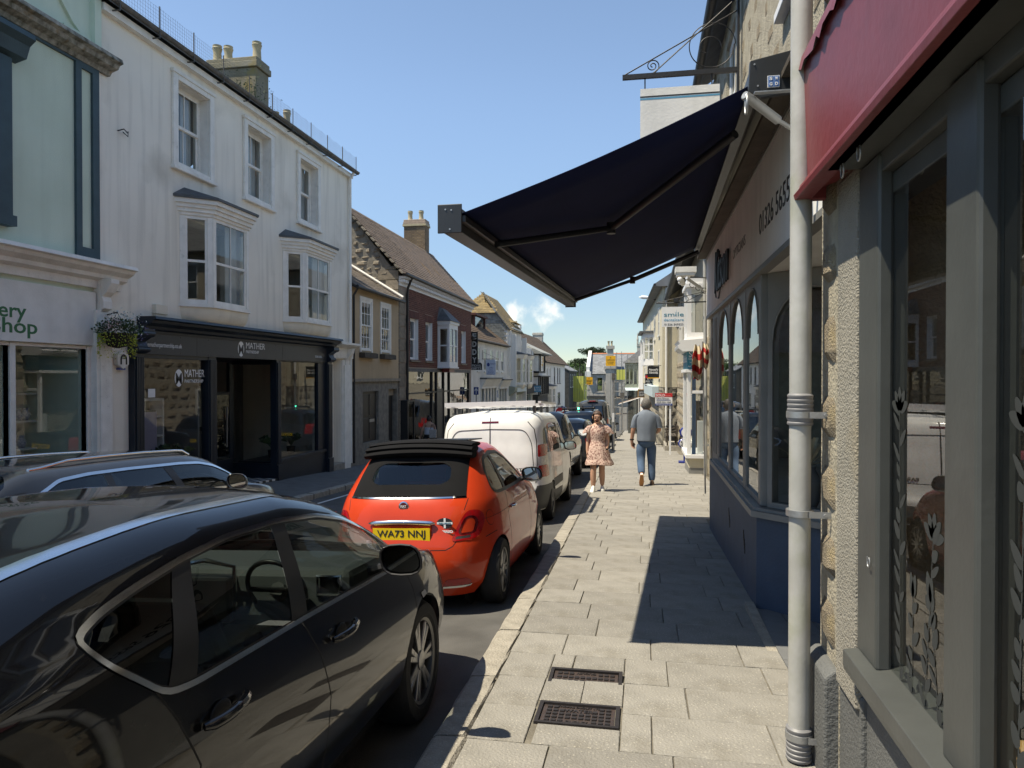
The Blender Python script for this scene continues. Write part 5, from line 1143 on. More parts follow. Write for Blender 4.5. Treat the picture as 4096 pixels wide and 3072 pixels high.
MB().box(-11,-10.9,38,48.4,-3,1.5).build('inner_wall','interior_dark',b1)
# cafe hanging sign
cs=thing('cafe_sign','pale blue hanging cafe sign with a dark blue cup emblem on a black bracket','sign',(-8.9,41,3)); SY=40.8
p0,p1=atY(1850+525/5.531,1400+215/5.531,SY),atY(1850+735/5.531,1400+545/5.531,SY)
pm('pale_sign',(.52,.58,.70),.6,var=.05); MB().box(p0.x,p1.x,SY-.02,SY+.02,p1.z,p0.z).build('board','pale_sign',cs); m=MB(); m.tube([(p0.x-.25,SY,p0.z+.04),(p1.x+.2,SY,p0.z+.04)],.02,6); m.tube([(p0.x-.2,SY,p0.z+.04),(p0.x-.2,SY,p0.z+.55)],.015,6); m.tube([(p0.x-.2,SY,p0.z+.45),(p1.x+.1,SY,p0.z+.06)],.008,5); m.build('bracket','black_iron',cs)
cx,cz_,w_=(p0.x+p1.x)/2,p0.z,p1.x-p0.x; m=MB(); m.py([(cx-w_*.42+w_*.3*(.5+.5*math.cos(a))-.0,cz_-.28+.11*math.sin(a)) for a in [2*math.pi*k/14 for k in range(14)]],SY-.023,SY-.021); m.build('emblem','sign_navy',cs)
text("Betty's",.2,'sign_navy',cs,(cx-.02,SY-.023,cz_-.3),(1,0,0),(0,0,1),width=w_*.5,height=.12); text('Coffee\nCakes\nBreakfast\nSandwiches',.12,'cloth_blue',cs,(cx,SY-.023,cz_-.5),(1,0,0),(0,0,1),align='CENTER',width=w_*.75)
ss=thing('cafe_notice','small pale blue cafe notice board fixed beside the bay shopfront','sign',(-8.9,46,.5)); q0,q1=atY(1850+690/5.531,1400+885/5.531,45.2),atY(1850+790/5.531,1400+1050/5.531,45.2); MB().box(q0.x,q1.x,45.18,45.22,q1.z,q0.z).build('board','pale_sign',ss); m=MB(); m.box(q0.x+.02,q0.x+.18,45.175,45.18,q0.z-.28,q0.z-.12); m.build('emblem','sign_navy',ss); MB().box(LX,q0.x,45.19,45.21,q0.z-.1,q0.z-.06).build('arm','black_iron',ss)
# one-way sign
ow=thing('one_way_sign','blue rectangular road sign with a white upward arrow on a grey post','road sign',(-7.6,37,gz(37))); OY=37.5
p0,p1=atY(1850+250/5.531,1400+820/5.531,OY),atY(1850+355/5.531,1400+990/5.531,OY); w_=p1.x-p0.x; cx=(p0.x+p1.x)/2
MB().box(p0.x,p1.x,OY-.01,OY,p1.z,p0.z).build('plate','sign_navy',ow); zc_=(p0.z+p1.z)/2; hz=(p0.z-p1.z)/2
MB().py([(cx-w_*.09,zc_-hz*.8),(cx+w_*.09,zc_-hz*.8),(cx+w_*.09,zc_+hz*.2),(cx+w_*.34,zc_-hz*.1),(cx+w_*.34,zc_+hz*.25),(cx,zc_+hz*.85),(cx-w_*.34,zc_+hz*.25),(cx-w_*.34,zc_-hz*.1),(cx-w_*.09,zc_+hz*.2)],OY-.014,OY-.011).build('arrow','white_text',ow)
MB().tube([(cx,OY+.04,leftz(cx,OY)),(cx,OY+.04,p0.z)],.035,8).build('post','galv',ow,smooth=40)
# ---- tall slate-hung house
b2=thing('slate_hung_house','tall slate hung house with lichen yellow hipped roof and stepped white street front','building',(-11,52,gz(52)))
m=MB(); m.py([(LX,-3.2),(LX,4.85),(-9.95,6.0),(-13,6.0),(-13,-3.2)],48.7,48.9); m.box(LX-.3,LX,48.9,54.6,-3.2,4.95); m.box(LX-.3,LX+.03,50.6,54.6,4.95,5.15); m.box(-13,LX-.3,54.4,54.6,-3.2,5.0); m.build('wall','white_old',b2)
gme=[]
tiles_on(b2,(-12.6,48.69,3.4),(1,0,0),(0,-.03,1),3.5,2.62,.3,.16,'slate_hung',180,name='wall_slate',seed=11,clip=lambda u,h: (u-12.6<-9.2) and (h+3.4<4.85 or (u-12.6)<-9.1-(h+3.4-4.85)*.74))
m=MB(); apex=(-11.05,49.9,7.5)
m.add([(-12.4,48.55,6.0),(-9.85,48.55,6.0),apex,(-11.05,55.2,7.5),(-8.95,54.9,4.85),(-8.95,48.6,4.82),(-13.2,55.2,6.0)],[(0,1,2),(1,5,4,3,2),(0,2,3,6)]); rf=m.build('roof','roof_under',b2)
v1=Vector(apex)-Vector((-11.1,48.5,6.0)); tiles_on(rf,(-12.4,48.5,6.0),(1,0,0),v1,2.6,v1.length,.26,.17,'slate_lichen',110,seed=13,clip=lambda u,h: abs(u-1.33)<1.33*(1-h/v1.length)+.02)
s2=(Vector((-11.05,0,7.52))-Vector((-8.95,0,4.87))); tiles_on(rf,(-8.95,48.75,4.87),(0,1,0),s2,6.3,s2.length,.3,.2,'slate_lichen',150,seed=14,clip=lambda u,h: u>h*.42-.9)
m=MB(); m.tube([(-9.85,48.52,6.03),(-11.05,49.9,7.55)],.07,6); m.tube([(-9.85,48.52,6.03),(-8.92,48.6,4.85)],.06,6); m.build('hip_capping','lead',rf)
m=MB(); m.box(-11,-9.45,52.6,55.2,4.9,5.62); d2=m.build('dormer','white_old',b2); m=MB(); m.add([(-11,52.3,5.62),(-9.2,52.3,5.62),(-9.2,55.5,5.62),(-11,55.5,5.62),(-10.1,53.2,6.15),(-11,53.9,6.15),(-10.1,54.5,6.15)],[(0,1,4,5),(1,2,6,4),(2,3,5,6),(4,6,5)]); m.build('roof','slate_lichen',d2); window(b2,-9.44,1,53.2,54.6,4.95,5.55,rec=.0,sill=False,mat='white_paint')
for k in range(2): MB().box(LX,LX+.35 ,50.1+k*4.6,50.4+k*4.6,-3,4.6).build('pilaster','white_old',b2)
m=MB(); m.tube([(LX+.25,48.85,4.8),(LX+.12,48.85,4.4),(LX+.12,48.85,1.7)],.06,6); m.build('downpipe','white_paint',b2)
# ---- white building with two bays
b3=thing('white_bay_house','white rendered house with two tall bay windows over a green fascia shop','building',(-11,57,gz(57)))
m=MB(); wallgrid(m,LX-.3,LX+.02,54.6,59.75,-3.6,3.95,[(55,59,-2.8,.3)]); m.box(-13,LX-.3,59.5,59.75,-3.6,3.9); m.box(-13,LX-.3,54.65,59.5,3.85,3.95); m.build('wall','white_old',b3)
for (a,b_,par) in ((51.6,53.4,b2),(54.9,57.0,b3)): bay(par,a,a+.3,b_-.3,b_,LX,.55,1.1,1.15,3.0,3.3,.75)
m=MB(); m.py([(LX,.98),(LX+.45,.9),(LX+.4,.6),(LX+.1,.35),(LX,.3)],49.3,54.5); f3=m.build('shop_fascia','sage',b2); MB().box(LX+.40,LX+.44,50.2,54.3,.55,.85).build('panel','pale_blue',f3)
for (a,b_) in ((49.6,51.2),(51.4,53.0),(53.2,54.4)): MB().quad((LX+.01,a,-2.4),(LX+.01,b_,-2.4),(LX+.01,b_,.3),(LX+.01,a,.3)).build('shop_pane','shop_glass',b2)
MB().box(LX+.0,LX+.4,55,59.6,.3,1.05).build('shop_fascia','dark_slate_wall',b3); MB().quad((LX,55,-2.7),(LX,59,-2.7),(LX,59,.3),(LX,55,.3)).build('shop_pane','dark_glass',b3); m=MB(); m.tube([(LX+.1,59.6,3.8),(LX+.1,59.6,1.0),(LX+.5,59.3,.6),(LX+.1,59,.1),(LX+.1,59,gz(59))],.08,6); m.build('downpipe','white_paint',b3)
chimney(b3,-11.6,-10.4,61.5,62.3,3.9,6.1,'white_old',[(-11.2,61.9,.35),(-10.8,61.9,.35)],cap=.03)
# ---- black and white timbered house
b4=thing('timbered_house','narrow black and white timbered house with projecting bay windows','building',(-11,63,gz(63)))
m=MB(); wallgrid(m,LX-.3,LX,59.8,66.5,-4,3.6,[(60.6,63.6,2.1,3.4)]); m.box(-13,LX-.3,66.3,66.5,-4,3.6); m.build('wall','white_old',b4)
m=MB(); m.box(LX,LX+.6,60.0,64.0,1.95,2.1); m.box(LX,LX+.75,59.9,64.1,3.45,3.55)
for yy in (60.05,61.0,63.0,63.85): m.box(LX+.5,LX+.6,yy,yy+.12,2.1,3.45)
m.box(LX,LX+.1,60.0,60.1,2.1,3.45); ub=m.build('upper_bay','timber_black',b4)
w=window(b4,LX+.52,1,61.15,62.95,2.15,3.4,cols=2,rows=2,rec=0.,sill=False,mat='white_paint'); w.name='window'
MB().quad((LX+.05,60.03,2.1),(LX+.55,60.03,2.1),(LX+.55,60.03,3.45),(LX+.05,60.03,3.45)).build('cheek','white_paint',ub)
m=MB(); m.box(LX,LX+.75,60.0,66.4,1.62,1.72); m.box(LX,LX+.62,60.1,66.3,.02,.12)
for yy in (60.1,61.2,62.3,63.4,64.5,65.4,66.2): m.box(LX+.5,LX+.62,yy,yy+.14,.12,1.62)
lb=m.build('lower_bay','timber_black',b4); MB().box(LX,LX+.5,60.12,66.25,.12,1.62).build('infill','white_paint',lb)
MB().box(LX,LX+.5,60,66.4,-1.2,0).build('shop_fascia','dark_slate_wall',b4)
m=MB(); m.py([(LX+.9,3.55),(LX+.9,3.65),(-11.5,5.2),(-13,3.9),(-13,3.6)],59.7,66.6); m.build('roof','slate_hung',b4)
bs=thing('butcher_sign','blue hanging shop sign with pale figure and lettering before the timbered house','sign',(-8.3,60,.6)); p0,p1=atY(1850+1565/5.531,1400+790/5.531,58.5),atY(1850+1735/5.531,1400+930/5.531,58.5); MB().box(p0.x,p1.x,58.47,58.53,p1.z,p0.z).build('board','sign_blue',bs); text('MANOR\nBUTCHERS',.2,'white_text',bs,((p0.x+p1.x)/2+.12,58.465,(p0.z+p1.z)/2+.03),(1,0,0),(0,0,1),align='CENTER',width=.55); MB().box(p0.x+.06,p0.x+.15,58.46,58.468,p1.z+.1,p0.z-.1).build('figure','white_text',bs); MB().box(LX,p1.x,58.48,58.52,p0.z+.02,p0.z+.06).build('arm','black_iron',bs)
# ---- long mossy roof over white fronts
b5=thing('long_white_house','long white rendered house under one big mossy brown roof with a stone chimney','building',(-11,76,gz(76)))
W7=[(69.4,70.5),(71.6,72.6),(75.2,76.4),(78.2,79.3),(80.2,81.2)]
m=MB(); wallgrid(m,LX-.3,LX,66.5,86.0,-5.4,3.0,[(a,b_,.9,2.6) for a,b_ in W7]+[(75,76.3,-2.4,-.2),(78.5,81.2,-1.4,-.1)]); m.box(-14.5,LX-.3,66.5,66.7,-5,3.0); m.py([(LX,3.0),(-12,5.9),(-14.5,3.0)],66.5,66.7); m.box(-14.5,LX-.3,85.8,86,-5,3.0); m.py([(LX,3.0),(-12,5.9),(-14.5,3.0)],85.8,86.0); m.build('wall','white_old',b5)
for (a,b_) in W7: window(b5,LX,1,a,b_,.9,2.6,cols=2,rec=.1,fr=.09,sash=.07,bar=.05,mat='tired_white' if a<74 else 'gutter_grey')
for (a,b_,c_,d_) in ((75,76.3,-2.4,-.2),(78.5,81.2,-1.4,-.1)): window(b5,LX,1,a,b_,c_,d_,cols=2,rows=2,rec=.1,fr=.09,bar=.05,mat='gutter_grey')
s5=(Vector((-12,0,6.05))-Vector((LX+.35,0,3.0))); m=MB(); m.py([(LX+.35,2.9),(LX+.35,3.0),(-12,6.05),(-14.8,3.0),(-14.8,2.9),(-12,5.9)],66.3,86.8); rf=m.build('roof','roof_under',b5); tiles_on(rf,(LX+.38,66.35,3.0),(0,1,0),s5,20.4,s5.length,.5,.32,'roof_moss',120,seed=15)
chimney(b5,-12.6,-11.5,83.5,84.6,5.4,6.75,'granite_grey',[],cap=.05); MB().box(LX,LX+.4,68.3,71.5,-3,-1.0).build('bay_base','white_paint',b5); bay(b5,69,69.4,71.4,71.8,LX,.6,-1.0,-.9,.5,.75,-1.5)
MB().box(LX,LX+.5,74.5,86,-2.9,-2.0).build('shop_fascia','white_old',b5); MB().box(LX+.5,LX+.52,82,86,-2.9,-1.9).build('red_panel','dormer_red',b5)
for k in range(2):
 o=thing('round_sign',('red round shop sign projecting under the long white house' if k==0 else 'dark blue round shop sign projecting under the long white house'),'sign',(LX+.6,71+3*k,-1.9)); MB().lathe([(.42,-.03),(.42,.03)],(LX+1.0,72+2.5*k,-1.85),20,'y').build('disc','sign_red' if k==0 else 'sign_navy',o); MB().box(LX,LX+1,71.98+2.5*k,72.02+2.5*k,-1.45,-1.4).build('arm','black_iron',o); MB().box(LX+.72,LX+1.28,71.96+2.5*k,71.969+2.5*k,-1.95,-1.8).build('band','white_text',o)
# ---- dark slated house and scaffolded house
b6=thing('dark_slate_house','dark slate hung house with plain gable next to the yellow scaffold sheeting','building',(-10.5,92,gz(92)))
m=MB(); m.py([(-8.95,-6),(-8.95,2.35),(-10.2,3.0),(-14,3.0),(-14,-6)],89.5,89.8); m.box(-9.2,-8.95,89.8,100,-6,2.35); m.box(-14,-9.2,99.8,100,-6,2.35); m.build('wall','dark_slate_wall',b6); m=MB(); m.hexa([(-8.8,89.4,2.3),(-8.8,100,2.3),(-13,100,4.6),(-13,89.4,4.6),(-8.8,89.4,2.4),(-8.8,100,2.4),(-13,100,4.72),(-13,89.4,4.72)]); m.build('roof','slate_grey',b6)
for k in range(3): window(b6,-8.95,1,91+2.8*k,92+2.8*k,.3,1.9,cols=1,rec=.05,mat='white_paint')
def scaff(label,x0,x1,y0,y1,z0,z1,nx,ny,lifts,net=None,seed=1):
 t=thing('scaffold',label,'scaffold',((x0+x1)/2,(y0+y1)/2,z0)); r=random.Random(seed)
 for i in range(nx):
  for j in range(ny):
   x,y=lerp(x0,x1,i/max(1,nx-1)),lerp(y0,y1,j/max(1,ny-1)); MB().tube([(x,y,z0),(x+r.uniform(-.03,.03),y,z1+r.uniform(0,1.6))],.035,6).build('standard','scaffold',t)
 for z in lifts:
  for y in (y0,y1): MB().tube([(x0-.3,y,z),(x1+.3,y,z)],.032,6).build('ledger','scaffold',t); MB().tube([(x0-.3,y,z+1.0),(x1+.3,y,z+1.0)],.03,6).build('guard_rail','scaffold',t)
  for x in (x0,x1): MB().tube([(x,y0-.2,z+.05),(x,y1+.2,z+.05)],.03,6).build('transom','scaffold',t)
  nb=max(2,int((y1-y0)/.24))
  for k in range(nb): MB().box(x0,x1,lerp(y0,y1,k/nb),lerp(y0,y1,k/nb)+.21,z+.08,z+.12).build('board','plank',t)
 MB().tube([(x0,y0-.05,z0),(x1,y0-.05,z1)],.03,6).build('brace','scaffold',t)
 if net:
  for (a,b_,c_,d_,e_) in net:
   v=[]; f=[]; n=16
   for k in range(n+1):
    u=k/n; x,y=lerp(a[0],b_[0],u),lerp(a[1],b_[1],u); o=.08*math.sin(k*2.1)
    v+=[(x,y+o,c_-e_*.2*math.sin(math.pi*u)),(x,y+o*.3,d_)]
   mobj('sheeting',mesh('sheeting',v,[(2*k,2*k+2,2*k+3,2*k+1) for k in range(n)],'net_yellow',smooth=180),t)
 return t
scaff('tube scaffold with yellow sheeting beside the dark slate house',-9.5,-7.5,95,98,gz(96)-.1,1.8,4,2,(-3.2,-1.2,.6),net=[((-9.2,94.9),(-7.5,94.9),-1.5,1.7,1),((-7.45,95),(-7.45,98),-1.5,1.7,0)],seed=2)
# ---- granite house closing the street
b7=thing('granite_house','granite house closing the street with grey slate roof, gable parapet and tall chimney','building',(-4,112,gz(110)))
GY=108.
m=MB(); xs_=[(-8.1,-.5)]
def wally(mb,y0,y1,x0,x1,z0,z1,ops):
 k=len(mb.v); wallgrid(mb,y0,y1,x0,x1,z0,z1,ops)
 for i in range(k,len(mb.v)): p=mb.v[i]; mb.v[i]=Vector((p.y,p.x,p.z))
wally(m,GY,GY+.4,-8.1,-.4,-7,2.1,[(-6.6,-5.85,-.5,1.45)]); m.box(-8.1,-7.8,GY+.4,GY+9,-7,2.1); m.box(-.7,-.4,GY+.4,GY+9,-7,2.1); m.px([(GY,2.1),(GY+4.5,5.05),(GY+9,2.1)],-8.1,-7.8); m.px([(GY,2.1),(GY+4.5,5.05),(GY+9,2.1)],-.7,-.4); gwl=m.build('wall','granite_grey',b7)
for j in range(7):
 for i in range(9):
  x0=-8.0+i*.85+(.3 if j % 2 else 0); z0=-1.2+j*.46
  if x0>-1.4 or (-7.4<x0<-5.7 and -1.<z0<1.5): continue
  o=mobj('granite_block',MB().box(0,.8,-.05,0,0,.43).me('granite_block','granite_grey') if 'gblk' not in globals() else gblk,gwl); gblk=o.data; o.location=(x0,GY,z0)
m=MB(); m.add([(-7.8,GY-.25,2.02),(-.6,GY-.25,2.02),(-.6,GY+4.5,5.15),(-7.8,GY+4.5,5.15),(-.6,GY+9.2,2.0),(-7.8,GY+9.2,2.0)],[(0,1,2,3),(3,2,4,5)]); rf=m.build('roof','roof_under',b7)
v7=Vector((0,4.75,3.13)); tiles_on(rf,(-7.75,GY-.25,2.03),(1,0,0),v7,7.1,v7.length,.55,.36,'slate_grey',200,seed=17)
m=MB(); m.px([(GY+4.3,5.12),(GY+4.5,5.28),(GY+4.7,5.12)],-7.8,-.6); m.build('ridge','ridge_orange',rf)
m=MB(); m.hexa([(-8.2,GY-.35,2.0),(-7.72,GY-.35,2.0),(-7.72,GY+4.5,5.2),(-8.2,GY+4.5,5.2),(-8.2,GY-.35,3.1),(-7.72,GY-.35,3.1),(-7.72,GY+4.5,5.65),(-8.2,GY+4.5,5.65)]); m.box(-8.35,-7.5,GY-.6,GY+.2,1.6,2.4); m.build('gable_parapet','white_old',b7)
m=MB(); m.box(-5.35,-4.05,GY-.35,GY+.6,-7,3.05); m.px([(GY-.5,2.8),(GY-.5,3.15),(GY+.7,3.15),(GY+.7,2.8)],-5.6,-3.85); m.box(-5.15,-4.25,GY-.2,GY+.6,3.15,5.7); m.box(-5.3,-4.1,GY-.35,GY+.75,5.7,6.2); m.build('chimney','granite_grey',b7)
for k in range(2): MB().lathe([(.16,0),(.13,.1),(.13,.5),(.17,.55),(.17,.7)],(-4.95+k*.45,GY+.2,6.2),10).build('pot','pot_clay',b7,smooth=40)
m=MB(); m.box(-6.75,-6.6,GY-.06,GY,-.7,1.55); m.box(-5.85,-5.7,GY-.06,GY,-.7,1.55); m.box(-6.75,-5.7,GY-.08,GY,1.45,1.75); m.box(-6.85,-5.6,GY-.1,GY,-.75,-.55); wq=m.build('window_surround','granite_grey',b7); m=MB(); m.box(-6.6,-6.53,GY+.1,GY+.15,-.5,1.45); m.box(-5.92,-5.85,GY+.1,GY+.15,-.5,1.45); m.box(-6.53,-5.92,GY+.1,GY+.15,.45,.52); m.build('sash','gutter_grey',wq); MB().quad((-6.6,GY+.13,-.5),(-5.85,GY+.13,-.5),(-5.85,GY+.13,1.45),(-6.6,GY+.13,1.45)).build('pane','dark_glass',wq)
MB().box(-8.15,-.4,GY-.3,GY+.05,-1.5,-1.25).build('string_course','dark_slate_wall',b7)
scaff('tube scaffold with pale yellow netting on the front of the granite house',-3.6,-1.3,100,103,gz(101)-.1,3.6,4,2,(-3.6,-1.4,.9),net=[((-3.5,99.9),(-1.3,99.9),1.2,2.6,0)],seed=5)
def osign(label,sx0,sy0,sx1,sy1,Y):
 t=thing('scaffold_banner',label,'banner',(0,Y,0)); p0,p1=atY(sx0,sy0,Y),atY(sx1,sy1,Y); t.location=((p0.x+p1.x)/2,Y,p1.z); w=p1.x-p0.x; c_=(p0.x+p1.x)/2
 MB().box(p0.x,p1.x,Y-.02,Y+.02,p1.z,p0.z).build('sheet','orange_sign',t); text('RS\nSCAFFOLDING',.3,'black_text',t,(c_,Y-.024,p0.z-(p0.z-p1.z)*.27),(1,0,0),(0,0,1),align='CENTER',width=w*.84); text('LTD 01326 000000\nwww.scaffolding',.2,'black_text',t,(c_,Y-.024,p0.z-(p0.z-p1.z)*.68),(1,0,0),(0,0,1),align='CENTER',width=w*.65); MB().tube([(c_,Y+.04,gz(Y)),(c_,Y+.04,p0.z)],.035,6).build('pole','scaffold',t)
def zC(x,y): return (2150+x/5.531,1350+y/5.531)
osign('orange scaffolding banner hung low beside the granite house window',*zC(1060,875),*zC(1220,1045),99.0); osign('orange scaffolding banner hung high below the granite house chimney',*zC(1510,405),*zC(1725,630),97.0)
# ---- church tower beyond
ct=thing('church_tower','distant granite church tower with battlements and corner pinnacles','church tower',(-.7,201,gz(150))); m=MB(); m.box(-1.5,1.4,200,203,-10,10.4); m.box(-1.6,1.5,199.9,203.1,9.9,10.1); m.build('shaft','granite_grey',ct)
for k in range(5): MB().box(-1.5+k*.62,-1.15+k*.62,199.95,200.2,10.4,11.0).build('merlon','granite_grey',ct)
for (x_,y_) in ((-1.35,200.1),(.35,200.1),(1.25,200.1),(-1.35,202.8)): MB().lathe([(.25,0),(.25,1.2),(.3,1.25),(.02,3.2)],(x_,y_,10.4),6).build('pinnacle','granite_grey',ct)
# ---- right-hand row
def XR(y): return 1.62 if y<33 else lerp(1.0,.02,(y-38)/25)
r1=thing('stone_house','warm rubble stone house with a white bay window above the dental shop bay','building',(3,27,gz(27)))
m=MB(); m.box(1.75,6,11.5,37.9,-2.6,5.7); r1w=m.build('wall','mortar',r1)
stones(r1w,'stone_warm',(1.745,20.0,-1.9),(0,1,0),(-1,0,0),17.8,7.5,course=(.34,.52),width=(.35,.9),depth=.12,gap=.035,seed=51,bulge=.8,wob=.05)
for k in range(6):
 for (a,b_) in ((24.5,25.6),(28.0,29.1),(31.8,32.9)): pass
for (a,z0) in ((25.0,3.0),(28.8,3.0),(32.6,3.0),(25.0,-.6),(29.5,-.6)): window(r1,1.68,-1,a,a+1.1,z0,z0+1.7,cols=2,rec=.02,mat='white_paint')
m=MB(); m.py([(1.2,5.62),(1.2,5.74),(4,7.8),(6.2,5.74),(6.2,5.6),(4,7.65)],11.45,38.0); rf=m.build('roof','slate',r1)
m=MB(); m.py([(1.18,5.5),(1.1,5.56),(1.08,5.64),(1.22,5.66),(1.3,5.5)],20,38.0); m.build('gutter','lead',rf)
m=MB(); m.box(1.13,1.76,20.5,21.9,2.66,2.86); m.box(1.13,1.76,20.5,21.9,4.05,4.35)
for (x_,y_) in ((1.13,20.5),(1.13,21.78),(1.62,20.5)): m.box(x_,x_+.12,y_,y_+.12,2.86,4.05)
m.box(1.08,1.76,20.45,21.95,4.1,4.2); m.box(1.1,1.76,20.47,21.93,2.62,2.72); ub=m.build('bay_window','white_clean',r1); MB().quad((1.2,20.56,2.86),(1.7,20.56,2.86),(1.7,20.56,4.05),(1.2,20.56,4.05)).build('pane','old_glass',ub); MB().quad((1.19,20.6,2.86),(1.19,21.8,2.86),(1.19,21.8,4.05),(1.19,20.6,4.05)).build('pane','old_glass',ub)
m=MB(); m.py([(.9,2.42),(.88,2.5),(.93,2.55),(.88,2.63),(1.76,2.7),(1.76,2.34),(1.0,2.34)],20.3,22.6); m.build('shop_cornice','white_clean',r1)
m=MB(); m.box(1.14,1.76,20.48,22.5,1.86,2.4); ts=m.build('shop_sign','teal_sign',r1); text('Smile',.3,'white_text',ts,(1.18,20.475,2.19),(1,0,0),(0,0,1),width=.5,height=.15); text('Dental Care',.2,'white_text',ts,(1.18,20.475,2.11),(1,0,0),(0,0,1),width=.5,height=.055); text('tel 01326 569323',.2,'white_text',ts,(1.16,20.475,1.91),(1,0,0),(0,0,1),width=.58,height=.05); MB().tube([(1.2+.03*k,20.474,2.05-.06*math.sin(math.pi*k/14)) for k in range(15)],.004,5).build('smile_mark','white_text',ts)
text('Smile Dental Care',.3,'white_text',ts,(1.137,22.3,2.05),(0,-1,0),(0,0,1),width=1.6)
m=MB(); m.box(1.08,1.76,20.42,22.55,1.76,1.85); m.box(1.14,1.24,20.48,20.58,-.5,1.76); m.box(1.14,1.24,22.4,22.5,-.5,1.76); m.box(1.68,1.76,20.48,20.58,-.5,1.76); m.box(1.24,1.68,20.5,20.56,1.18,1.26); m.box(1.10,1.76,20.44,22.55,-.6,-.5); sfm=m.build('shop_bay','white_clean',r1,bevel=.006)
pm('curtain_blue',(.02,.16,.38),.8,var=.2); MB().box(1.28,1.38,20.62,20.7,-.5,1.7).build('blue_blind','curtain_blue',sfm)
MB().quad((1.24,20.53,-.5),(1.68,20.53,-.5),(1.68,20.53,1.76),(1.24,20.53,1.76)).build('pane','shop_glass',sfm); MB().quad((1.19,20.58,-.5),(1.19,22.4,-.5),(1.19,22.4,1.76),(1.19,20.58,1.76)).build('pane','shop_glass',sfm)
m=MB(); m.box(1.2,1.76,20.52,22.5,-2.2,-.6); m.build('stall_riser','cream_rough',r1); MB().box(1.195,1.76,20.515,22.5,gz(20.5)-.1,gz(20.5)+.16).build('painted_base','shop_grey',r1)
MB().box(1.45,1.6,20.9,21.1,-.5,.4).build('display_stand','white_clean',sfm)
MB().box(1.6,1.76,22.6,23.4,gz(23)-.2,.9).build('doorway','wood_dark',r1)
for o in r1.children:
 if o.name.split('.')[0] in ('shop_cornice','shop_sign','shop_bay','stall_riser','painted_base','bay_window'): o.location.x+=.07
t=thing('drainpipe','white drainpipe running down beside the teal dental sign','drainpipe',(1.68,19.9,gz(20))); MB().tube([(1.62,19.9,5.5),(1.66,19.9,gz(20))],.05,10).build('pipe','pvc_grey',t,smooth=40)
for z in (-.2,3.2): MB().box(1.58,1.76,19.86,19.94,z,z+.05).build('clip','galv',t)
# flood-light box, empty socket and scrolls on the recessed wall
fl=thing('floodlight','white boxed floodlight on an iron scroll bracket above the dental sign','floodlight',(1.5,19,4)); m=MB(); m.box(.82,1.34,18.9,19.4,4.30,4.44); m.box(.85,1.30,18.92,19.38,4.22,4.30); m.build('hood','white_paint',fl)
for k in range(4): MB().sphere((.93+k*.03,18.95+k*.12,4.12-.06*(k % 2)),.07,10,6).build('lens','white_clean',fl,smooth=180)
m=MB(); m.tube([(1.2,19.1,4.2),(1.75,19.1,4.15)],.015,6)
for k in range(3): m.tube([(1.25+.15*k+.07*math.cos(a),19.1,4.0-.08*k+.07*math.sin(a)) for a in [i*.6 for i in range(10)]],.009,5)
m.build('bracket','black_iron',fl)
fs2=thing('flagpole_socket','empty grey flagpole socket on the wall below the floodlight box','bracket',(1.7,17,3.3)); MB().tube([atY(*(2500+815/3.318,1000+370/3.318),16.5),atY(*(2500+985/3.318,1000+490/3.318),16.9)],.035,10).build('socket','galv',fs2,smooth=40); MB().tube([atY(*(2500+985/3.318,1000+490/3.318),16.9),atY(*(2500+1115/3.318,1000+610/3.318),17.6)],.015,8).build('strut','galv',fs2)
# dental hanging sign
DY=19.3; k_=DY/20
hs=thing('dental_sign','white hanging dental sign with blue lettering and telephone number on an iron bracket','sign',(1.7,DY,3.4)); bx0,bx1,bz0,bz1=.51*k_,1.14*k_,1.65+(2.99-1.65)*k_,1.65+(3.525-1.65)*k_
MB().box(bx0,bx1,DY-.012,DY+.012,bz0,bz1).build('board','white_clean',hs); cxx=(bx0+bx1)/2
for (s_,zz,w_,h_,mt) in (('smile',.265,.50,.11,'teal_sign'),('dentalcare',.145,.50,.07,'sign_blue'),('01326 569323',.035,.48,.05,'black_text')): text(s_,.2,mt,hs,(cxx,DY-.014,bz0+zz),(1,0,0),(0,0,1),align='CENTER',width=w_,height=h_)
m=MB(); m.quad((cxx+.03,DY-.0145,bz0+.28),(cxx+.045,DY-.0145,bz0+.28),(cxx+.075,DY-.0145,bz0+.47)); m.quad((cxx-.05,DY-.0146,bz0+.41),(cxx+.1,DY-.0146,bz0+.34),(cxx+.04,DY-.0146,bz0+.37)); m.build('star_mark','sign_blue',hs)
m=MB(); m.tube([(.36*k_,DY,bz1+.1),(1.75,DY,bz1+.12)],.018,6); m.tube([(.4*k_,DY,bz1+.12),(1.75,DY,bz1+.42)],.007,5); m.tube([(1.08,DY,bz1+.12),(1.75,DY,bz1+.46)],.007,5); m.tube([(1.08+.08*math.cos(a),DY,bz1+.2+.08*math.sin(a)) for a in [i*.35 for i in range(19)]],.008,5); m.box(.80,.92,DY-.03,DY+.03,bz1+.12,bz1+.22); m.build('bracket','black_iron',hs)
for xx in (bx0+.1,bx1-.1): MB().tube([(xx,DY,bz1+.1),(xx,DY,bz1)],.008,5).build('chain','black_iron',hs)
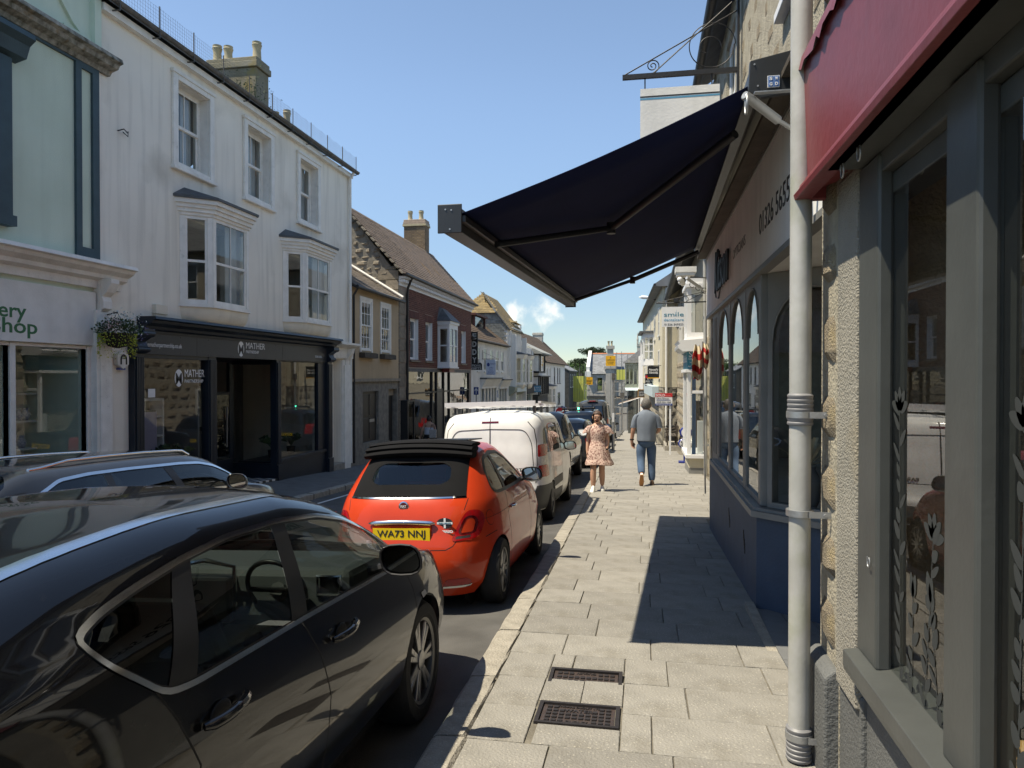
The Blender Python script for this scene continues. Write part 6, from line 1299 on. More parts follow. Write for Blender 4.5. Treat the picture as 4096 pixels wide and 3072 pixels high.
# furled red and cream striped flag at the optician's corner
fg=thing('furled_flag','furled red and cream striped flag tied on a pole at the granite corner','flag',(.95,11.7,1.9)); FY=11.75; r=random.Random(4)
def fold(x0,x1,zt,zb,n,seed,nm):
 v=[]; f=[]; mi=[]; rows=22; rz_=random.Random(seed)
 for i in range(rows+1):
  u=i/rows; z=lerp(zt,zb,u); tap=.35+.65*math.sin(min(1,u*1.35+.08)*math.pi*.62)-(.35 if u>.8 else 0)*(u-.8)/.2
  for j in range(n+1):
   w=j/n; c_=(x0+x1)/2; x=c_+(lerp(x0,x1,w)-c_)*tap; v.append((x,FY-.05*math.sin(w*9+seed)*tap-.03*math.sin(u*5),z+.02*math.sin(w*7)))
 for i in range(rows):
  for j in range(n): q=i*(n+1)+j; f.append((q,q+1,q+n+2,q+n+1)); mi.append(0 if int((i+.6*math.sin(j*.5))/4.2) % 2 else 1)
 return mobj(nm,mesh(nm,v,f,['cloth_red','cloth_cream'],mi,180),fg)
fold(.76,.93,2.14,1.60,12,1,'cloth'); fold(.90,1.03,2.16,1.78,10,3,'tail'); MB().tube([(.93,FY+.02,2.2),(.98,FY+.05,-.2)],.012,8).build('pole','galv',fg)
# lottery style round signs, bench, bin, railings
lt=thing('round_standing_sign','dark blue standing sign of stacked white discs reading PLAY NOW beside the dental shop','sign',(1.45,26,gz(26))); LY=25.
for (sx,sy,rr_) in ((2400+1425/4.148,1580+622/4.148,.205),(2400+1378/4.148,1580+805/4.148,.16),(2400+1440/4.148,1580+905/4.148,.10)):
 p=atY(sx,sy,LY); MB().lathe([(rr_*.8,-.06),(rr_,-.03),(rr_,.05),(rr_*.85,.06)],(p.x,LY,p.z),28,'y').build('rim','lotto_blue',lt,smooth=40); MB().lathe([(rr_*.74,-.065),(rr_*.74,-.06)],(p.x,LY,p.z),28,'y').build('disc','white_clean',lt)
 if abs(rr_-.16)<.01: text('PLAY\nNOW',.1,'black_text',lt,(p.x,LY-.067,p.z+.012),(1,0,0),(0,0,1),align='CENTER',width=.17,off=.003)
 elif rr_>.2:
  text('THE NATIONAL\nLOTTERY',.1,'sign_navy',lt,(p.x,LY-.067,p.z-.09),(1,0,0),(0,0,1),align='CENTER',width=.14); m=MB(); m.quad(*[(p.x-.04+(.06 if k % 2==0 else .025)*math.cos(k*math.pi/4),LY-.067,p.z+.05+(.06 if k % 2==0 else .025)*math.sin(k*math.pi/4)) for k in range(8)]); m.build('star','sign_blue',lt)
MB().box(1.36,1.42,LY-.02,LY+.06,gz(25),-.5).build('post','lotto_blue',lt); MB().box(1.2,1.58,LY-.15,LY+.2,gz(25)-.02,gz(25)+.06).build('foot','lotto_blue',lt)
bn=thing('bench','weathered slatted wooden bench on a stone block against the rubble wall','bench',(1.35,34.5,gz(34.5)))
bz_=gz(34.5)+.28; MB().box(1.0,1.75,33.4,36.0,gz(36)-.2,bz_).build('stone_block','granite_kerb',bn)
for k in range(4): MB().box(1.06+k*.12,1.16+k*.12,33.5,35.3,bz_+.42,bz_+.45).build('seat_slat','wood_dark',bn)
for k in range(3): MB().box(1.55+k*.02,1.58+k*.02,33.5,35.3,bz_+.52+k*.13,bz_+.62+k*.13).build('back_slat','wood_dark',bn)
for y_ in (33.55,35.2):
 for x_ in (1.08,1.5): MB().box(x_,x_+.07,y_,y_+.07,bz_,bz_+(.64 if x_<1.2 else .9)).build('leg','wood_dark',bn)
 MB().tube([(1.02,y_+.03,bz_+.63),(1.15,y_+.03,bz_+.67),(1.35,y_+.03,bz_+.64),(1.55,y_+.03,bz_+.7)],.03,6).build('arm_rest','wood_dark',bn)
pm('bin_black',(.012,.012,.013),.45,var=.2)
wb2=thing('wheelie_bin','black wheelie bin standing behind the railings by the stone house','bin',(1.45,37.2,gz(37))); m=MB(); m.hexa([(1.3,37.0,gz(37)+.05),(1.65,37.0,gz(37)+.05),(1.65,37.5,gz(37)+.05),(1.3,37.5,gz(37)+.05),(1.2,36.95,gz(37)+1.0),(1.72,36.95,gz(37)+1.0),(1.72,37.55,gz(37)+1.0),(1.2,37.55,gz(37)+1.0)]); m.build('body','bin_black',wb2); MB().box(1.17,1.75,36.9,37.6,gz(37)+1.0,gz(37)+1.08).build('lid','bin_black',wb2); MB().box(1.3,1.4,36.93,36.95,gz(37)+.75,gz(37)+.9).build('label_plate','white_clean',wb2)
rl=thing('railings','low black iron railings on the pavement beside the bench','railings',(1.0,38,gz(37)))
for k in range(9): MB().box(.72+k*.07,.735+k*.07,37.7,37.72,gz(37.7),gz(37.7)+1.05).build('bar','black_iron',rl)
for z in (.1,1.0): MB().box(.68,1.33,37.69,37.73,gz(37.7)+z,gz(37.7)+z+.03).build('rail','black_iron',rl)
# estate agent's sold board
so_=thing('sold_board','red, white and blue SOLD auction board on a white post','sign',(1.0,30,gz(30))); SYY=30.; kx=SYY/45
x0,x1,zt,zb=.76*kx,1.78*kx,1.65+(.64-1.65)*kx,1.65+(-.12-1.65)*kx
h_=zt-zb; bd_=MB().box(x0,x1,SYY-.012,SYY+.012,zb,zt).build('board','white_clean',so_); MB().box(x0,x1,SYY-.016,SYY-.0125,zb+h_*.69,zt).build('red_band','sign_red',bd_); MB().box(x0,x1,SYY-.016,SYY-.0125,zb,zb+h_*.16).build('blue_band','sign_navy',bd_)
w_=x1-x0; text('SOLD',.2,'white_text',bd_,(x0+.02,SYY-.018,zt-h_*.27),(1,0,0),(0,0,1),width=w_*.55,height=h_*.2,off=.004); text('By Auction',.1,'white_text',bd_,(x0+w_*.62,SYY-.018,zt-h_*.26),(1,0,0),(0,0,1),width=w_*.3,height=h_*.06); text('Clive Emson',.1,'black_text',bd_,(x0+w_*.07,SYY-.018,zb+h_*.52),(1,0,0),(0,0,1),width=w_*.74,height=h_*.12); MB().box(x0+w_*.07,x1-w_*.1,SYY-.0165,SYY-.0125,zb+h_*.42,zb+h_*.46).build('rule','sign_navy',bd_); text('0330 024 1044',.1,'black_text',bd_,(x0+w_*.08,SYY-.018,zb+h_*.22),(1,0,0),(0,0,1),width=w_*.84,height=h_*.13,shear=.15); text('cliveemson.co.uk',.1,'white_text',bd_,(x0+w_*.06,SYY-.018,zb+h_*.035),(1,0,0),(0,0,1),width=w_*.86,height=h_*.09)
MB().box(x1-.12,x1-.05,SYY+.013,SYY+.07,gz(30),zt).build('post','white_clean',so_)
# cream house
r2=thing('cream_rough_house','tall cream roughcast house with deep eaves and a dark stone base','building',(3,48,gz(48)))
def fac(y,off=0): return XR(y)+off
m=MB(); m.pz([(1.0,38),(fac(63),63),(6,63),(6,38)],1.1,6.3); m.build('wall','cream_rough',r2); m=MB(); m.pz([(1.02,38.02),(fac(63)+.02,63),(6,63),(6,38.02)],-4.5,1.1); bs_=m.build('base_wall','mortar',r2)
stones(bs_,'stone_dark',(1.03,38.0,-2.1),(1,0,0),(0,-1,0),.75,3.2,course=(.4,.6),width=(.35,.8),depth=.16,gap=.03,seed=61)
ud_=(Vector((fac(63),63,0))-Vector((1.0,38,0))).normalized(); nd_=Vector((-ud_.y,ud_.x,0))
stones(bs_,'stone_dark',Vector((1.03,38.0,-2.6)),ud_,nd_,6.,3.6,course=(.4,.6),width=(.4,.9),depth=.16,gap=.03,seed=62)
m=MB(); m.add([(.62,37.7,6.25),(fac(63)-.4,63.3,6.25),(fac(63)-.4,63.3,6.4),(.62,37.7,6.4),(4,37.7,8.6),(4,63.3,8.6),(1.02,37.7,6.25),(fac(63),63.3,6.25),(4,37.7,6.25)],[(0,1,2,3),(3,2,5,4),(0,6,7,1),(0,3,4,8)]); m.build('roof','slate_grey',r2)
MB().tube([(1.2,37.92,6.2),(1.2,37.92,gz(38))],.06,8).build('downpipe','white_paint',r2,smooth=40); MB().tube([(.6,37.65,6.33),(fac(63)-.42,63.3,6.33)],.07,6).build('gutter','black_iron',r2)
for k in range(5):
 for z0 in (3.9,1.6):
  if k==1 and z0<2: continue
  ya=40+k*4.4; a,b_=Vector((fac(ya),ya,0)),Vector((fac(ya+1.1),ya+1.1,0)); m=MB()
  def slabq(o0,o1,s0,s1,za,zb_): m.hexa([a.lerp(b_,s)+nd_*o+Vector((0,0,z)) for z in (za,zb_) for (s,o) in ((s0,o0),(s1,o0),(s1,o1),(s0,o1))])
  slabq(.0,.04,0,.08,z0,z0+1.5); slabq(.0,.04,.92,1,z0,z0+1.5); slabq(0,.04,.08,.92,z0+1.42,z0+1.5); slabq(0,.08,-.05,1.05,z0-.08,z0); slabq(0,.035,.08,.92,z0+.72,z0+.78); w=m.build('window','white_paint',r2); m=MB(); m.quad(*[a.lerp(b_,s)+nd_*.015+Vector((0,0,z)) for s,z in ((.08,z0),(.92,z0),(.92,z0+1.45),(.08,z0+1.45))]); m.build('pane','dark_glass',w)
# white and pale blue projecting bay, with travel shop below
m=MB(); a,b_=Vector((fac(46),46,0)),Vector((fac(50),50,0)); P4=[a,a+Vector((-.62,.3,0)),b_+Vector((-.62,-.3,0)),b_]
m.pz([(p.x,p.y) for p in P4],2.35,2.75); m.pz([(p.x,p.y) for p in P4],4.1,4.4)
for p in P4: m.box(p.x-.06,p.x+.06,p.y-.06,p.y+.06,2.75,4.1)
q=(P4[0]+P4[1])/2; m.box(q.x-.03,q.x+.03,q.y-.03,q.y+.03,2.75,4.1)
for z in (3.2,3.65): m.hexa([p+Vector((0,dy,zz)) for zz in (z,z+.05) for p,dy in ((P4[0],-.01),(P4[1],-.01),(P4[1],.03),(P4[0],.03))])
rb_=m.build('bay_window','white_clean',r2); m=MB(); m.quad(*[P4[0]+Vector((0,0,2.75)),P4[1]+Vector((0,0,2.75)),P4[1]+Vector((0,0,4.1)),P4[0]+Vector((0,0,4.1))]); m.build('pane','old_glass',rb_); m=MB(); m.pz([(P4[0].x,P4[0].y-.2),(P4[1].x-.25,P4[1].y-.2),(P4[2].x-.25,P4[2].y+.2),(P4[3].x,P4[3].y+.2)],4.4,4.5); m.build('roof','lead',rb_)
MB().pz([(fac(41)-.35,41),(fac(52)-.35,52),(fac(52),52),(fac(41),41)],.5,1.1).build('shop_fascia','pale_blue',r2)
nt=thing('travel_sign','black projecting travel shop sign with white italic lettering','sign',(.6,38.6,1.8)); NY=38.6; kx=NY/45; x0,x1,zt,zb=.31*kx,1.0*kx,1.65+.63*kx,1.65-.06*kx
MB().box(x0,x1,NY-.03,NY+.03,zb,zt).build('board','sign_black',nt); MB().box(x0,x1,NY-.03,NY+.03,zb-.05,zb-.001).build('trim','orange_sign',nt); text("Newell's",.2,'white_text',nt,((x0+x1)/2,NY-.033,(zt+zb)/2+.06),(1,0,0),(0,0,1),align='CENTER',width=.48,height=.11,shear=.25,off=.006); text('TRAVEL',.2,'white_text',nt,((x0+x1)/2,NY-.033,(zt+zb)/2-.1),(1,0,0),(0,0,1),align='CENTER',width=.48,height=.11,shear=.25,off=.006); MB().box(x0+.05,x1+.1,NY-.02,NY+.02,zt+.01,zt+.04).build('arm','black_iron',nt)
bk_=thing('bakery_sign','black projecting shop sign with red oval and a white arrow pointing across','sign',(.2,50,1.3)); BY=48.; p0,p1=atY(2400+855/4.74,1300+930/4.74,BY),atY(2400+1018/4.74,1300+1155/4.74,BY); MB().box(p0.x,p1.x,BY-.03,BY+.03,p1.z,p0.z).build('board','sign_black',bk_); cx,hh=(p0.x+p1.x)/2,p0.z-p1.z
MB().py([(cx-.12+.16*math.cos(k*.45),p0.z-hh*.22+.11*math.sin(k*.45)) for k in range(14)],BY-.034,BY-.031).build('oval','sign_red',bk_); text('ENTER\nBAKERY PIE\nEAT IN',.15,'white_text',bk_,(cx,BY-.033,p0.z-hh*.48),(1,0,0),(0,0,1),align='CENTER',width=.45); zc_=p1.z+hh*.12; MB().py([(cx-.26,zc_-.03),(cx+.1,zc_-.03),(cx+.1,zc_-.08),(cx+.26,zc_),(cx+.1,zc_+.08),(cx+.1,zc_+.03),(cx-.26,zc_+.03)],BY-.034,BY-.031).build('arrow','white_text',bk_); MB().box(p1.x,fac(48)+.02,BY-.02,BY+.02,p0.z-.1,p0.z-.05).build('arm','black_iron',bk_)
# street lamp on the cream house
sl_=thing('street_lamp','white curved street lamp head on an arm from the cream house','street lamp',(.6,44,5.6)); p0,p1,p2=atY(2500+185/3.318,1000+630/3.318,44),atY(2500+362/3.318,1000+640/3.318,44),atY(2500+450/3.318,1000+680/3.318,44); MB().tube([p0,p0.lerp(p1,.25)+Vector((0,0,.03)),p0.lerp(p1,.6)+Vector((0,0,.02)),p1],.1,10,rr=[.02,.11,.10,.05]).build('head','white_clean',sl_,smooth=60); MB().tube([p1,p2,p2+Vector((.15,.0,-.5))],.04,8).build('arm','black_iron',sl_)
# sage shop with green bay at the bend
r3=thing('sage_shop','sage green corner shop with a tall projecting bay window and low slate roof','building',(0,78,gz(78))); m=MB(); m.pz([(-.1,66),(-1.0,84),(5,84),(5,63.2),(.05,63.2)],-6,3.6); m.build('wall','white_old',r3); m=MB(); m.box(-1.7,.4,72,76,.5,.9); m.box(-1.7,.4,72,76,2.75,3.0)
for k in range(6): m.box(-1.7+k*.38,-1.58+k*.38,71.98,72.1,.9,2.75)
m.build('bay_window','sage',r3); MB().box(-1.6,.4,72.06,76,.9,2.75).build('bay_glass','dark_glass',r3); m=MB(); m.add([(-1.9,71.8,3.0),(.4,71.8,3.0),(.4,76.2,3.0),(-1.9,76.2,3.0),(.0,72.5,4.5),(.4,72.5,5.0),(.4,76,5.0)],[(0,1,5,4),(0,4,6,3),(4,5,6)]); m.build('roof','slate',r3)
MB().hexa([(-1.6,71.5,.3),(.2,71.5,.3),(.2,76,.3),(-1.6,76,.3),(-1.7,72,.55),(.4,72,.55),(.4,76,.55),(-1.7,76,.55)]).build('fascia','pale_blue',r3); MB().box(-1.4,.2,72.2,76,gz(74)-.2,.3).build('shopfront','dark_glass',r3)
aw2=thing('shop_awning','small faded brown awning pulled out low at the sage corner shop','awning',(-1.5,68,-.6)); m=MB(); m.hexa([(-2.2,68.0,-.92),(-.2,68.0,-.28),(-.2,70.5,-.28),(-2.2,70.5,-.92),(-2.2,68.0,-.9),(-.2,68.0,-.26),(-.2,70.5,-.26),(-2.2,70.5,-.9)]); m.build('canopy','awning_brown',aw2); MB().tube([(-.2,68,-.3),(-2.2,68,-.95)],.03,6).build('arm','galv',aw2); MB().box(-.25,-.15,67.9,70.6,-.35,-.2).build('cassette','awning_brown',aw2)
wf=thing('menu_sign','brown wood framed chalk menu board projecting from the sage shop','sign',(-.4,62,.2)); p0,p1=atY(2400+715/4.74,1300+1218/4.74,60),atY(2400+875/4.74,1300+1375/4.74,60); MB().box(p0.x,p1.x,59.97,60.03,p1.z,p0.z).build('frame','wood_tan',wf); MB().box(p0.x+.08,p1.x-.08,59.96,59.969,p1.z+.08,p0.z-.08).build('slate','fascia_grey',wf); text('GIFTS &\nCRAFTS',.2,'white_text',wf,((p0.x+p1.x)/2,59.955,(p0.z+p1.z)/2),(1,0,0),(0,0,1),align='CENTER',width=.5); MB().box(p1.x,p1.x+.6,59.98,60.02,p0.z-.06,p0.z).build('arm','black_iron',wf)
# tall lamp column and sign post on the kerb
lc=thing('lamp_column','tall grey tapered steel column with a small head at the kerb','lamp post',(kerbR(33)+.05,33,gz(33))); cxp=atY(2453,1560,33).x; MB().lathe([(.068,gz(33)),(.064,gz(33)+1.5),(.052,gz(33)+1.55),(.048,1.5)],(cxp,33,0),12).build('column','galv',lc,smooth=40); MB().box(cxp-.07,cxp+.08,32.93,33.07,1.5,1.8).build('head','gutter_grey',lc); MB().box(cxp-.05,cxp+.05,32.9,32.93,-.4,.0).build('plate','white_clean',lc)
sp_=thing('sign_post','thin grey sign post with a small dark plate farther down the kerb','sign post',(kerbR(62)+.1,62,gz(62))); pxx=atY(2489,1700,62).x; MB().tube([(pxx,62,gz(62)),(pxx,62,.35)],.045,8).build('post','galv',sp_,smooth=40); MB().box(pxx-.18,pxx+.18,61.94,61.96,-.2,.3).build('plate','gutter_grey',sp_)
# ---- trees and the far hill
def crown(m,c,rad,n,s,seed,flat=False):
 r=random.Random(seed); c=Vector(c)
 cl=[(Vector((r.gauss(0,.45)*rad[0],r.gauss(0,.45)*rad[1],r.uniform(-.5,.6)*rad[2])),r.uniform(.22,.42)) for _ in range(26)]
 for k in range(n):
  q,w=r.choice(cl); d=Vector((r.gauss(0,1),r.gauss(0,1),r.gauss(0,1))).normalized()*(w*r.uniform(.6,1.05))
  p=c+q+Vector((d.x*rad[0],d.y*rad[1],d.z*rad[2])); a=Vector((r.uniform(-1,1),r.uniform(-1,1),r.uniform(-1,1))).normalized()*s*r.uniform(.6,1.3); b=a.cross(Vector((r.uniform(-1,1),r.uniform(-1,1),r.uniform(-1,1)))).normalized()*s*.55
  m.quad(p-a,p+b,p+a,p-b)
def tree(name,label,base,h,rad,cz,n,s,leaf_,seed,lean=0,group=None):
 t=thing(name,label,'tree',base,group); b=Vector(base); m=MB(); tp=b+Vector((lean,0,cz-b.z)); m.tube([b,b.lerp(tp,.5)+Vector((lean*.2,0,0)),tp],.3,8,rr=[rad[0]*.09,rad[0]*.07,rad[0]*.04]); r=random.Random(seed)
 for k in range(7): a=r.uniform(0,6.28); m.tube([b.lerp(tp,.7),tp+Vector((math.cos(a)*rad[0]*.6,math.sin(a)*rad[1]*.6,r.uniform(-.2,.4)*rad[2]))],.1,5,rr=[rad[0]*.04,rad[0]*.015])
 m.build('trunk','bark',t); m=MB(); crown(m,tp,rad,n,s,seed); m.build('crown',leaf_,t)
tree('pine_tree','flat topped dark pine rising behind the granite house',(-10.9,160,gz(150)),16,(2.6,3,1.35),7.0,2600,.16,'pine_leaf',3); tree('pine_tree','lower leaning dark pine branch mass beside the granite gable',(-11.8,150,gz(150)),14,(1.9,2,.75),4.75,1400,.14,'pine_leaf',4,lean=-1.0)
TR=[(-26.5,250,4.0,4.5),(-23.2,255,4.6,4.2),(-20.0,245,3.0,4.0),(-17.5,240,3.4,4.0),(-29,260,3.6,4),(-13,250,3.0,4),(-33,265,4.2,5)]
TL=['round leafy tree just beyond the dark slate roof','broad leafy tree beside the round one beyond the dark slate roof','leafy tree in the gap above the yellow sheeting','leafy tree close behind the granite gable parapet','small leafy tree almost hidden by the mossy roof end','leafy tree behind the granite house roof','big leafy tree behind the long mossy roof']
for k,(x_,y_,z_,rr_) in enumerate(TR): tree('leafy_tree',TL[k],(x_,y_,gz(150)-.8),12,(rr_,rr_,rr_*.75),z_-.5,900,.35,'broad_leaf',20+k,group='leafy trees in the valley')
def hz_(x,y): return 30*(.5+.5*math.sin(x*.004+1.2))*.25+6*math.sin(x*.013)+3*math.sin(x*.041+.5)
v=[]; f=[]; nx_,ny_=90,8
for j in range(ny_):
 for i in range(nx_): x=-2200+4000*i/(nx_-1); y=1000+90*j; u=j/(ny_-1); v.append((x,y,-16+(36+hz_(x,y))*math.sin(u*math.pi/2)))
for j in range(ny_-1):
 for i in range(nx_-1): q=j*nx_+i; f.append((q,q+1,q+nx_+1,q+nx_))
hill=tag(mobj('hill',mesh('hill',v,f,'field',smooth=180)),kind='structure')
m=MB(); r=random.Random(77)
for k in range(2600):
 x=r.uniform(-620,60); u=r.random()**.6; y=1000+620*u; z=-16+(36+hz_(x,y))*math.sin(min(1,u)*math.pi/2)
 if math.sin(x*.02+y*.015)+math.sin(y*.05+x*.01)<-.35: continue
 s=r.uniform(4,8); a0=r.uniform(0,6)
 ring=[(x+s*math.cos(a0+i*1.256),y+s*math.sin(a0+i*1.256),z+s*.25) for i in range(5)]; tp=(x+r.uniform(-1,1),y,z+s*r.uniform(.8,1.25)); kk=len(m.v); m.v+=[Vector(p) for p in ring]+[Vector(tp)]; m.f+=[(kk+i,kk+(i+1) % 5,kk+5) for i in range(5)]; m.mi+=[0]*5
o=m.build('hillside_wood','forest'); tag(o,'far off wooded hillside',None,None,'stuff')
# ================================================================ vehicles
def paint(name,col,rough=.35,coat=1.,metal=0.,dirt=.0): return pm(name,col,rough,metal=metal,coat=coat,spec=.08,var=.12,scale=5,grime=((.12,.11,.095),14,.66,dirt) if dirt else None)
paint('paint_black',(.0035,.0035,.0042),.3,.9,dirt=.05); paint('paint_red',(.56,.05,.016),.35,.6); paint('paint_white',(.80,.80,.78),.4,.45,dirt=.05); paint('paint_grey',(.045,.05,.058),.3,metal=.3); paint('paint_dark',(.008,.010,.013),.3); paint('paint_navy',(.012,.016,.024),.3); paint('paint_vangrey',(.05,.054,.06),.4,dirt=.1)
pm('chrome',(.72,.73,.74),.10,metal=1.,var=.05); pm('satin_trim',(.82,.82,.82),.16,metal=1.,var=.1,scale=14); pm('black_trim',(.010,.010,.011),.45,var=.2); pm('gap',(.002,.002,.002),.8); pm('rubber',(.014,.014,.015),.85,var=.3,scale=9,bump=.1,grime=((.05,.047,.042),6,.58,.6))
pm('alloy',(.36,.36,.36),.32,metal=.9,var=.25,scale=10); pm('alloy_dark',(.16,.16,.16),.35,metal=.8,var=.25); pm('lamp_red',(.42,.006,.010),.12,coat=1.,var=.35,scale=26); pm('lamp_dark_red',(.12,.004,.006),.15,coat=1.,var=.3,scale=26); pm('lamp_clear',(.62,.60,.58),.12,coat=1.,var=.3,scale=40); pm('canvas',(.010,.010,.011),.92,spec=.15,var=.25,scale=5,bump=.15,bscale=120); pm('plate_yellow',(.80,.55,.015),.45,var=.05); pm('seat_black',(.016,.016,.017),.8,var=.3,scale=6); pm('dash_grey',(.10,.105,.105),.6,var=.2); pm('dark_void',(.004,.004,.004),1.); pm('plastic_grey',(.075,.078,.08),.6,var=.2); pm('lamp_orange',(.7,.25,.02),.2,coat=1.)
glass('car_glass',(.42,.47,.45),0,.95,0,.04); glass('privacy_glass',(.10,.115,.115),0,.95,0,.05); glass('mirror_silver',(.0,.0,.0),0,.8,0,.5)
def inpoly(x,y,P):
 c=False; n=len(P); j=n-1
 for i in range(n):
  if (P[i][1]>y) != (P[j][1]>y) and x<(P[j][0]-P[i][0])*(y-P[i][1])/(P[j][1]-P[i][1]+1e-12)+P[i][0]: c=not c
  j=i
 return c
def dens(P,s=.03,closed=True):
 out=[]; n=len(P)
 for i in range(n if closed else n-1):
  a,b=P[i],P[(i+1) % n]; k=max(1,int(math.hypot(b[0]-a[0],b[1]-a[1])/s))
  out+=[(lerp(a[0],b[0],t/k),lerp(a[1],b[1],t/k)) for t in range(k)]
 if not closed: out.append(P[-1])
 return out
def rnd_poly(P,r,n=5):
 """round the corners of a polygon"""
 out=[]; m=len(P)
 for i in range(m):
  p,a,b=Vector(P[i]),Vector(P[i-1]),Vector(P[(i+1) % m]); da,db=(a-p),(b-p); k=min(r,da.length*.45,db.length*.45); s,e=p+da.normalized()*k,p+db.normalized()*k
  for t in range(n+1): u=t/n; q=s*(1-u)**2+p*2*u*(1-u)+e*u*u; out.append((q.x,q.y))
 return out
def grow(P,d):
 """offset a polygon outwards by d"""
 n=len(P); A=sum(P[i][0]*P[(i+1) % n][1]-P[(i+1) % n][0]*P[i][1] for i in range(n)); s=1 if A>0 else -1; out=[]
 for i in range(n):
  a,b,c=Vector(P[i-1]),Vector(P[i]),Vector(P[(i+1) % n]); e1,e2=(b-a),(c-b)
  if e1.length<1e-6: e1=e2
  if e2.length<1e-6: e2=e1
  n1,n2=Vector((e1.y,-e1.x)).normalized()*s,Vector((e2.y,-e2.x)).normalized()*s; k=(n1+n2); k=k.normalized()/max(.4,(k.normalized()).dot(n1)) if k.length>1e-6 else n1; q=b+k*d; out.append((q.x,q.y))
 return out
def line_poly(P,w):
 """thin polygon along an open polyline"""
 L_,Rr=[],[]
 for i,p in enumerate(P):
  a,b=Vector(P[max(0,i-1)]),Vector(P[min(len(P)-1,i+1)]); d=(b-a).normalized(); n=Vector((-d.y,d.x))*w/2; L_.append((p[0]+n.x,p[1]+n.y)); Rr.append((p[0]-n.x,p[1]-n.y))
 return L_+Rr[::-1]
def patch(parent,mapf,bounds,regions,body,du,dv,sv=1.,mirror=True,skip=('cut',),only=None):
 """surface over (u, v) cut exactly along region outlines; regions = [(name, material, polygon[(u,v)], lift, sub)] first match wins"""
 u0,u1,v0,v1=bounds; pts=[]; edges=[]; seen={}
 def addp(u,v):
  k=(round(u,5),round(v,5))
  if k not in seen: seen[k]=len(pts); pts.append(Vector((u,v*sv)))
  return seen[k]
 nu,nv=max(2,int((u1-u0)/du)),max(2,int((v1-v0)/dv))
 polys=[]
 border=[(lerp(u0,u1,i/nu),v0) for i in range(nu)]+[(u1,lerp(v0,v1,j/nv)) for j in range(nv)]+[(lerp(u1,u0,i/nu),v1) for i in range(nu)]+[(u0,lerp(v1,v0,j/nv)) for j in range(nv)]
 for P in [border]+[r_[2] for r_ in regions]:
  P=[(min(max(p[0],u0),u1),min(max(p[1],v0),v1)) for p in P]; ids=[addp(*p) for p in P]
  edges+=[(ids[i],ids[(i+1) % len(ids)]) for i in range(len(ids)) if ids[i] != ids[(i+1) % len(ids)]]
 for i in range(1,nu):
  for j in range(1,nv): addp(lerp(u0,u1,i/nu),lerp(v0,v1,j/nv))
 V2,_,Fc,_,_,_=delaunay_2d_cdt(pts,edges,[],0,1e-5)
 groups={}
 for f in Fc:
  cu,cv=sum(V2[i].x for i in f)/len(f),sum(V2[i].y for i in f)/len(f)/sv
  for k,r_ in enumerate(regions):
   if inpoly(cu,cv,r_[2]): groups.setdefault(k,[]).append(f); break
  else: groups.setdefault(-1,[]).append(f)
 e=2e-3; cache={}
 def ev(i):
  if i not in cache:
   u,v=V2[i].x,V2[i].y/sv; p=Vector(mapf(u,v)); a=Vector(mapf(min(u+e,u1),v))-Vector(mapf(max(u-e,u0),v)); b=Vector(mapf(u,min(v+e,v1)))-Vector(mapf(u,max(v-e,v0))); n=a.cross(b)
   n=n.normalized() if n.length>1e-12 else Vector((0,0,1)); cache[i]=(p,n)
  return cache[i]
 made={}
 for k,fs_ in groups.items():
  name,mat,lift,sub=(body[0],body[1],0.,None) if k<0 else (regions[k][0],regions[k][1],regions[k][3],regions[k][4])
  if name in skip: continue
  for sgn in ((1,-1) if mirror else (1,)):
   idx={}; v=[]; nn=[]; f=[]
   for q in fs_:
    for i in q:
     if i not in idx:
      p,n=ev(i); p=p+n*lift; idx[i]=len(v); v.append((p.x*sgn,p.y,p.z)); nn.append((n.x*sgn,n.y,n.z))
    t=tuple(idx[i] for i in q)
    a,b,c=(Vector(v[t[0]]),Vector(v[t[1]]),Vector(v[t[2]])); fn=(b-a).cross(c-a)
    f.append(t if fn.dot(Vector(nn[t[0]]))>0 else t[::-1])
   made.setdefault((name,mat,sub,k if k >= 0 and not (sub and sub.startswith('+')) else -1,sgn if name not in (body[0],) else 0),[]).append((v,nn,f))
 objs={}
 for key in sorted(made,key=lambda q: (q[2] is not None,q[3])):
  name,mat,sub,k,sgn=key; v,nn,f=[],[],[]
  for (a,b,c) in made[key]: o_=len(v); v+=a; nn+=b; f+=[tuple(i+o_ for i in t) for t in c]
  me=mesh(name,v,f,mat); me.polygons.foreach_set('use_smooth',[True]*len(me.polygons)); me.normals_split_custom_set_from_vertices(nn)
  par=parent
  if sub:
   par=objs.get((sub.lstrip('+'),sgn),objs.get((sub.lstrip('+'),0),objs.get((sub.lstrip('+'),1),parent)))
  o=mobj(name,me,par); objs.setdefault((name,sgn),o)
 return objs
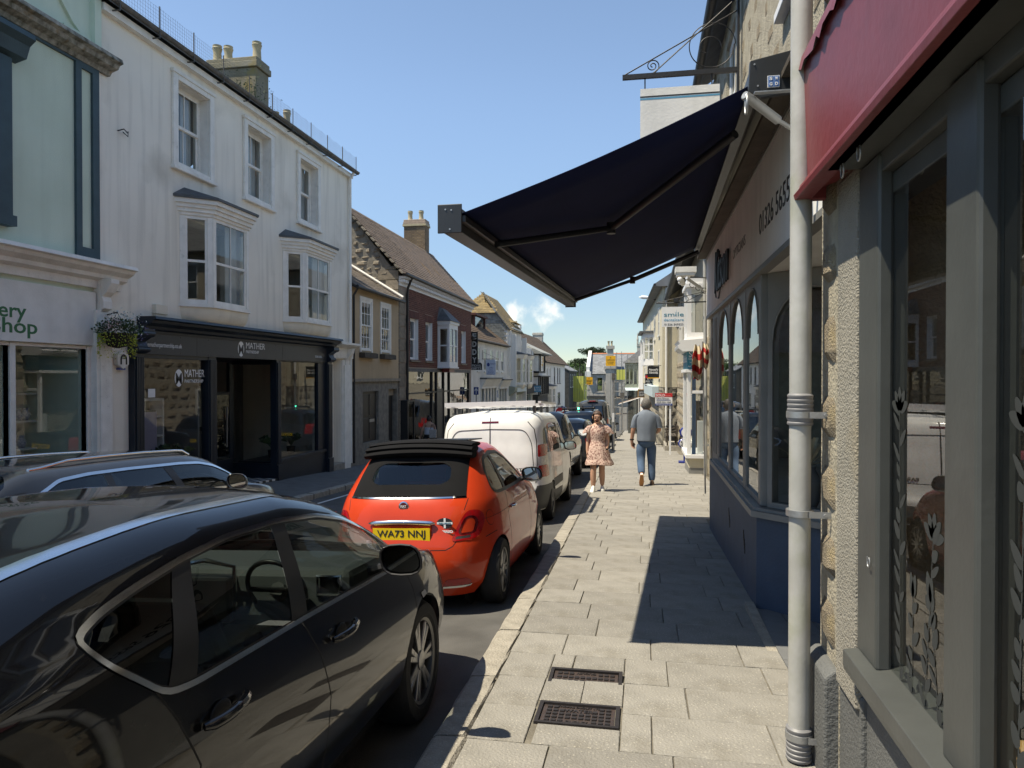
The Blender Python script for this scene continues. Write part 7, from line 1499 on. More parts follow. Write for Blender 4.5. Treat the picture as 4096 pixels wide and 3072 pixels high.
def wheel(t,x,y,r,w,sgn,spokes=5,style='alloy',rimr=.66,two=False,name='wheel'):
 """tyre with shoulder and sidewall, dished rim and spokes; sgn +1: outer face towards +x"""
 z=r; m=MB(); rr_=r*rimr
 m.lathe([(rr_,-w/2+.01),(rr_+.02,-w/2),(r*.93,-w/2+.004),(r*.985,-w*.36),(r,-w*.3),(r,w*.3),(r*.985,w*.36),(r*.93,w/2-.004),(rr_+.02,w/2),(rr_,w/2-.012)],(x,y,z),36,'x',False); ty=m.build(name,'rubber',t,smooth=35)
 m=MB(); f=sgn
 prof=[(.01,f*w*.05),(rr_*.9,f*w*.02),(rr_*.93,f*w*.42),(rr_,f*w*.46),(rr_,f*w*.30)]
 m.lathe(prof if f>0 else prof[::-1],(x,y,z),36,'x',False); rim=m.build('rim',style+'' if style=='steel' else 'alloy_dark',ty,smooth=35)
 hx=x+f*w*.36
 for k in range(spokes):
  a0=2*math.pi*k/spokes
  for da in ((-.13,.13) if two else (0,)):
   a=a0+da; d,e=Vector((0,math.cos(a),math.sin(a))),Vector((0,-math.sin(a),math.cos(a))); wd0,wd1=rr_*(.10 if not two else .07),rr_*(.16 if not two else .075); c=Vector((x,y,z)); m=MB(); pts=[]
   for xx in (f*w*.12,f*w*.40):
    q=xx if abs(xx)<w*.2 else xx
    pts+=[c+Vector((q,0,0))+d*.03-e*wd0,c+Vector((q*(1.0),0,0))+d*rr_*.95-e*wd1,c+Vector((q,0,0))+d*rr_*.95+e*wd1,c+Vector((q,0,0))+d*.03+e*wd0]
   m.hexa(pts); m.build('spoke',style,rim,bevel=.006)
 MB().lathe([(.055,0),(.055,f*w*.43),(.03,f*w*.45)] if f>0 else [(.03,f*w*.45),(.055,f*w*.43),(.055,0)],(x,y,z),16,'x').build('hub_cap',style,rim,smooth=40)
 return ty
def place(t,X,Y,yaw=0.):
 """stand a vehicle on the sloping road; local y is forward"""
 t.location=(X,Y,roadz(X,Y)+.002); t.rotation_euler=Matrix.Rotation(yaw,3,'Z').to_euler()
 up=Vector((-.035,.05,1)).normalized(); fwd=Vector((math.sin(-yaw),math.cos(yaw),0)); rt=fwd.cross(up).normalized(); fwd=up.cross(rt).normalized()
 t.rotation_euler=Matrix(((rt.x,fwd.x,up.x),(rt.y,fwd.y,up.y),(rt.z,fwd.z,up.z))).to_euler()
def uk_plate(t,s,x,y,z,tilt=0.,w=.52,h=.111,mat='plate_yellow'):
 m=MB(); m.box(x-w/2,x+w/2,y-.008,y,z-h/2,z+h/2); p=m.build('number_plate',mat,t); text(s,.1,'black_text',p,(x,y-.0095,z-.0375),(1,0,0),(0,0,1),align='CENTER',width=.44,height=.077,off=.0012); return p
# ---- generic z-loft body -----------------------------------------------------------------
class ZBody:
 """plan outline (superellipse) at every height: w half width, yr rear, yf front, n squareness"""
 def __init__(s,tab): s.t=tab; s.c={}
 def at(s,z):
  k=round(z,4)
  if k not in s.c: s.c[k]=tuple(pw([(r_[0],r_[i]) for r_ in s.t],z) for i in (1,2,3,4))
  return s.c[k]
 def cor(s,z): w,yr,yf,n=s.at(z); q=.5**(1/n); h=(yf-yr)/2; return w*q,(yr+yf)/2-h*q,(yr+yf)/2+h*q
 def f(s,u,z):
  w,yr,yf,n=s.at(z); xc,ya,yb=s.cor(z); h,yc=(yf-yr)/2,(yf+yr)/2; a=u/.8
  if a <= 1: x=a*xc; return (x,yc-h*(1-(abs(x)/w)**n)**(1/n),z)
  a=(u-.8)/3.4
  if a <= 1: y=lerp(ya,yb,a); return (w*max(0,1-abs((y-yc)/h)**n)**(1/n),y,z)
  a=min(1,(u-4.2)/.8); x=xc*(1-a); return (x,yc+h*(1-(abs(x)/w)**n)**(1/n),z)
 def rear(s,P):
  out=[]
  for x,z in P:
   w,yr,yf,n=s.at(z); xc,ya,yb=s.cor(z)
   if x <= xc: out.append((.8*x/xc,z))
   else: h,yc=(yf-yr)/2,(yf+yr)/2; y=yc-h*max(0,1-min(1,x/w)**n)**(1/n); out.append((.8+3.4*(y-ya)/(yb-ya),z))
  return out
 def side(s,P):
  out=[]
  for y,z in P:
   w,yr,yf,n=s.at(z); xc,ya,yb=s.cor(z); h,yc=(yf-yr)/2,(yf+yr)/2
   if y<ya: x=w*max(0,1-abs((y-yc)/h)**n)**(1/n); out.append((.8*x/xc,z))
   elif y>yb: x=w*max(0,1-abs((y-yc)/h)**n)**(1/n); out.append((4.2+.8*(1-x/xc),z))
   else: out.append((.8+3.4*(y-ya)/(yb-ya),z))
  return out
 def yrear(s,x,z): w,yr,yf,n=s.at(z); return (yf+yr)/2-(yf-yr)/2*max(0,1-min(1,abs(x)/w)**n)**(1/n)
 def xside(s,y,z): w,yr,yf,n=s.at(z); h,yc=(yf-yr)/2,(yf+yr)/2; return w*max(0,1-min(1,abs((y-yc)/h))**n)**(1/n)
def arch(yc,zc,r,n=22): return [(yc+r*math.cos(2*math.pi*k/n),zc+r*math.sin(2*math.pi*k/n)) for k in range(n)]
def archcut(yc,zc,r,zb,n=14): return [(yc-r,zb)]+[(yc+r*math.cos(math.pi-math.pi*k/n),zc+r*math.sin(math.pi*k/n)) for k in range(n+1)]+[(yc+r,zb)]
def RG(B,name,mat,P,view='rear',lift=0.,sub=None,s=.03,clampz=None): return (name,mat,(B.rear if view=='rear' else B.side)(dens(P,s)),lift,sub)
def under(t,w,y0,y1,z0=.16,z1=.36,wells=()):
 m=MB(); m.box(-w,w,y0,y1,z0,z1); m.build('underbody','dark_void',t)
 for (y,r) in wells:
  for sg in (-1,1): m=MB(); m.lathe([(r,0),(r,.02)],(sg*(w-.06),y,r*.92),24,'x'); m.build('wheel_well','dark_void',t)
def seats(t,rows,x,z,h,w=.46):
 for y in rows:
  for sg in (-1,1):
   m=MB(); cx=sg*x; m.hexa([(cx-w/2,y-.05,z),(cx+w/2,y-.05,z),(cx+w/2,y+.08,z),(cx-w/2,y+.08,z),(cx-w/2+.05,y-.22,z+h),(cx+w/2-.05,y-.22,z+h),(cx+w/2-.05,y-.12,z+h),(cx-w/2+.05,y-.12,z+h)]); m.box(cx-w/2,cx+w/2,y,y+.5,z-.08,z+.06); st=m.build('seat','seat_black',t,bevel=.03); MB().hexa([(cx-.13,y-.24,z+h+.03),(cx+.13,y-.24,z+h+.03),(cx+.13,y-.14,z+h+.03),(cx-.13,y-.14,z+h+.03),(cx-.11,y-.27,z+h+.22),(cx+.11,y-.27,z+h+.22),(cx+.11,y-.19,z+h+.22),(cx-.11,y-.19,z+h+.22)]).build('headrest','seat_black',st,bevel=.03)
def steering(t,x,y,z,r=.18):
 m=MB(); n=24; pts=[(x+r*math.cos(2*math.pi*k/n),y-.5*r*math.sin(2*math.pi*k/n),z+r*math.sin(2*math.pi*k/n)) for k in range(n+1)]; m.tube(pts,.012,8); m.tube([(x-r,y,z),(x+r,y,z)],.014,6); m.tube([(x,y,z),(x,y+.15,z-.1)],.04,8); m.build('steering_wheel','black_trim',t,smooth=60)
def door_mirror(t,x,y,z,sg,mat='black_trim',s=1.,cap=None,yaw=0.):
 m=MB(); n,k_=16,7; v=[]; f=[]
 W,H,D=.125*s,.088*s,.11*s
 for j in range(k_+1):
  u=j/k_; sc_=math.sqrt(max(0,1-(u*.98)**2.2))
  for i in range(n):
   a=2*math.pi*i/n; cx,cz_=math.copysign(abs(math.cos(a))**.7,math.cos(a)),math.copysign(abs(math.sin(a))**.75,math.sin(a)); v.append((x+cx*W*sc_*(1-.12*cz_*sg*cx),y+u*D,z+cz_*H*sc_))
 for j in range(k_):
  for i in range(n): f.append((j*n+i,j*n+(i+1) % n,(j+1)*n+(i+1) % n,(j+1)*n+i))
 f.append(tuple(range(k_*n,k_*n+n))); mo=mobj('door_mirror',mesh('door_mirror',v,f,cap or mat,smooth=50),t)
 m=MB(); m.tube([(x-sg*W*.7,y+.05*s,z-H*.5),(x-sg*(W+.09*s),y+.05*s,z-H*.9)],.03*s,8); m.build('arm',mat,mo,smooth=40)
 gl=[(p[0]*.0+x+(p[0]-x)*.86,y+.006,z+(p[2]-z)*.84) for p in v[:n]]; MB().quad(*gl).build('mirror_glass','mirror_silver',mo); rim=[tuple(p) for p in v[:n]]; m=MB(); m.tube([Vector(p) for p in rim]+[Vector(rim[0])],.007*s,6); m.build('rim',mat,mo)
 return mo
# ---------------------------------------------------------------- black hatchback beside the camera (y-loft)
class YBody:
 """cross-section control points b = 0..7 (sill .. roof centre) as functions of y"""
 def __init__(s,X,Z): s.X,s.Z=X,Z; s.c={}
 def sec(s,y):
  k=round(y,4)
  if k not in s.c: s.c[k]=([pw(t,y) for t in s.X],[pw(t,y) for t in s.Z])
  return s.c[k]
 def f(s,y,b):
  X,Z=s.sec(y); n=len(X)-1; b=min(max(b,0),n); i=min(int(b),n-1); t=b-i
  def cr(A):
   p0=A[i-1] if i>0 else 2*A[0]-A[1]; p1,p2=A[i],A[i+1]; p3=A[i+2] if i+2 <= n else (A[n-1] if A is Z else -A[n-1])
   return .5*((2*p1)+(-p0+p2)*t+(2*p0-5*p1+4*p2-p3)*t*t+(-p0+3*p1-3*p2+p3)*t**3)
  return (cr(X),y,cr(Z))
 def inv(s,y,z,lo=0.,hi=6.6):
  for _ in range(26):
   m=(lo+hi)/2
   if s.f(y,m)[2]<z: lo=m
   else: hi=m
  return (lo+hi)/2
 def side(s,P): return [(y,s.inv(y,z)) for y,z in P]
def yb_regions(B,P,name,mat,lift=0.,sub=None,d=.03): return (name,mat,B.side(dens(P,d)),lift,sub)
bx_=[[(-1.0,.55),(-.8,.70),(-.4,.80),(0,.82),(2.7,.82),(3.3,.76),(3.6,.62),(3.78,.4)],
       [(-1.0,.68),(-.8,.80),(-.4,.885),(0,.905),(1.3,.895),(2.7,.90),(3.2,.86),(3.6,.70),(3.78,.45)],
       [(-1.0,.70),(-.8,.83),(-.4,.91),(0,.932),(1.3,.922),(2.7,.928),(3.2,.89),(3.6,.74),(3.78,.48)],
       [(-1.0,.62),(-.8,.75),(-.4,.83),(0,.865),(.5,.875),(1.3,.878),(2.4,.87),(2.75,.86),(3.2,.82),(3.6,.68),(3.78,.42)],
       [(-1.0,.56),(-.8,.68),(-.4,.74),(0,.765),(.5,.775),(1.3,.79),(2.0,.79),(2.4,.81),(2.75,.80),(3.2,.76),(3.6,.60),(3.78,.36)],
       [(-1.0,.50),(-.8,.60),(-.4,.61),(0,.62),(.5,.635),(1.3,.655),(1.9,.665),(2.3,.70),(2.6,.72),(3.2,.66),(3.6,.50),(3.78,.3)],
       [(-1.0,.28),(-.8,.33),(0,.35),(1.3,.37),(2.3,.38),(3.2,.36),(3.6,.28),(3.78,.16)],
       [(-1.0,0),(3.78,0)]]
bz_=[[(-1.0,.36),(-.8,.26),(0,.21),(2.7,.21),(3.4,.22),(3.78,.30)],
       [(-1.0,.48),(-.8,.40),(0,.36),(2.7,.36),(3.4,.36),(3.78,.38)],
       [(-1.0,.72),(-.8,.70),(0,.68),(2.7,.64),(3.4,.56),(3.78,.46)],
       [(-1.0,.90),(-.8,.965),(-.4,1.015),(0,1.02),(.5,1.0),(1.3,.97),(2.4,.935),(2.75,.915),(3.2,.85),(3.6,.71),(3.78,.52)],
       [(-1.0,.93),(-.8,1.0),(-.4,1.09),(0,1.155),(.5,1.19),(1.3,1.19),(1.9,1.16),(2.3,1.06),(2.6,.98),(2.75,.945),(3.2,.875),(3.6,.73),(3.78,.55)],
       [(-1.0,.95),(-.8,1.03),(-.4,1.15),(0,1.26),(.5,1.345),(1.0,1.38),(1.5,1.378),(1.9,1.325),(2.3,1.165),(2.6,1.01),(2.75,.965),(3.2,.895),(3.6,.75),(3.78,.57)],
       [(-1.0,.965),(-.8,1.045),(-.4,1.18),(0,1.305),(.5,1.40),(1.0,1.438),(1.5,1.435),(1.9,1.375),(2.3,1.215),(2.6,1.05),(2.8,.985),(3.2,.915),(3.6,.765),(3.78,.58)],
       [(-1.0,.97),(-.8,1.05),(-.4,1.19),(0,1.32),(.5,1.415),(1.0,1.455),(1.5,1.45),(1.9,1.39),(2.3,1.235),(2.6,1.075),(2.82,.995),(3.2,.925),(3.6,.775),(3.78,.585)]]
BK=YBody(bx_,bz_)
bkc=thing('hatchback','glossy black hatchback with chrome window trim parked beside the kerb','car',local=True)
DLO=[(.29,1.185),(.34,1.10),(.50,.972),(.62,.958),(1.33,.952),(2.1,.935),(2.52,.92),(2.60,.94),(2.45,1.055),(2.25,1.165),(2.02,1.245),(1.75,1.300),(1.40,1.325),(1.05,1.320),(.80,1.295),(.55,1.255),(.40,1.225)]
DLO=rnd_poly(DLO,.05,3); inner=grow(DLO,-.017)
def cutp(P,ya,yb): # keep the part of a polygon between two slanted lines x = ya(z), yb(z)
 def clip(Q,fn,keep):
  out=[]
  for i in range(len(Q)):
   a,b=Q[i],Q[(i+1) % len(Q)]; da,db=(a[0]-fn(a[1]))*keep,(b[0]-fn(b[1]))*keep
   if da >= 0: out.append(a)
   if (da >= 0) != (db >= 0): t=da/(da-db); out.append((lerp(a[0],b[0],t),lerp(a[1],b[1],t)))
  return out
 return clip(clip(P,ya,1),yb,-1)
in2=grow(DLO,-.023)
q1=cutp(in2,lambda z:-9,lambda z: .53+(z-1.0)*.78); q2=cutp(in2,lambda z: .66+(z-1.0)*.62,lambda z: 1.235+(z-.98)*.36); q3=cutp(in2,lambda z: 1.36+(z-.98)*.30,lambda z: 2.36-(z-.95)*.1); q4=cutp(in2,lambda z: 2.42-(z-.95)*.1,lambda z: 9)
RGN=[yb_regions(BK,q1,'quarter_glass','privacy_glass',-.004),yb_regions(BK,q2,'rear_door_glass','car_glass',-.004),yb_regions(BK,q3,'front_door_glass','car_glass',-.004),yb_regions(BK,q4,'front_quarter_glass','car_glass',-.004),
       yb_regions(BK,inner,'pillar_trim','black_trim',-.001),yb_regions(BK,DLO,'window_chrome','satin_trim',.004)]
def gapl(P,w=.007): return yb_regions(BK,line_poly(dens(P,.05,False),w),'panel_gap','gap',.0005,None,.05)
RGN+=[gapl([(.47,1.0),(.53,.90),(.60,.75),(.56,.6),(.42,.45)]),gapl([(1.29,.968),(1.40,.80),(1.46,.62),(1.44,.40),(1.40,.26)]),gapl([(2.50,.905),(2.56,.78),(2.58,.55),(2.52,.40),(2.48,.26)]),gapl([(-.42,1.09),(-.30,1.12),(-.18,1.02),(-.14,.86),(-.22,.72),(-.5,.70)])]
RGN+=[('cut','gap',BK.side(dens(archcut(0,.335,.372,.2),.04)),0,None),('cut','gap',BK.side(dens(archcut(2.74,.335,.372,.2),.04)),0,None)]
def topreg(P,name,mat,lift=0.): return (name,mat,dens(P,.03),lift,None)
RGN+=[topreg([(1.62,5.05),(1.96,5.02),(2.28,5.06),(2.58,5.10),(2.68,5.6),(2.76,6.3),(2.80,7.0),(1.86,7.0),(1.80,6.2),(1.72,5.5)],'windscreen','car_glass',-.003),topreg([(-.72,5.25),(-.2,5.12),(.0,5.2),(.06,6.0),(.08,7.0),(-.78,7.0),(-.77,6)],'rear_screen','privacy_glass',-.003)]
RGN+=[('roof_seam','satin_trim',BK.side(dens(line_poly([(y_,BK.f(y_,5.28)[2]) for y_ in [i*.1 for i in range(2,17)]],.012),.05)),.003,None)]
RGN+=[yb_regions(BK,rnd_poly([(3.35,.70),(3.72,.58),(3.70,.48),(3.50,.56),(3.32,.64)],.02),'headlamp','lamp_clear',.002)]
RGN+=[yb_regions(BK,rnd_poly([(2.66,.735),(2.74,.735),(2.76,.70),(2.68,.70)],.012),'indicator','lamp_clear',.006,None,.02)]
patch(bkc,BK.f,(-1.0,3.78,0.,7.),RGN,('body','paint_black'),.06,.22,sv=.2)
MB().box(-.4,.4,-1.02,-.98,.45,.95).build('tail_panel','paint_black',bkc)
def handle(par,x,y0,z,sg,chrome='chrome'):
 m=MB(); n=10; pts=[Vector((x+.012+.030*math.sin(math.pi*k/n)**.5,y0+.21*k/n,z+.012*k/n)) for k in range(n+1)]; m.tube(pts,.016,8,rr=[.012]+[.017]*(n-1)+[.012]); h=m.build('door_handle','paint_black',par,smooth=50); MB().tube([p+Vector((.008,0,.010)) for p in pts[6:]],.012,6).build('handle_chrome',chrome,h,smooth=50); MB().sphere((x+.001,y0+.10,z+.004),.055,14,8,(.12,1.,.62)).build('handle_cup','gap',h,smooth=180)
for (y0,z) in ((.62,.845),(1.50,.825)): xx=BK.f(y0+.1,BK.inv(y0+.1,z))[0]; handle(bkc,xx,y0,z,1)
door_mirror(bkc,.985,2.14,1.02,1,'black_trim',.84,'paint_black'); door_mirror(bkc,-.985,2.14,1.02,-1,'black_trim',.84,'paint_black')
for sg in (-1,1):
 for y_ in (0,2.74): wheel(bkc,sg*.795,y_,.335,.225,sg,7,'alloy',.70,True)
under(bkc,.66,-.7,3.3,.2,.34,((0,.37),(2.74,.37)))
MB().box(-.84,.84,-.75,2.5,.36,.44).build('cabin_floor','dark_void',bkc)
seats(bkc,(.55,1.35),.38,.62,.42); steering(bkc,.38,2.04,.89,.15)
m=MB(); m.hexa([(-.76,2.05,.72),(.76,2.05,.72),(.76,2.72,.80),(-.76,2.72,.80),(-.74,2.10,.98),(.74,2.10,.98),(.72,2.68,.965),(-.72,2.68,.965)]); ds=m.build('dashboard','dash_grey',bkc,bevel=.04); MB().box(-.14,.14,2.02,2.12,.72,.95).build('centre_console','black_trim',ds,bevel=.02)
m=MB(); m.tube([(-.16,2.03,.78),(-.16,2.03,1.0),(0,2.03,1.03),(.16,2.03,1.0),(.16,2.03,.78)],.012,6); m.build('console_trim','satin_trim',ds,smooth=50)
for sg in (-1,1): m=MB(); m.tube([(sg*.70,2.07,.86),(sg*.70,2.07,.95),(sg*.58,2.07,.95),(sg*.58,2.07,.86),(sg*.70,2.07,.86)],.010,6); m.build('vent_trim','satin_trim',ds,smooth=50); MB().box(min(sg*.59,sg*.69),max(sg*.59,sg*.69),2.075,2.09,.865,.945).build('vent','black_trim',ds)
place(bkc,-2.12,1.21)
# ---------------------------------------------------------------- dark grey estate car
ez=[[(a,b) for a,b in t] for t in bz_]
ex_=[[(a if a>-.5 else a*1.0,b) for a,b in t] for t in bx_]
ez[3]=[(-1.0,.93),(-.8,.98),(-.4,1.0),(0,1.0),(.5,.985),(1.3,.96),(2.4,.93),(2.75,.915),(3.2,.85),(3.6,.71),(3.78,.52)]
ez[4]=[(-1.0,1.0),(-.8,1.08),(-.4,1.16),(0,1.185),(.5,1.20),(1.3,1.19),(1.9,1.16),(2.3,1.06),(2.6,.98),(2.75,.945),(3.2,.875),(3.6,.73),(3.78,.55)]
ez[5]=[(-1.0,1.06),(-.86,1.16),(-.65,1.27),(-.45,1.325),(0,1.35),(.5,1.365),(1.0,1.37),(1.5,1.365),(1.9,1.315),(2.3,1.16),(2.6,1.01),(2.75,.965),(3.2,.895),(3.6,.75),(3.78,.57)]
ez[6]=[(-1.0,1.10),(-.86,1.2),(-.65,1.32),(-.45,1.375),(0,1.405),(.5,1.42),(1.0,1.425),(1.5,1.42),(1.9,1.365),(2.3,1.21),(2.6,1.05),(2.8,.985),(3.2,.915),(3.6,.765),(3.78,.58)]
ez[7]=[(-1.0,1.11),(-.86,1.21),(-.65,1.335),(-.45,1.39),(0,1.42),(.5,1.437),(1.0,1.44),(1.5,1.437),(1.9,1.38),(2.3,1.23),(2.6,1.075),(2.82,.995),(3.2,.925),(3.6,.775),(3.78,.585)]
ES=YBody(ex_,ez)
est=thing('estate_car','dark grey estate car with silver roof rails on the far side of the road','car',local=True)
D2=rnd_poly([(-.62,1.10),(-.55,1.02),(-.35,.995),(.4,.985),(1.3,.972),(2.1,.945),(2.52,.925),(2.60,.94),(2.45,1.05),(2.25,1.155),(2.02,1.235),(1.75,1.285),(1.40,1.30),(.6,1.30),(.1,1.29),(-.25,1.26)],.06,3); e1=grow(D2,-.026); e2=grow(D2,-.034)
q1=cutp(e2,lambda z:-9,lambda z: .24+(z-1.)*.1); q2=cutp(e2,lambda z: .33+(z-1)*.1,lambda z: 1.235-(z-.98)*.45); q3=cutp(e2,lambda z: 1.36-(z-.98)*.45,lambda z: 9)
RG2=[yb_regions(ES,q1,'quarter_glass','privacy_glass',-.004),yb_regions(ES,q2,'rear_door_glass','privacy_glass',-.004),yb_regions(ES,q3,'front_door_glass','car_glass',-.004),yb_regions(ES,e1,'pillar_trim','black_trim',-.001),yb_regions(ES,D2,'window_chrome','satin_trim',.004),('cut','gap',ES.side(dens(archcut(0,.335,.372,.2),.05)),0,None),('cut','gap',ES.side(dens(archcut(2.74,.335,.372,.2),.05)),0,None)]
RG2+=[topreg([(1.66,5.05),(1.96,5.02),(2.28,5.06),(2.58,5.10),(2.68,5.6),(2.76,6.3),(2.80,7.0),(1.88,7.0),(1.82,6.2),(1.75,5.5)],'windscreen','car_glass',-.003),topreg([(-.95,4.6),(-.72,4.9),(-.62,5.4),(-.59,7.0),(-.97,7.0)],'rear_screen','privacy_glass',-.003)]
patch(est,ES.f,(-1.0,3.78,0.,7.),RG2,('body','paint_grey'),.09,.3,sv=.2)
for sg in (-1,1):
 pts=[Vector((sg*(ES.f(y_,5.25)[0]+.005),y_,ES.f(y_,5.25)[2]+(.035 if -.3<y_<1.65 else .0))) for y_ in (-.42,-.3,0,.5,1,1.5,1.62,1.74)]; MB().tube(pts,.016,8).build('roof_rail','satin_trim',est,smooth=60)
 for y_ in (0,2.74): wheel(est,sg*.795,y_,.335,.225,sg,5,'alloy',.68)
 door_mirror(est,sg*.98,2.14,1.02,sg,'paint_grey',1.0)
m=MB(); m.box(-.5,.5,-1.02,-.98,.45,1.08); m.build('tail_panel','paint_grey',est); MB().lathe([(.03,0),(.022,.03),(.008,.035),(.006,.07)],(0,-.3,1.405),10).build('aerial','black_trim',est)
under(est,.66,-.7,3.3,.2,.34,((0,.37),(2.74,.37))); MB().box(-.84,.84,-.75,2.5,.36,.44).build('cabin_floor','dark_void',est); seats(est,(.5,1.35),.38,.6,.42); steering(est,.38,1.98,.96); MB().box(-.74,.74,2.05,2.7,.72,.95).build('dashboard','seat_black',est,bevel=.03)
place(est,-5.72,5.75)
# ---------------------------------------------------------------- red city car with folding canvas roof
FT=ZBody([(.16,.72,.10,3.40,4.5),(.28,.79,.03,3.52,4.6),(.45,.812,.0,3.57,4.6),(.58,.815,.015,3.56,4.5),(.70,.806,.05,3.48,4.4),(.85,.79,.085,3.30,4.3),(.95,.765,.13,3.0,4.2),(1.02,.735,.18,2.75,4.1),(1.12,.69,.27,2.50,4.0),(1.25,.625,.40,2.22,3.8),(1.36,.56,.545,1.98,3.6),(1.43,.49,.70,1.80,3.4),(1.47,.38,.90,1.62,3.2),(1.487,.20,1.1,1.45,3.)])
fi=thing('city_car','small bright red convertible city car with black folded canvas roof at the kerb','car',local=True)
LO=rnd_poly([(.435,.635),(.655,.655),(.690,.80),(.655,.885),(.56,.895),(.505,.80)],.05); LI=rnd_poly([(.515,.705),(.61,.71),(.625,.79),(.605,.825),(.565,.825),(.545,.79)],.02); LM=grow(LI,.02)
FR=[RG(FT,'lamp_centre','paint_red',LI,lift=.002),RG(FT,'lamp_inner_ring','lamp_dark_red',LM,lift=.003),RG(FT,'reversing_lamp','alloy_dark',[(.475,.655),(.59,.662),(.595,.685),(.485,.678)],lift=.004),RG(FT,'tail_lamp','lamp_red',LO,lift=.005),
      RG(FT,'rear_screen','car_glass',rnd_poly([(-.1,1.115),(.30,1.112),(.375,1.15),(.36,1.255),(.28,1.295),(-.1,1.30)],.03),lift=-.002),RG(FT,'screen_seal','canvas',rnd_poly([(-.1,1.10),(.31,1.097),(.395,1.145),(.378,1.265),(.285,1.31),(-.1,1.315)],.03),lift=.002),
      RG(FT,'canvas_back','canvas',[(-.1,1.005),(.535,1.01),(.485,1.36),(-.1,1.375)],lift=.004),RG(FT,'chrome_strip','chrome',[(-.1,.992),(.54,.997),(.535,1.01),(-.1,1.005)],lift=.005),
      RG(FT,'spoiler','black_trim',[(-.1,1.375),(.50,1.362),(.49,1.42),(-.1,1.44)],lift=.008)]
def fgap(P,view,w=.007): return RG(FT,'panel_gap','gap',line_poly(dens(P,.05,False),w),view,.0006,s=.05)
FR+=[fgap([(-.1,.565),(.40,.57),(.46,.60)],'rear'),fgap([(.46,.60),(.50,.66)],'rear'),fgap([(.70,.645),(.76,.67)],'rear'),fgap([(.535,.895),(.555,.99)],'rear',.006)]
FR+=[RG(FT,'fog_lamp','lamp_red',rnd_poly([(.36,.255),(.585,.265),(.60,.295),(.56,.325),(.40,.315)],.015),lift=.003),RG(FT,'bumper_strip','satin_trim',[(-.1,.255),(.36,.258),(.58,.262),(.60,.272),(.58,.245),(.36,.238),(-.1,.235)],lift=.006),RG(FT,'bumper_strip','satin_trim',[(-.1,.29),(.33,.30),(.35,.325),(-.1,.325)],lift=.003)]
FDL=rnd_poly([(.60,1.03),(.66,1.20),(.80,1.325),(1.10,1.375),(1.45,1.36),(1.75,1.27),(2.02,1.12),(2.16,1.0),(1.6,.985),(.72,.985)],.05,3)
fin_=grow(FDL,-.03); FR+=[RG(FT,'quarter_glass','privacy_glass',cutp(fin_,lambda z:-9,lambda z: .98+(z-1)*.1),'side',-.003),RG(FT,'door_glass','car_glass',cutp(fin_,lambda z: 1.06+(z-1)*.1,lambda z: 9),'side',-.003),RG(FT,'window_trim','black_trim',FDL,'side',.002)]
FR+=[fgap([(.98,.98),(.93,.80),(.96,.6),(.99,.35),(1.0,.24)],'side'),fgap([(2.10,.98),(2.16,.8),(2.18,.5),(2.1,.24)],'side'),fgap([(.32,.80),(.98,.83),(2.1,.83)],'side',.004),('fuel_flap','paint_red',FT.side(dens(arch(.42,.80,.065,18),.02)),.002,None),('fuel_gap','gap',FT.side(dens(arch(.42,.80,.07,18),.02)),.0005,None)]
FR+=[('cut','gap',FT.side(dens(archcut(.60,.29,.325,.16),.04)),0,None),('cut','gap',FT.side(dens(archcut(2.90,.29,.325,.16),.04)),0,None)]
patch(fi,FT.f,(0,5.,.16,1.487),FR,('body','paint_red'),.07,.05)
# folded canvas stack lying on the roof, roof canvas with seams
for k,(y0,z0,d,h,w) in enumerate(((.44,1.395,.22,.09,.53),(.46,1.445,.30,.075,.525),(.52,1.485,.38,.055,.515))):
 v=[]; f=[]; n,q=18,10
 for i in range(n+1):
  x=lerp(-w,w,i/n); drop=-.035*(x/w)**2; bow=.09*(x/w)**2; tap=1-.25*abs(x/w)**4
  for j in range(q): a=2*math.pi*j/q; v.append((x,y0+d/2+bow+d/2*math.cos(a),z0+drop+h*.5*math.sin(a)*tap))
 for i in range(n):
  for j in range(q): f.append((i*q+j,(i+1)*q+j,(i+1)*q+(j+1) % q,i*q+(j+1) % q))
 f+=[tuple(range(q)),tuple(range(n*q,n*q+q))[::-1]]; mobj('canvas_fold',mesh('canvas_fold',v,f,'canvas',smooth=60),fi)
m=MB(); m.hexa([(-.40,.95,1.478),(.40,.95,1.478),(.36,1.75,1.470),(-.36,1.75,1.470),(-.40,.95,1.492),(.40,.95,1.492),(.36,1.75,1.482),(-.36,1.75,1.482)]); m.build('roof_opening_frame','black_trim',fi)
yq=FT.yrear(0,1.40); m=MB(); m.hexa([(-.20,yq-.012,1.385),(.20,yq-.012,1.385),(.20,yq+.06,1.385),(-.20,yq+.06,1.385),(-.20,yq+.012,1.412),(.20,yq+.012,1.412),(.20,yq+.06,1.412),(-.20,yq+.06,1.412)]); m.build('high_brake_lamp','lamp_red',fi,bevel=.006)
yp=FT.yrear(.2,.69); uk_plate(fi,'WA73 NNJ',0,yp-.004,.70); n=16; m=MB(); pts=[(lerp(-.305,.305,k/n),FT.yrear(.3,.80)-.02-.012*math.sin(math.pi*k/n),.795+.012*math.sin(math.pi*k/n)) for k in range(n+1)]; m.tube(pts,.02,8,rr=[.006]+[.021]*(n-1)+[.006]); m.build('boot_handle','chrome',fi,smooth=60)
MB().box(-.27,.27,yp-.003,yp+.05,.63,.78).build('plate_recess','paint_red',fi)
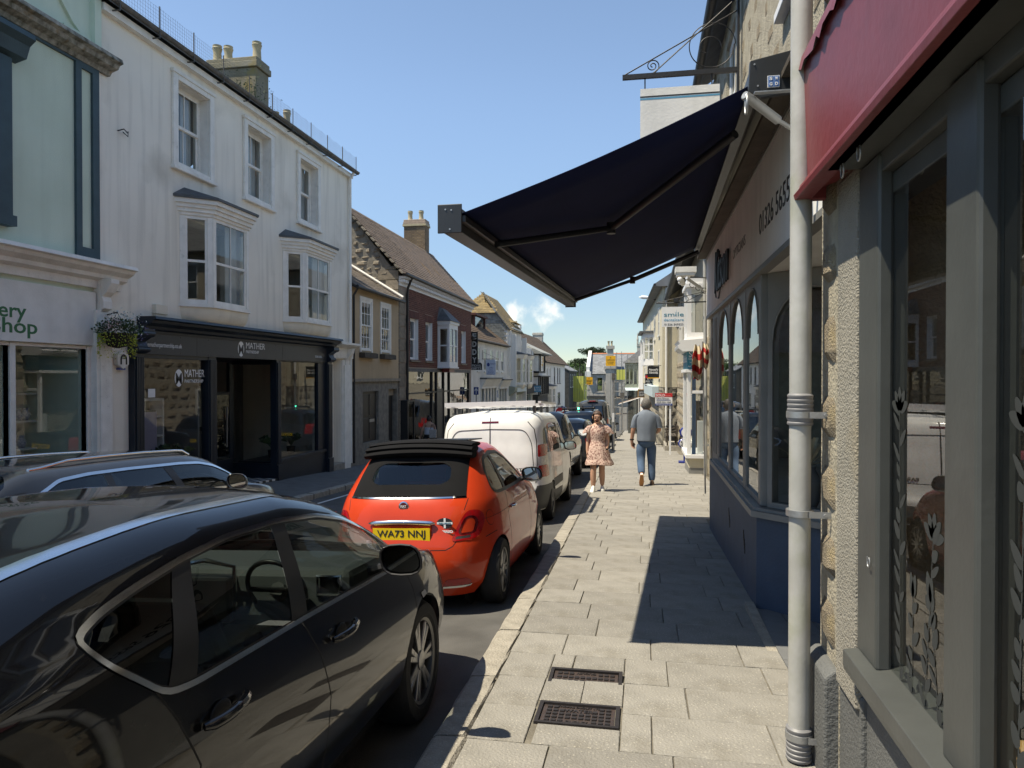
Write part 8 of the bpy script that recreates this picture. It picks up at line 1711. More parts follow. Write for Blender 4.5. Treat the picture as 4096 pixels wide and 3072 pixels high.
yb_=FT.yrear(0,.935); bd=MB().lathe([(.046,0),(.046,-.012),(.040,-.016)],(0,yb_+.006,.935),24,'y').build('badge','chrome',fi,smooth=40); MB().lathe([(.036,-.012),(.036,-.0175)],(0,yb_+.006,.935),24,'y').build('badge_centre','lamp_dark_red',bd); text('FIAT',.03,'white_text',bd,(0,yb_-.0125,.925),(1,0,0),(0,0,1),align='CENTER',width=.052,height=.022,off=.0006)
# oval sticker and HYBRID script
ys_=FT.yrear(.39,.79)-.012
st=MB(); st.quad(*[(.385+.073*math.cos(k*math.pi/12),ys_+.002,.795+.045*math.sin(k*math.pi/12)) for k in range(24)]); so=st.build('oval_sticker','black_text',fi); MB().box(.315,.455,ys_-.001,ys_+.001,.786,.804).build('sticker_bar','white_text',so); MB().box(.376,.394,ys_-.0008,ys_+.001,.752,.838).build('sticker_cross','white_text',so); text('THE LIZARD',.02,'teal_sign',so,(.385,ys_-.002,.790),(1,0,0),(0,0,1),align='CENTER',width=.11,height=.011); text('HYBRID',.03,'white_text',fi,(.385,ys_-.004,.712),(1,0,0),(0,0,1),align='CENTER',width=.15,height=.022,off=.0012)
for sg in (-1,1):
 for y_ in (.60,2.90): wheel(fi,sg*.715,y_,.295,.185,sg,8,'alloy',.68,True)
 door_mirror(fi,sg*.865,2.0,1.06,sg,'black_trim',.9)
xh=FT.xside(1.15,.82); m=MB(); m.tube([(xh+.005,1.05,.82),(xh+.03,1.10,.822),(xh+.03,1.20,.825),(xh+.005,1.25,.826)],.011,8); m.build('door_handle','chrome',fi,smooth=60)
under(fi,.55,.35,3.1,.17,.36,((.6,.32),(2.9,.32))); MB().box(-.72,.72,.45,2.4,.36,.42).build('cabin_floor','dark_void',fi); seats(fi,(.95,1.55),.34,.62,.40,.42); steering(fi,.34,2.05,.98,.17); MB().box(-.66,.66,2.1,2.35,.75,.98).build('dashboard','paint_red',fi,bevel=.03)
MB().sphere((.34,1.50,1.16),.10,10,8,(1,1,1.2)).build('driver_headrest','seat_black',fi,smooth=180); MB().box(-.62,.62,.50,.62,.6,1.02).build('rear_bench','seat_black',fi,bevel=.03)
place(fi,-2.05,5.98)
# ---------------------------------------------------------------- white panel van with roof rack
VT=ZBody([(.22,.84,.06,4.28,7),(.34,.885,.0,4.36,7),(.55,.905,.0,4.38,7.5),(.64,.905,.03,4.36,8),(.75,.905,.045,4.30,8),(.95,.903,.055,4.1,8),(1.10,.893,.07,3.6,7.5),(1.30,.865,.10,3.25,7),(1.50,.84,.13,2.98,7),(1.62,.815,.165,2.8,6.5),(1.71,.77,.225,2.66,6),(1.77,.69,.32,2.5,5),(1.80,.56,.50,2.3,4),(1.815,.3,.9,2.0,3)])
va=thing('panel_van','white panel van with a white roof rack parked ahead of the red convertible','van',local=True)
RP=rnd_poly([(-.1,.80),(.62,.80),(.70,.90),(.67,1.30),(.56,1.50),(-.1,1.52)],.10); VR=[]
def vgap(P,view='rear',w=.012): return RG(VT,'panel_gap','gap',line_poly(dens(P,.05,False),w),view,.0006,s=.05)
VR+=[RG(VT,'high_brake_lamp','lamp_dark_red',[(-.1,1.605),(.135,1.605),(.135,1.635),(-.1,1.635)],lift=.004),RG(VT,'door_split','gap',[(-.1,.62),(.007,.62),(.007,1.70),(-.1,1.70)],lift=.0006),RG(VT,'tail_lamp','lamp_red',rnd_poly([(.755,1.06),(.865,1.08),(.862,1.26),(.75,1.25)],.02),lift=.006),RG(VT,'reversing_lamp','lamp_clear',[(.76,.93),(.872,.94),(.866,1.075),(.755,1.06)],lift=.006),RG(VT,'tail_lamp','lamp_red',rnd_poly([(.765,.745),(.885,.75),(.874,.935),(.758,.925)],.02),lift=.006)]
VR+=[RG(VT,'door_pressing','paint_white',grow(RP,-.012),lift=-.006),RG(VT,'pressing_edge','plastic_grey',RP,lift=-.001)]
VR+=[vgap([(.72,.66),(.745,.95),(.735,1.3),(.70,1.50),(.60,1.62)]),RG(VT,'bumper','plastic_grey',[(-.1,.24),(.9,.24),(.9,.62),(.74,.62),(.70,.50),(-.1,.48)],lift=.004)]
VR+=[vgap([(.95,.30),(.95,1.5)],'side'),vgap([(2.25,.30),(2.22,1.0),(2.05,1.55)],'side'),RG(VT,'side_glass','privacy_glass',rnd_poly([(.30,1.12),(.38,1.50),(.90,1.58),(1.9,1.58),(1.95,1.12)],.06),'side',-.002),RG(VT,'door_glass','car_glass',rnd_poly([(2.08,1.10),(2.05,1.56),(2.35,1.56),(3.0,1.12)],.05),'side',-.002),RG(VT,'rubbing_strip','plastic_grey',[(.95,.52),(2.2,.52),(2.2,.66),(.95,.66)],'side',.006),('cut','gap',VT.side(dens(archcut(.80,.31,.345,.22),.05)),0,None),('cut','gap',VT.side(dens(archcut(3.52,.31,.345,.22),.05)),0,None)]
patch(va,VT.f,(0,5.,.22,1.815),VR,('body','paint_white'),.08,.06)
text('PARTNER',.08,'black_text',va,(.30,VT.yrear(.5,.86)-.006,.845),(1,0,0),(0,0,1),width=.40,height=.05,off=.002); uk_plate(va,'WK18 PLV',-.1,-.012,.45)
for sg in (-1,1):
 for y_ in (.80,3.52): wheel(va,sg*.80,y_,.315,.20,sg,6,'alloy_dark',.64)
 door_mirror(va,sg*1.0,2.75,1.13,sg,'black_trim',.95)
pm('rack_white',(.76,.76,.76),.4,var=.08)
for k,y_ in enumerate((.55,1.35,2.15)):
 MB().box(-.82,.82,y_-.03,y_+.03,1.87,1.91).build('rack_bar','rack_white',va)
 for sg in (-1,1): MB().box(sg*.66-.02,sg*.66+.02,y_-.04,y_+.04,1.75,1.87).build('rack_foot','black_trim',va)
m=MB(); m.box(-.80,.70,.36,.42,1.885,1.955); m.build('rear_roller','rack_white',va)
for x_ in (-.72,-.2,.3,.76): MB().box(x_-.025,x_+.025,.45,2.5,1.912,1.945).build('rack_rail','rack_white',va)
under(va,.66,.3,4.0,.2,.4,((.8,.34),(3.52,.34))); MB().box(-.82,.82,.3,2.0,.4,.46).build('load_floor','dark_void',va); MB().box(-.8,.8,2.0,2.04,.4,1.6).build('bulkhead','dark_void',va); seats(va,(2.3,),.38,.7,.5); MB().box(-.75,.75,3.1,3.5,.8,1.05).build('dashboard','seat_black',va)
place(va,-2.33,11.05)
# ---------------------------------------------------------------- the rest of the parked row
def simple_car(name,label,cat,tab,pmat,X,Y,dims,lampP,screenP,sideP,wheels,plate=None,extra=None,gl='privacy_glass',lampmat='lamp_red',r=.33,gaps=()):
 B=ZBody(tab); t=thing(name,label,cat,local=True); zb,zt=tab[0][0],tab[-1][0]
 rg=[RG(B,'tail_lamp',lampmat,rnd_poly(lampP,.02),lift=.005)] if lampP else []
 if screenP: rg+=[RG(B,'rear_screen',gl,rnd_poly(screenP,.05),lift=-.002)]
 if sideP: rg+=[RG(B,'side_glass',gl,rnd_poly(P,.05),'side',-.002) for P in sideP]
 rg+=[RG(B,'panel_gap','gap',line_poly(dens(P,.06,False),.012),v_,.0006,s=.06) for P,v_ in gaps]
 rg+=[('cut','gap',B.side(dens(archcut(y_,r,r*1.13,zb),.06)),0,None) for y_ in wheels]
 patch(t,B.f,(0,5.,zb,zt),rg,('body',pmat),.11,.08)
 for sg in (-1,1):
  for y_ in wheels: wheel(t,sg*(dims[0]-.12),y_,r,.22,sg,5,'alloy_dark',.64)
  door_mirror(t,sg*(dims[0]+.12),dims[2],dims[3],sg,'black_trim',1.1 if dims[1]>4.6 else 1.0)
 under(t,dims[0]-.24,.4,dims[1]-.4,zb,zb+.25,tuple((y_,r*1.12) for y_ in wheels)); MB().box(-dims[0]+.12,dims[0]-.12,dims[1]*.25,dims[1]*.62,dims[3]-.45,dims[3]-.4).build('cabin_floor','dark_void',t); seats(t,(dims[2]-.9,),.38,dims[3]-.35,.45)
 if plate: uk_plate(t,plate[0],0,B.yrear(.2,plate[1])-.01,plate[1])
 if extra: extra(t,B)
 place(t,X,Y); return t
def pk(t,B):
 text('4x4',.08,'chrome',t,(.50,B.yrear(.5,.98)-.006,.95),(1,0,0),(0,0,1),width=.2,height=.05); MB().box(-.85,.85,-.06,.06,.48,.62).build('rear_bumper','chrome',t,bevel=.02); MB().box(-.74,.74,.12,1.5,1.10,1.115).build('bed_cover','canvas',t)
 MB().box(-.15,.15,B.yrear(0,.93)-.02,B.yrear(0,.93)+.05,.9,.98).build('tailgate_handle','black_trim',t)
simple_car('pickup_truck','black double cab pickup truck parked in front of the white van','pickup',[(.42,.86,.06,5.1,7),(.6,.91,.02,5.25,7.5),(.85,.925,.02,5.25,8),(1.04,.915,.04,5.15,8),(1.10,.90,.08,4.9,8),(1.13,.875,1.5,4.3,7),(1.2,.86,1.62,3.75,7),(1.4,.81,1.72,3.4,6.5),(1.62,.74,1.84,3.05,6),(1.74,.68,1.98,2.85,5),(1.80,.52,2.2,2.6,4)],'paint_dark',-2.62,16.35,(.92,5.25,3.35,1.22),[(.745,.72),(.89,.72),(.885,1.06),(.75,1.06)],[(-.1,1.22),(.66,1.22),(.60,1.62),(-.1,1.64)],[[(1.78,1.2),(1.92,1.64),(2.45,1.66),(2.45,1.2)],[(2.55,1.2),(2.55,1.66),(2.8,1.66),(3.5,1.2)]],(1.05,4.27),('WK65 MKL',.80),pk,r=.39,gaps=[([(.70,.66),(.72,1.07)],'rear'),([(2.5,.5),(2.5,1.2)],'side'),([(1.7,.5),(1.72,1.2)],'side')])
SUVT=[(.24,.80,.06,4.2,6),(.40,.87,.0,4.3,6.5),(.70,.885,.01,4.32,7),(.95,.875,.06,4.1,6.5),(1.10,.845,.12,3.5,6),(1.3,.78,.24,3.0,5.5),(1.48,.70,.40,2.7,5),(1.56,.60,.55,2.5,4.2),(1.60,.40,.8,2.2,3.5)]
simple_car('compact_suv','dark navy compact sports utility car parked ahead of the black pickup','car',SUVT,'paint_navy',kerbR(23)-1.07,22.9,(.885,4.3,2.7,1.08),[(.68,.78),(.86,.80),(.84,.98),(.66,.95)],[(-.1,1.10),(.66,1.09),(.58,1.44),(-.1,1.46)],[[(.5,1.08),(.62,1.42),(2.0,1.5),(2.6,1.35),(3.0,1.1)]],(.78,3.42),('WJ20 FKT',.70))
def disco(t,B):
 for sg in (-1,1): MB().tube([(sg*.66,.6,1.90),(sg*.66,3.0,1.92)],.025,8).build('roof_rail','satin_trim',t)
 MB().tube([(-.66,.75,1.99),(.66,.75,1.99)],.035,10).build('roof_bar','black_trim',t)
 for sg in (-1,1): MB().sphere((sg*.64,.75,1.99),.06,10,6).build('bar_end','black_trim',t,smooth=180); MB().box(sg*.6-.02,sg*.6+.02,.73,.77,1.84,1.97).build('bar_foot','black_trim',t)
 pm('led_green',(.02,.6,.4),.4,emis=((.05,.9,.6),4.)); MB().sphere((.0,.70,1.985),.04,10,6).build('green_lamp','led_green',t,smooth=180)
simple_car('large_suv','large dark blue sports utility vehicle with black roof bar and small green light','car',[(.3,.86,.06,4.7,7),(.5,.92,.0,4.8,7.5),(.9,.93,.02,4.8,8),(1.1,.915,.05,4.4,8),(1.25,.89,.08,3.8,7.5),(1.5,.83,.14,3.4,7),(1.72,.765,.22,3.1,6.5),(1.82,.69,.32,2.9,5.5),(1.87,.5,.6,2.6,4)],'paint_navy',kerbR(30)-1.12,29.6,(.93,4.8,3.1,1.2),[(.78,.8),(.92,.8),(.9,1.25),(.79,1.22)],[(-.1,1.2),(.76,1.18),(.68,1.68),(-.1,1.70)],[[(.3,1.2),(.4,1.7),(2.9,1.7),(3.5,1.2)]],(1.0,3.85),('WN14 OTZ',.75),disco,r=.37)
simple_car('small_hatchback','dark small hatchback mostly hidden behind the walking woman','car',SUVT,'paint_dark',kerbR(37)-1.07,36.2,(.885,4.3,2.7,1.08),[(.68,.78),(.86,.80),(.84,.98),(.66,.95)],[(-.1,1.10),(.66,1.09),(.58,1.44),(-.1,1.46)],[[(.5,1.08),(.62,1.42),(2.0,1.5),(2.6,1.35),(3.0,1.1)]],(.78,3.42),('WF17 XNA',.70))
def tr(t,B):
 y_=B.yrear(0,2.55); MB().hexa([(-.32,y_-.10,2.58),(.32,y_-.10,2.58),(.36,y_+.25,2.62),(-.36,y_+.25,2.62),(-.26,y_-.05,2.68),(.26,y_-.05,2.68),(.3,y_+.25,2.69),(-.3,y_+.25,2.69)]).build('roof_spoiler','black_trim',t); MB().box(-.2,.2,y_-.11,y_-.05,2.60,2.65).build('high_brake_lamp','lamp_red',t); MB().box(-.008,.008,B.yrear(0,1.2)-.01,B.yrear(0,1.2)+.2,.6,2.45).build('door_split','gap',t)
simple_car('tall_grey_van','tall dark grey panel van with two blank rear doors farther down the row','van',[(.3,.93,.06,5.3,9),(.5,.985,.0,5.4,9),(1.0,1.0,.02,5.4,9),(1.4,.985,.05,4.8,9),(1.8,.95,.09,4.3,8),(2.3,.90,.15,3.9,7.5),(2.5,.87,.20,3.7,6.5),(2.62,.78,.32,3.5,5),(2.68,.6,.6,3.2,4)],'paint_vangrey',kerbR(46)-1.3,45.2,(1.0,5.4,4.2,1.5),[(.88,.9),(.985,.9),(.97,1.5),(.88,1.5)],[(-.1,1.5),(.72,1.5),(.66,2.3),(-.1,2.33)],[],(1.1,4.3),None,tr,gl='privacy_glass',r=.35)
simple_car('far_hatchback','grey hatchback parked last in the row before the bend','car',SUVT,'paint_grey',kerbR(56)-1.1,55.0,(.885,4.3,2.7,1.08),[(.68,.78),(.86,.80),(.84,.98),(.66,.95)],[(-.1,1.10),(.66,1.09),(.58,1.44),(-.1,1.46)],[[(.5,1.08),(.62,1.42),(2.0,1.5),(2.6,1.35),(3.0,1.1)]],(.78,3.42),None)
# ================================================================ people
pm('skin',(.52,.30,.21),.55,var=.15,scale=12,spec=.3); pm('skin_tan',(.46,.25,.17),.55,var=.15,scale=12,spec=.3); pm('hair_auburn',(.085,.045,.028),.6,var=.4,scale=40,bump=.3,bscale=120); pm('hair_grey',(.075,.068,.062),.8,col2=(.16,.15,.14),scale=60,bump=.4,bscale=200); pm('hair_dark',(.02,.015,.013),.6,var=.3,scale=40)
pm('dress',(.62,.46,.39),.9,col2=(.52,.36,.30),scale=20,spots=((.15,.05,.045),30,.60,.85)); pm('polo',(.17,.20,.245),.95,var=.15,scale=6,bump=.15,bscale=60); pm('jeans',(.035,.065,.125),.95,col2=(.08,.13,.21),scale=4,bump=.2,bscale=80); pm('trainer',(.72,.72,.70),.7,var=.1); pm('sole_tan',(.45,.21,.08),.8,var=.2); pm('shoe_brown',(.09,.05,.03),.6); pm('top_white',(.52,.53,.57),.9,var=.15,scale=8); pm('trouser_black',(.012,.012,.014),.9,var=.2); pm('tote',(.50,.47,.42),.9,col2=(.22,.2,.2),scale=30)
def skinbody(name,mat,J,E,parent,root=0,sub=2):
 me=bpy.data.meshes.new(name); me.from_pydata([j[0] for j in J],E,[]); me.materials.append(M[mat]); o=mobj(name,me,parent)
 sk=o.modifiers.new('skin','SKIN'); sk.use_smooth_shade=True
 for i,j in enumerate(J): d=me.skin_vertices[0].data[i]; r=j[1] if isinstance(j[1],tuple) else (j[1],j[1]); d.radius=r; d.use_root=(i==root)
 s=o.modifiers.new('sub','SUBSURF'); s.levels=s.render_levels=sub; return o
def rings(name,mat,R_,parent,n=28,pleat=0.,cap=False,solid=.006,seed=0):
 """garment: stacked rings (cx, cy, z, rx, ry, pleat)"""
 v=[]; f=[]
 for (cx,cy,z,rx,ry,pl) in R_:
  for k in range(n): a=2*math.pi*k/n; q=1+pl*math.sin(k*2*math.pi/n*9+seed)+pl*.6*math.sin(k*2*math.pi/n*5+1.3); v.append((cx+rx*math.cos(a)*q,cy+ry*math.sin(a)*q,z+pl*.12*math.sin(a*3)))
 for i in range(len(R_)-1):
  for k in range(n): f.append((i*n+k,i*n+(k+1) % n,(i+1)*n+(k+1) % n,(i+1)*n+k))
 if cap: f.append(tuple(range((len(R_)-1)*n,len(R_)*n)))
 o=mobj(name,mesh(name,v,f,mat,smooth=70),parent); s=o.modifiers.new('solid','SOLIDIFY'); s.thickness=solid; s2=o.modifiers.new('sub','SUBSURF'); s2.levels=s2.render_levels=1; return o
def hand(J,E,wrist,d,side,s=1.,curl=.3,mat=None):
 """palm, four unequal bent fingers and a thumb hung on vertex `wrist`"""
 w=Vector(J[wrist][0]); d=Vector(d).normalized(); sd=Vector(side).normalized(); nrm=d.cross(sd); p=len(J); J.append((w+d*.05*s,(.030*s,.016*s))); E.append((wrist,p))
 for k,L_ in enumerate((.072,.080,.075,.058)):
  b=w+d*.085*s+sd*(.028-.019*k)*s; a=len(J); J.append((b,.0085*s)); J.append((b+d*L_*.5*s+nrm*curl*.02,.008*s)); J.append((b+d*L_*.85*s+nrm*curl*.055,.0065*s)); E+=[(p,a),(a,a+1),(a+1,a+2)]
 a=len(J); J.append((w+d*.045*s+sd*.042*s+nrm*.012,.010*s)); J.append((w+d*.085*s+sd*.055*s+nrm*.03,.008*s)); E+=[(p,a),(a,a+1)]
def shoe(t,p,yaw,pitch,mat,sole,L_=.27,face=-1):
 v=[]; f=[]; n=8
 for i,(u,w,h) in enumerate(((0,.028,.07),(.12,.038,.095),(.35,.040,.085),(.6,.048,.06),(.85,.046,.045),(1.,.026,.03))):
  for k in range(n): a=math.pi*k/(n-1); v.append((w*math.cos(a),face*(u*L_-.07),h*math.sin(a)**.7))
 for i in range(5):
  for k in range(n-1): q=i*n+k; f.append((q,q+1,q+n+1,q+n))
 f+=[tuple(range(n)),tuple(range(5*n,6*n))[::-1]]; me=mesh('shoe',v,f,mat,smooth=60); o=mobj('shoe',me,t); M_=Matrix.Translation(p) @ Matrix.Rotation(yaw,4,'Z') @ Matrix.Rotation(pitch,4,'X'); o.matrix_basis=M_
 m=MB(); m.pz([(.042*x_,face*(u*L_-.075)) for x_,u in ((-.75,0),(.75,0),(.95,.3),(1.15,.65),(.9,.95),(.4,1.04),(-.4,1.04),(-.9,.95),(-1.15,.65),(-.95,.3))],-.022,.004); so=m.build('sole',sole,o)
def headset(J,E,neck,c,fwd,s=1.):
 """skull and jaw appended to the body graph"""
 c,fw=Vector(c),Vector(fwd); k=len(J); J+=[(c+Vector((0,0,-.075))*s+fw*.012,(.060*s,.066*s)),(c+fw*.008,(.074*s,.088*s)),(c+Vector((0,0,.075))*s-fw*.008,(.066*s,.078*s)),(c+fw*.088*s+Vector((0,0,-.012)),.011*s),(c+fw*.105*s+Vector((0,0,-.03)),.009*s),(c+fw*.062*s+Vector((0,0,-.098)),(.026*s,.02*s))]
 E+=[(neck,k),(k,k+1),(k+1,k+2),(k+1,k+3),(k+3,k+4),(k,k+5)]
def face(t,c,fw,sd,s=1.):
 c,fw,sd=Vector(c),Vector(fw),Vector(sd); pm('eye_dark',(.03,.02,.015),.3); pm('lips',(.40,.14,.12),.5); ey=None
 for q in (-1,1): MB().sphere(c+fw*.104*s+sd*q*.034*s+Vector((0,0,.004)),.013*s,8,6,(1.3,.6,.7)).build('eye','eye_dark',t,smooth=180); MB().sphere(c+sd*q*.098*s+Vector((0,0,-.01)),.026*s,8,6,(.45,.7,1.1)).build('ear','skin',t,smooth=180)
 MB().sphere(c+fw*.108*s+Vector((0,0,-.066)),.024*s,8,5,(1.2,.35,.3)).build('mouth','lips',t,smooth=180)
def hair(t,c,back,mat,r=(.088,.105,.10),low=-.3,n=20,m_=8,name='hair',rough=.0):
 v=[]; f=[]; rz_=random.Random(3); c=Vector(c); bk=Vector(back)
 for i in range(m_+1):
  e=lerp(math.pi/2,-.75,i/m_)
  for k in range(n):
   a=2*math.pi*k/n; d=Vector((math.cos(a)*math.cos(e),math.sin(a)*math.cos(e),math.sin(e))); fr=-d.dot(bk); lim=max(e,.62-.2*abs(d.x)) if fr>.12 else e
   d=Vector((math.cos(a)*math.cos(lim),math.sin(a)*math.cos(lim),math.sin(lim))); v.append(c+Vector((d.x*r[0],d.y*r[1],d.z*r[2]))*(1+rz_.uniform(-rough,rough)))
 for i in range(m_):
  for k in range(n): f.append((i*n+k,i*n+(k+1) % n,(i+1)*n+(k+1) % n,(i+1)*n+k))
 return mobj(name,mesh(name,v,f,mat,smooth=70),t)
# ---- woman in the patterned dress, walking towards the camera
Yw=15.45; w1=thing('person','woman in pink patterned frilled dress, glasses and white trainers walking up the pavement','person',(-.93,Yw,gz(Yw)),local=True)
hc=(-.012,-.02,1.565)
J=[((0,0,.90),(.15,.11)),((0,0,1.08),(.125,.10)),((0,.005,1.27),(.15,.105)),((0,.012,1.38),(.085,.075)),((-.006,.0,1.455),.048),
     ((.09,-.02,.78),.085),((.085,-.03,.46),.066),((.088,.03,.28),.068),((.09,.06,.09),.042),((-.09,-.06,.78),.085),((-.088,-.15,.47),.066),((-.088,-.16,.28),.068),((-.085,-.17,.09),.042),
     ((.155,.015,1.335),.055),((.205,.03,1.08),.046),((.19,-.07,.88),.030),((-.155,.015,1.335),.055),((-.215,.03,1.08),.042),((-.225,-.03,.86),.030)]
E=[(0,1),(1,2),(2,3),(3,4),(0,5),(5,6),(6,7),(7,8),(0,9),(9,10),(10,11),(11,12),(3,13),(13,14),(14,15),(3,16),(16,17),(17,18)]
headset(J,E,4,hc,(0,-1,0),1.06); hand(J,E,15,(-.15,-.25,-1),(-.4,-1,0)); hand(J,E,18,(.1,-.1,-1),(.3,-1,0)); skinbody('body','skin',J,E,w1)
rings('dress','dress',[(0,.01,1.405,.075,.06,0),(0,.01,1.385,.135,.085,0),(0,.005,1.34,.175,.115,.01),(0,-.01,1.24,.178,.135,.015),(0,-.005,1.12,.152,.122,.02),(0,0,1.055,.145,.118,.02),(0,-.005,1.03,.152,.125,.03),(0,-.01,.92,.195,.16,.04),(.01,-.015,.80,.225,.185,.05),(.015,-.02,.70,.25,.205,.06),(.02,-.02,.66,.252,.21,.07),(.02,-.02,.655,.268,.222,.07),(.025,-.025,.555,.30,.245,.09)],w1)
for q in (-1,1): rings('sleeve','dress',[(q*.135,.012,1.385,.055,.075,0),(q*.175,.015,1.345,.072,.085,.05),(q*.215,.02,1.27,.085,.095,.1),(q*.235,.02,1.215,.098,.10,.14)],w1,20)
rings('belt','dress',[(0,0,1.06,.15,.123,.01),(0,0,1.035,.152,.125,.01)],w1)
hair(w1,Vector(hc)+Vector((0,.014,.006)),(0,1,0),'hair_auburn',(.108,.124,.13)); MB().tube([Vector(hc)+Vector((0,.09,.03)),Vector(hc)+Vector((.01,.13,-.05)),Vector(hc)+Vector((.015,.12,-.16))],.03,8,rr=[.04,.035,.012]).build('ponytail','hair_auburn',w1,smooth=60)
face(w1,hc,(0,-1,0),(1,0,0)); gm=MB()
for q in (-1,1): gm.tube([Vector(hc)+Vector((q*.037+.03*math.cos(a),-.126,.004+.023*math.sin(a))) for a in [i*.42 for i in range(16)]],.004,5)
gm.tube([Vector(hc)+Vector((-.01,-.128,.01)),Vector(hc)+Vector((.01,-.128,.01))],.002,4); gm.build('glasses','black_trim',w1)
shoe(w1,(.09,.05,.022),.12,.0,'trainer','trainer'); shoe(w1,(-.085,-.19,.05),-.1,.28,'trainer','trainer'); MB().lathe([(.034,0),(.036,.01),(.034,.03)],(.188,-.075,.88),12).build('watch','black_trim',w1)
# ---- man in polo shirt and jeans, walking away
Ym=17.0; mn=thing('person','man in grey blue polo shirt and jeans walking away with a phone in his hand','person',(.09,Ym,gz(Ym)),local=True)
hm=(-.005,.03,1.70)
J=[((0,0,.98),(.12,.09)),((0,0,1.16),(.13,.10)),((0,.01,1.38),(.17,.105)),((0,.01,1.49),(.08,.06)),((0,.015,1.585),.062),
     ((.10,.04,.86),.085),((.105,.07,.50),.06),((.11,.03,.28),.06),((.115,.0,.09),.04),((-.105,.03,.86),.085),((-.115,.0,.52),.06),((-.10,-.20,.34),.055),((-.095,-.34,.24),.04),
     ((.20,.01,1.455),.065),((.265,.02,1.17),.050),((.215,.22,1.10),.036),((-.20,.01,1.455),.065),((-.275,-.02,1.17),.050),((-.305,.02,.93),.036)]
E=[(0,1),(1,2),(2,3),(3,4),(0,5),(5,6),(6,7),(7,8),(0,9),(9,10),(10,11),(11,12),(3,13),(13,14),(14,15),(3,16),(16,17),(17,18)]
headset(J,E,4,hm,(0,1,0),1.1); hand(J,E,15,(-.6,.7,0),(0,.2,1),1.12,.6); hand(J,E,18,(.12,.05,-1),(.7,.7,0),1.12,.9); skinbody('body','skin_tan',J,E,mn)
rings('polo_shirt','polo',[(0,.005,1.60,.075,.075,0),(0,.0,1.575,.082,.08,0),(0,0,1.555,.13,.10,0),(0,0,1.50,.215,.13,.005),(0,.0,1.36,.225,.155,.01),(0,0,1.18,.198,.152,.012),(0,0,1.05,.19,.15,.015),(0,0,.93,.198,.158,.02)],mn,32)
for q in (-1,1): rings('sleeve','polo',[(q*.165,.005,1.50,.055,.09,0),(q*.205,.01,1.455,.07,.09,0),(q*.238,.01,1.34,.072,.08,.01),(q*.255,.012,1.225,.070,.075,.01)],mn,20); rings('cuff','polo',[(q*.255,.012,1.235,.074,.079,0),(q*.257,.012,1.215,.074,.079,0)],mn,20)
m=MB(); m.tube([(.10,.03,.90),(.105,.05,.70),(.108,.07,.50),(.112,.03,.28),(.115,.0,.06)],.1,14,rr=[.118,.105,.084,.078,.078]); m.tube([(-.10,.02,.90),(-.112,.02,.70),(-.115,.0,.52),(-.105,-.17,.36),(-.095,-.32,.26)],.1,14,rr=[.118,.105,.085,.078,.074]); m.sphere((0,0,.93),.16,16,8,(1.22,1.0,.9)); o=m.build('jeans','jeans',mn,smooth=70); s_=o.modifiers.new('sub','SUBSURF'); s_.levels=s_.render_levels=1
hair(mn,Vector(hm)+Vector((0,-.004,.012)),(0,-1,0),'hair_grey',(.108,.12,.13),rough=.01); face(mn,hm,(0,1,0),(1,0,0),1.06)
shoe(mn,(.118,.0,.022),.0,0.,'shoe_brown','shoe_brown',face=1); shoe(mn,(-.095,-.36,.20),.1,-1.15,'trainer','sole_tan',face=1)
MB().lathe([(.042,0),(.044,.012),(.042,.03)],(-.30,.018,.945),12).build('watch','black_trim',mn)
ph=thing('mobile_phone','black mobile phone held low in the hand of the man in the polo shirt','phone',(.09-.275,Ym+.03,gz(Ym)+.80)); c_=Vector((.09-.292,Ym+.045,gz(Ym)+.90)); m=MB(); m.box(-.005,.005,-.036,.036,-.075,.075); m.xf(Matrix.Translation(c_) @ Matrix.Rotation(.5,4,'X') @ Matrix.Rotation(.8,4,'Z')); m.build('case','black_trim',ph,bevel=.003); m=MB(); m.quad((.0055,-.033,-.07),(.0055,.033,-.07),(.0055,.033,.07),(.0055,-.033,.07)); m.xf(Matrix.Translation(c_) @ Matrix.Rotation(.5,4,'X') @ Matrix.Rotation(.8,4,'Z')); m.build('screen','dark_glass',ph)
mn.scale=(1.1,1.1,1.085)
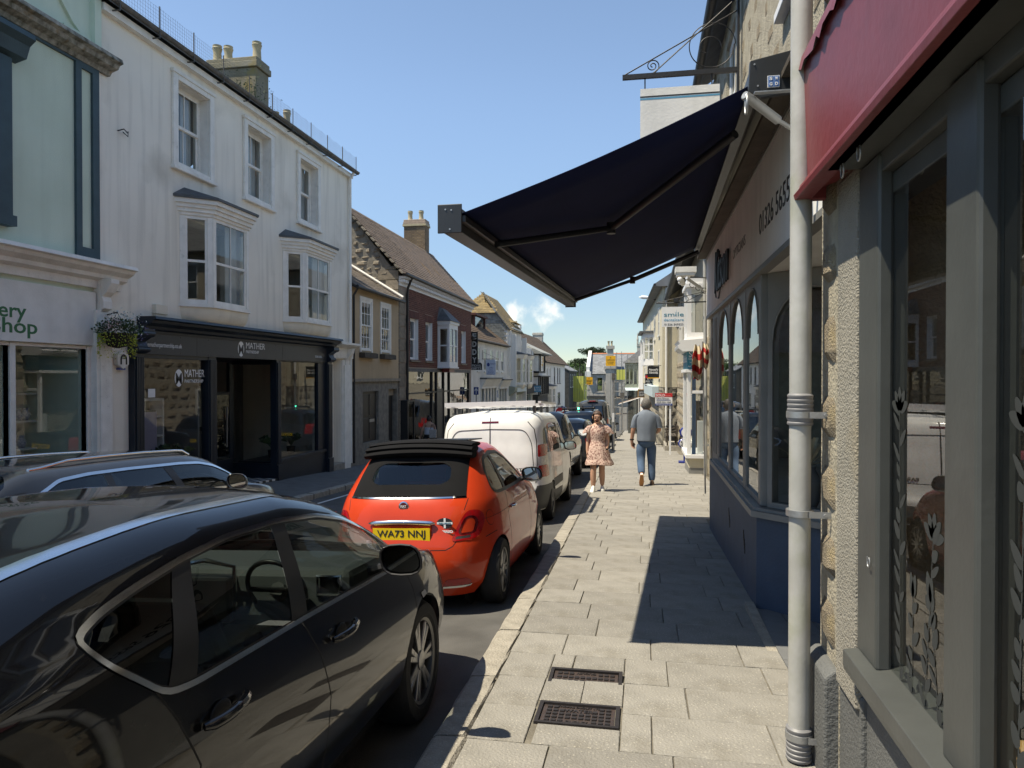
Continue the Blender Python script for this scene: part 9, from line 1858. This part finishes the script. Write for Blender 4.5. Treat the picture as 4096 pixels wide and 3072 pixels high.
# ---- woman with tote bag on the far pavement
pw2=atX(2018-0 if False else 1550+745/4.484,1480+900/4.484,-8.05); Y3=pw2.y; w3=thing('person','woman in strapless white top and black trousers with a tote bag on the far pavement','person',(-8.05,Y3,leftz(-8.05,Y3)),local=True)
h3=(0,.01,1.52); J=[((0,0,.88),(.17,.14)),((0,0,1.06),(.145,.115)),((0,.01,1.24),(.165,.11)),((0,.01,1.34),(.09,.075)),((0,.01,1.41),.05),((.1,.02,.76),.10),((.1,.05,.45),.07),((.1,-.02,.09),.045),((-.1,0,.76),.10),((-.1,-.05,.45),.07),((-.1,-.1,.09),.045),((.18,.01,1.30),.058),((.25,-.02,1.05),.045),((.22,.12,.92),.032),((-.18,.01,1.30),.058),((-.27,-.03,1.05),.045),((-.34,.0,.84),.032)]
E=[(0,1),(1,2),(2,3),(3,4),(0,5),(5,6),(6,7),(0,8),(8,9),(9,10),(3,11),(11,12),(12,13),(3,14),(14,15),(15,16)]; headset(J,E,4,h3,(0,1,0),1.02); hand(J,E,13,(0,.6,-1),(-1,0,0)); hand(J,E,16,(-.2,.1,-1),(0,1,0)); skinbody('body','skin',J,E,w3)
rings('strapless_top','top_white',[(0,.005,1.20,.185,.135,.005),(0,0,1.10,.172,.135,.01),(0,0,1.0,.175,.145,.02),(0,0,.93,.19,.16,.02)],w3); m=MB(); m.tube([(.1,.02,.84),(.1,.05,.45),(.1,-.02,.05)],.1,12,rr=[.125,.1,.1]); m.tube([(-.1,.0,.84),(-.1,-.05,.45),(-.1,-.1,.05)],.1,12,rr=[.125,.1,.1]); m.sphere((0,0,.88),.16,14,8,(1.25,1.05,.7)); m.build('trousers','trouser_black',w3,smooth=60)
hair(w3,h3,(0,-1,0),'hair_dark',(.103,.117,.122)); MB().sphere((0,-.03,1.64),.05,10,7).build('hair_bun','hair_dark',w3,smooth=180); face(w3,h3,(0,1,0),(1,0,0),.96); shoe(w3,(.1,-.02,.022),0,0,'trouser_black','trouser_black',face=1); shoe(w3,(-.1,-.1,.022),0,0,'trouser_black','trouser_black',face=1)
tt=thing('tote_bag','cream patterned tote bag hanging from the shoulder of the strapless top woman','bag',(-7.86,Y3-.12,leftz(-8,Y3)+.8),local=True); v=[]; f=[]
m=MB(); m.hexa([(-.14,-.05,0),(.14,-.05,0),(.13,.07,0),(-.13,.07,0),(-.15,-.03,.34),(.15,-.03,.34),(.14,.04,.34),(-.14,.04,.34)]); m.build('bag','tote',tt,bevel=.03); MB().tube([(-.1,0,.33),(-.06,.04,.52),(.0,.1,.55),(.08,.02,.33)],.012,6).build('strap','black_trim',tt)
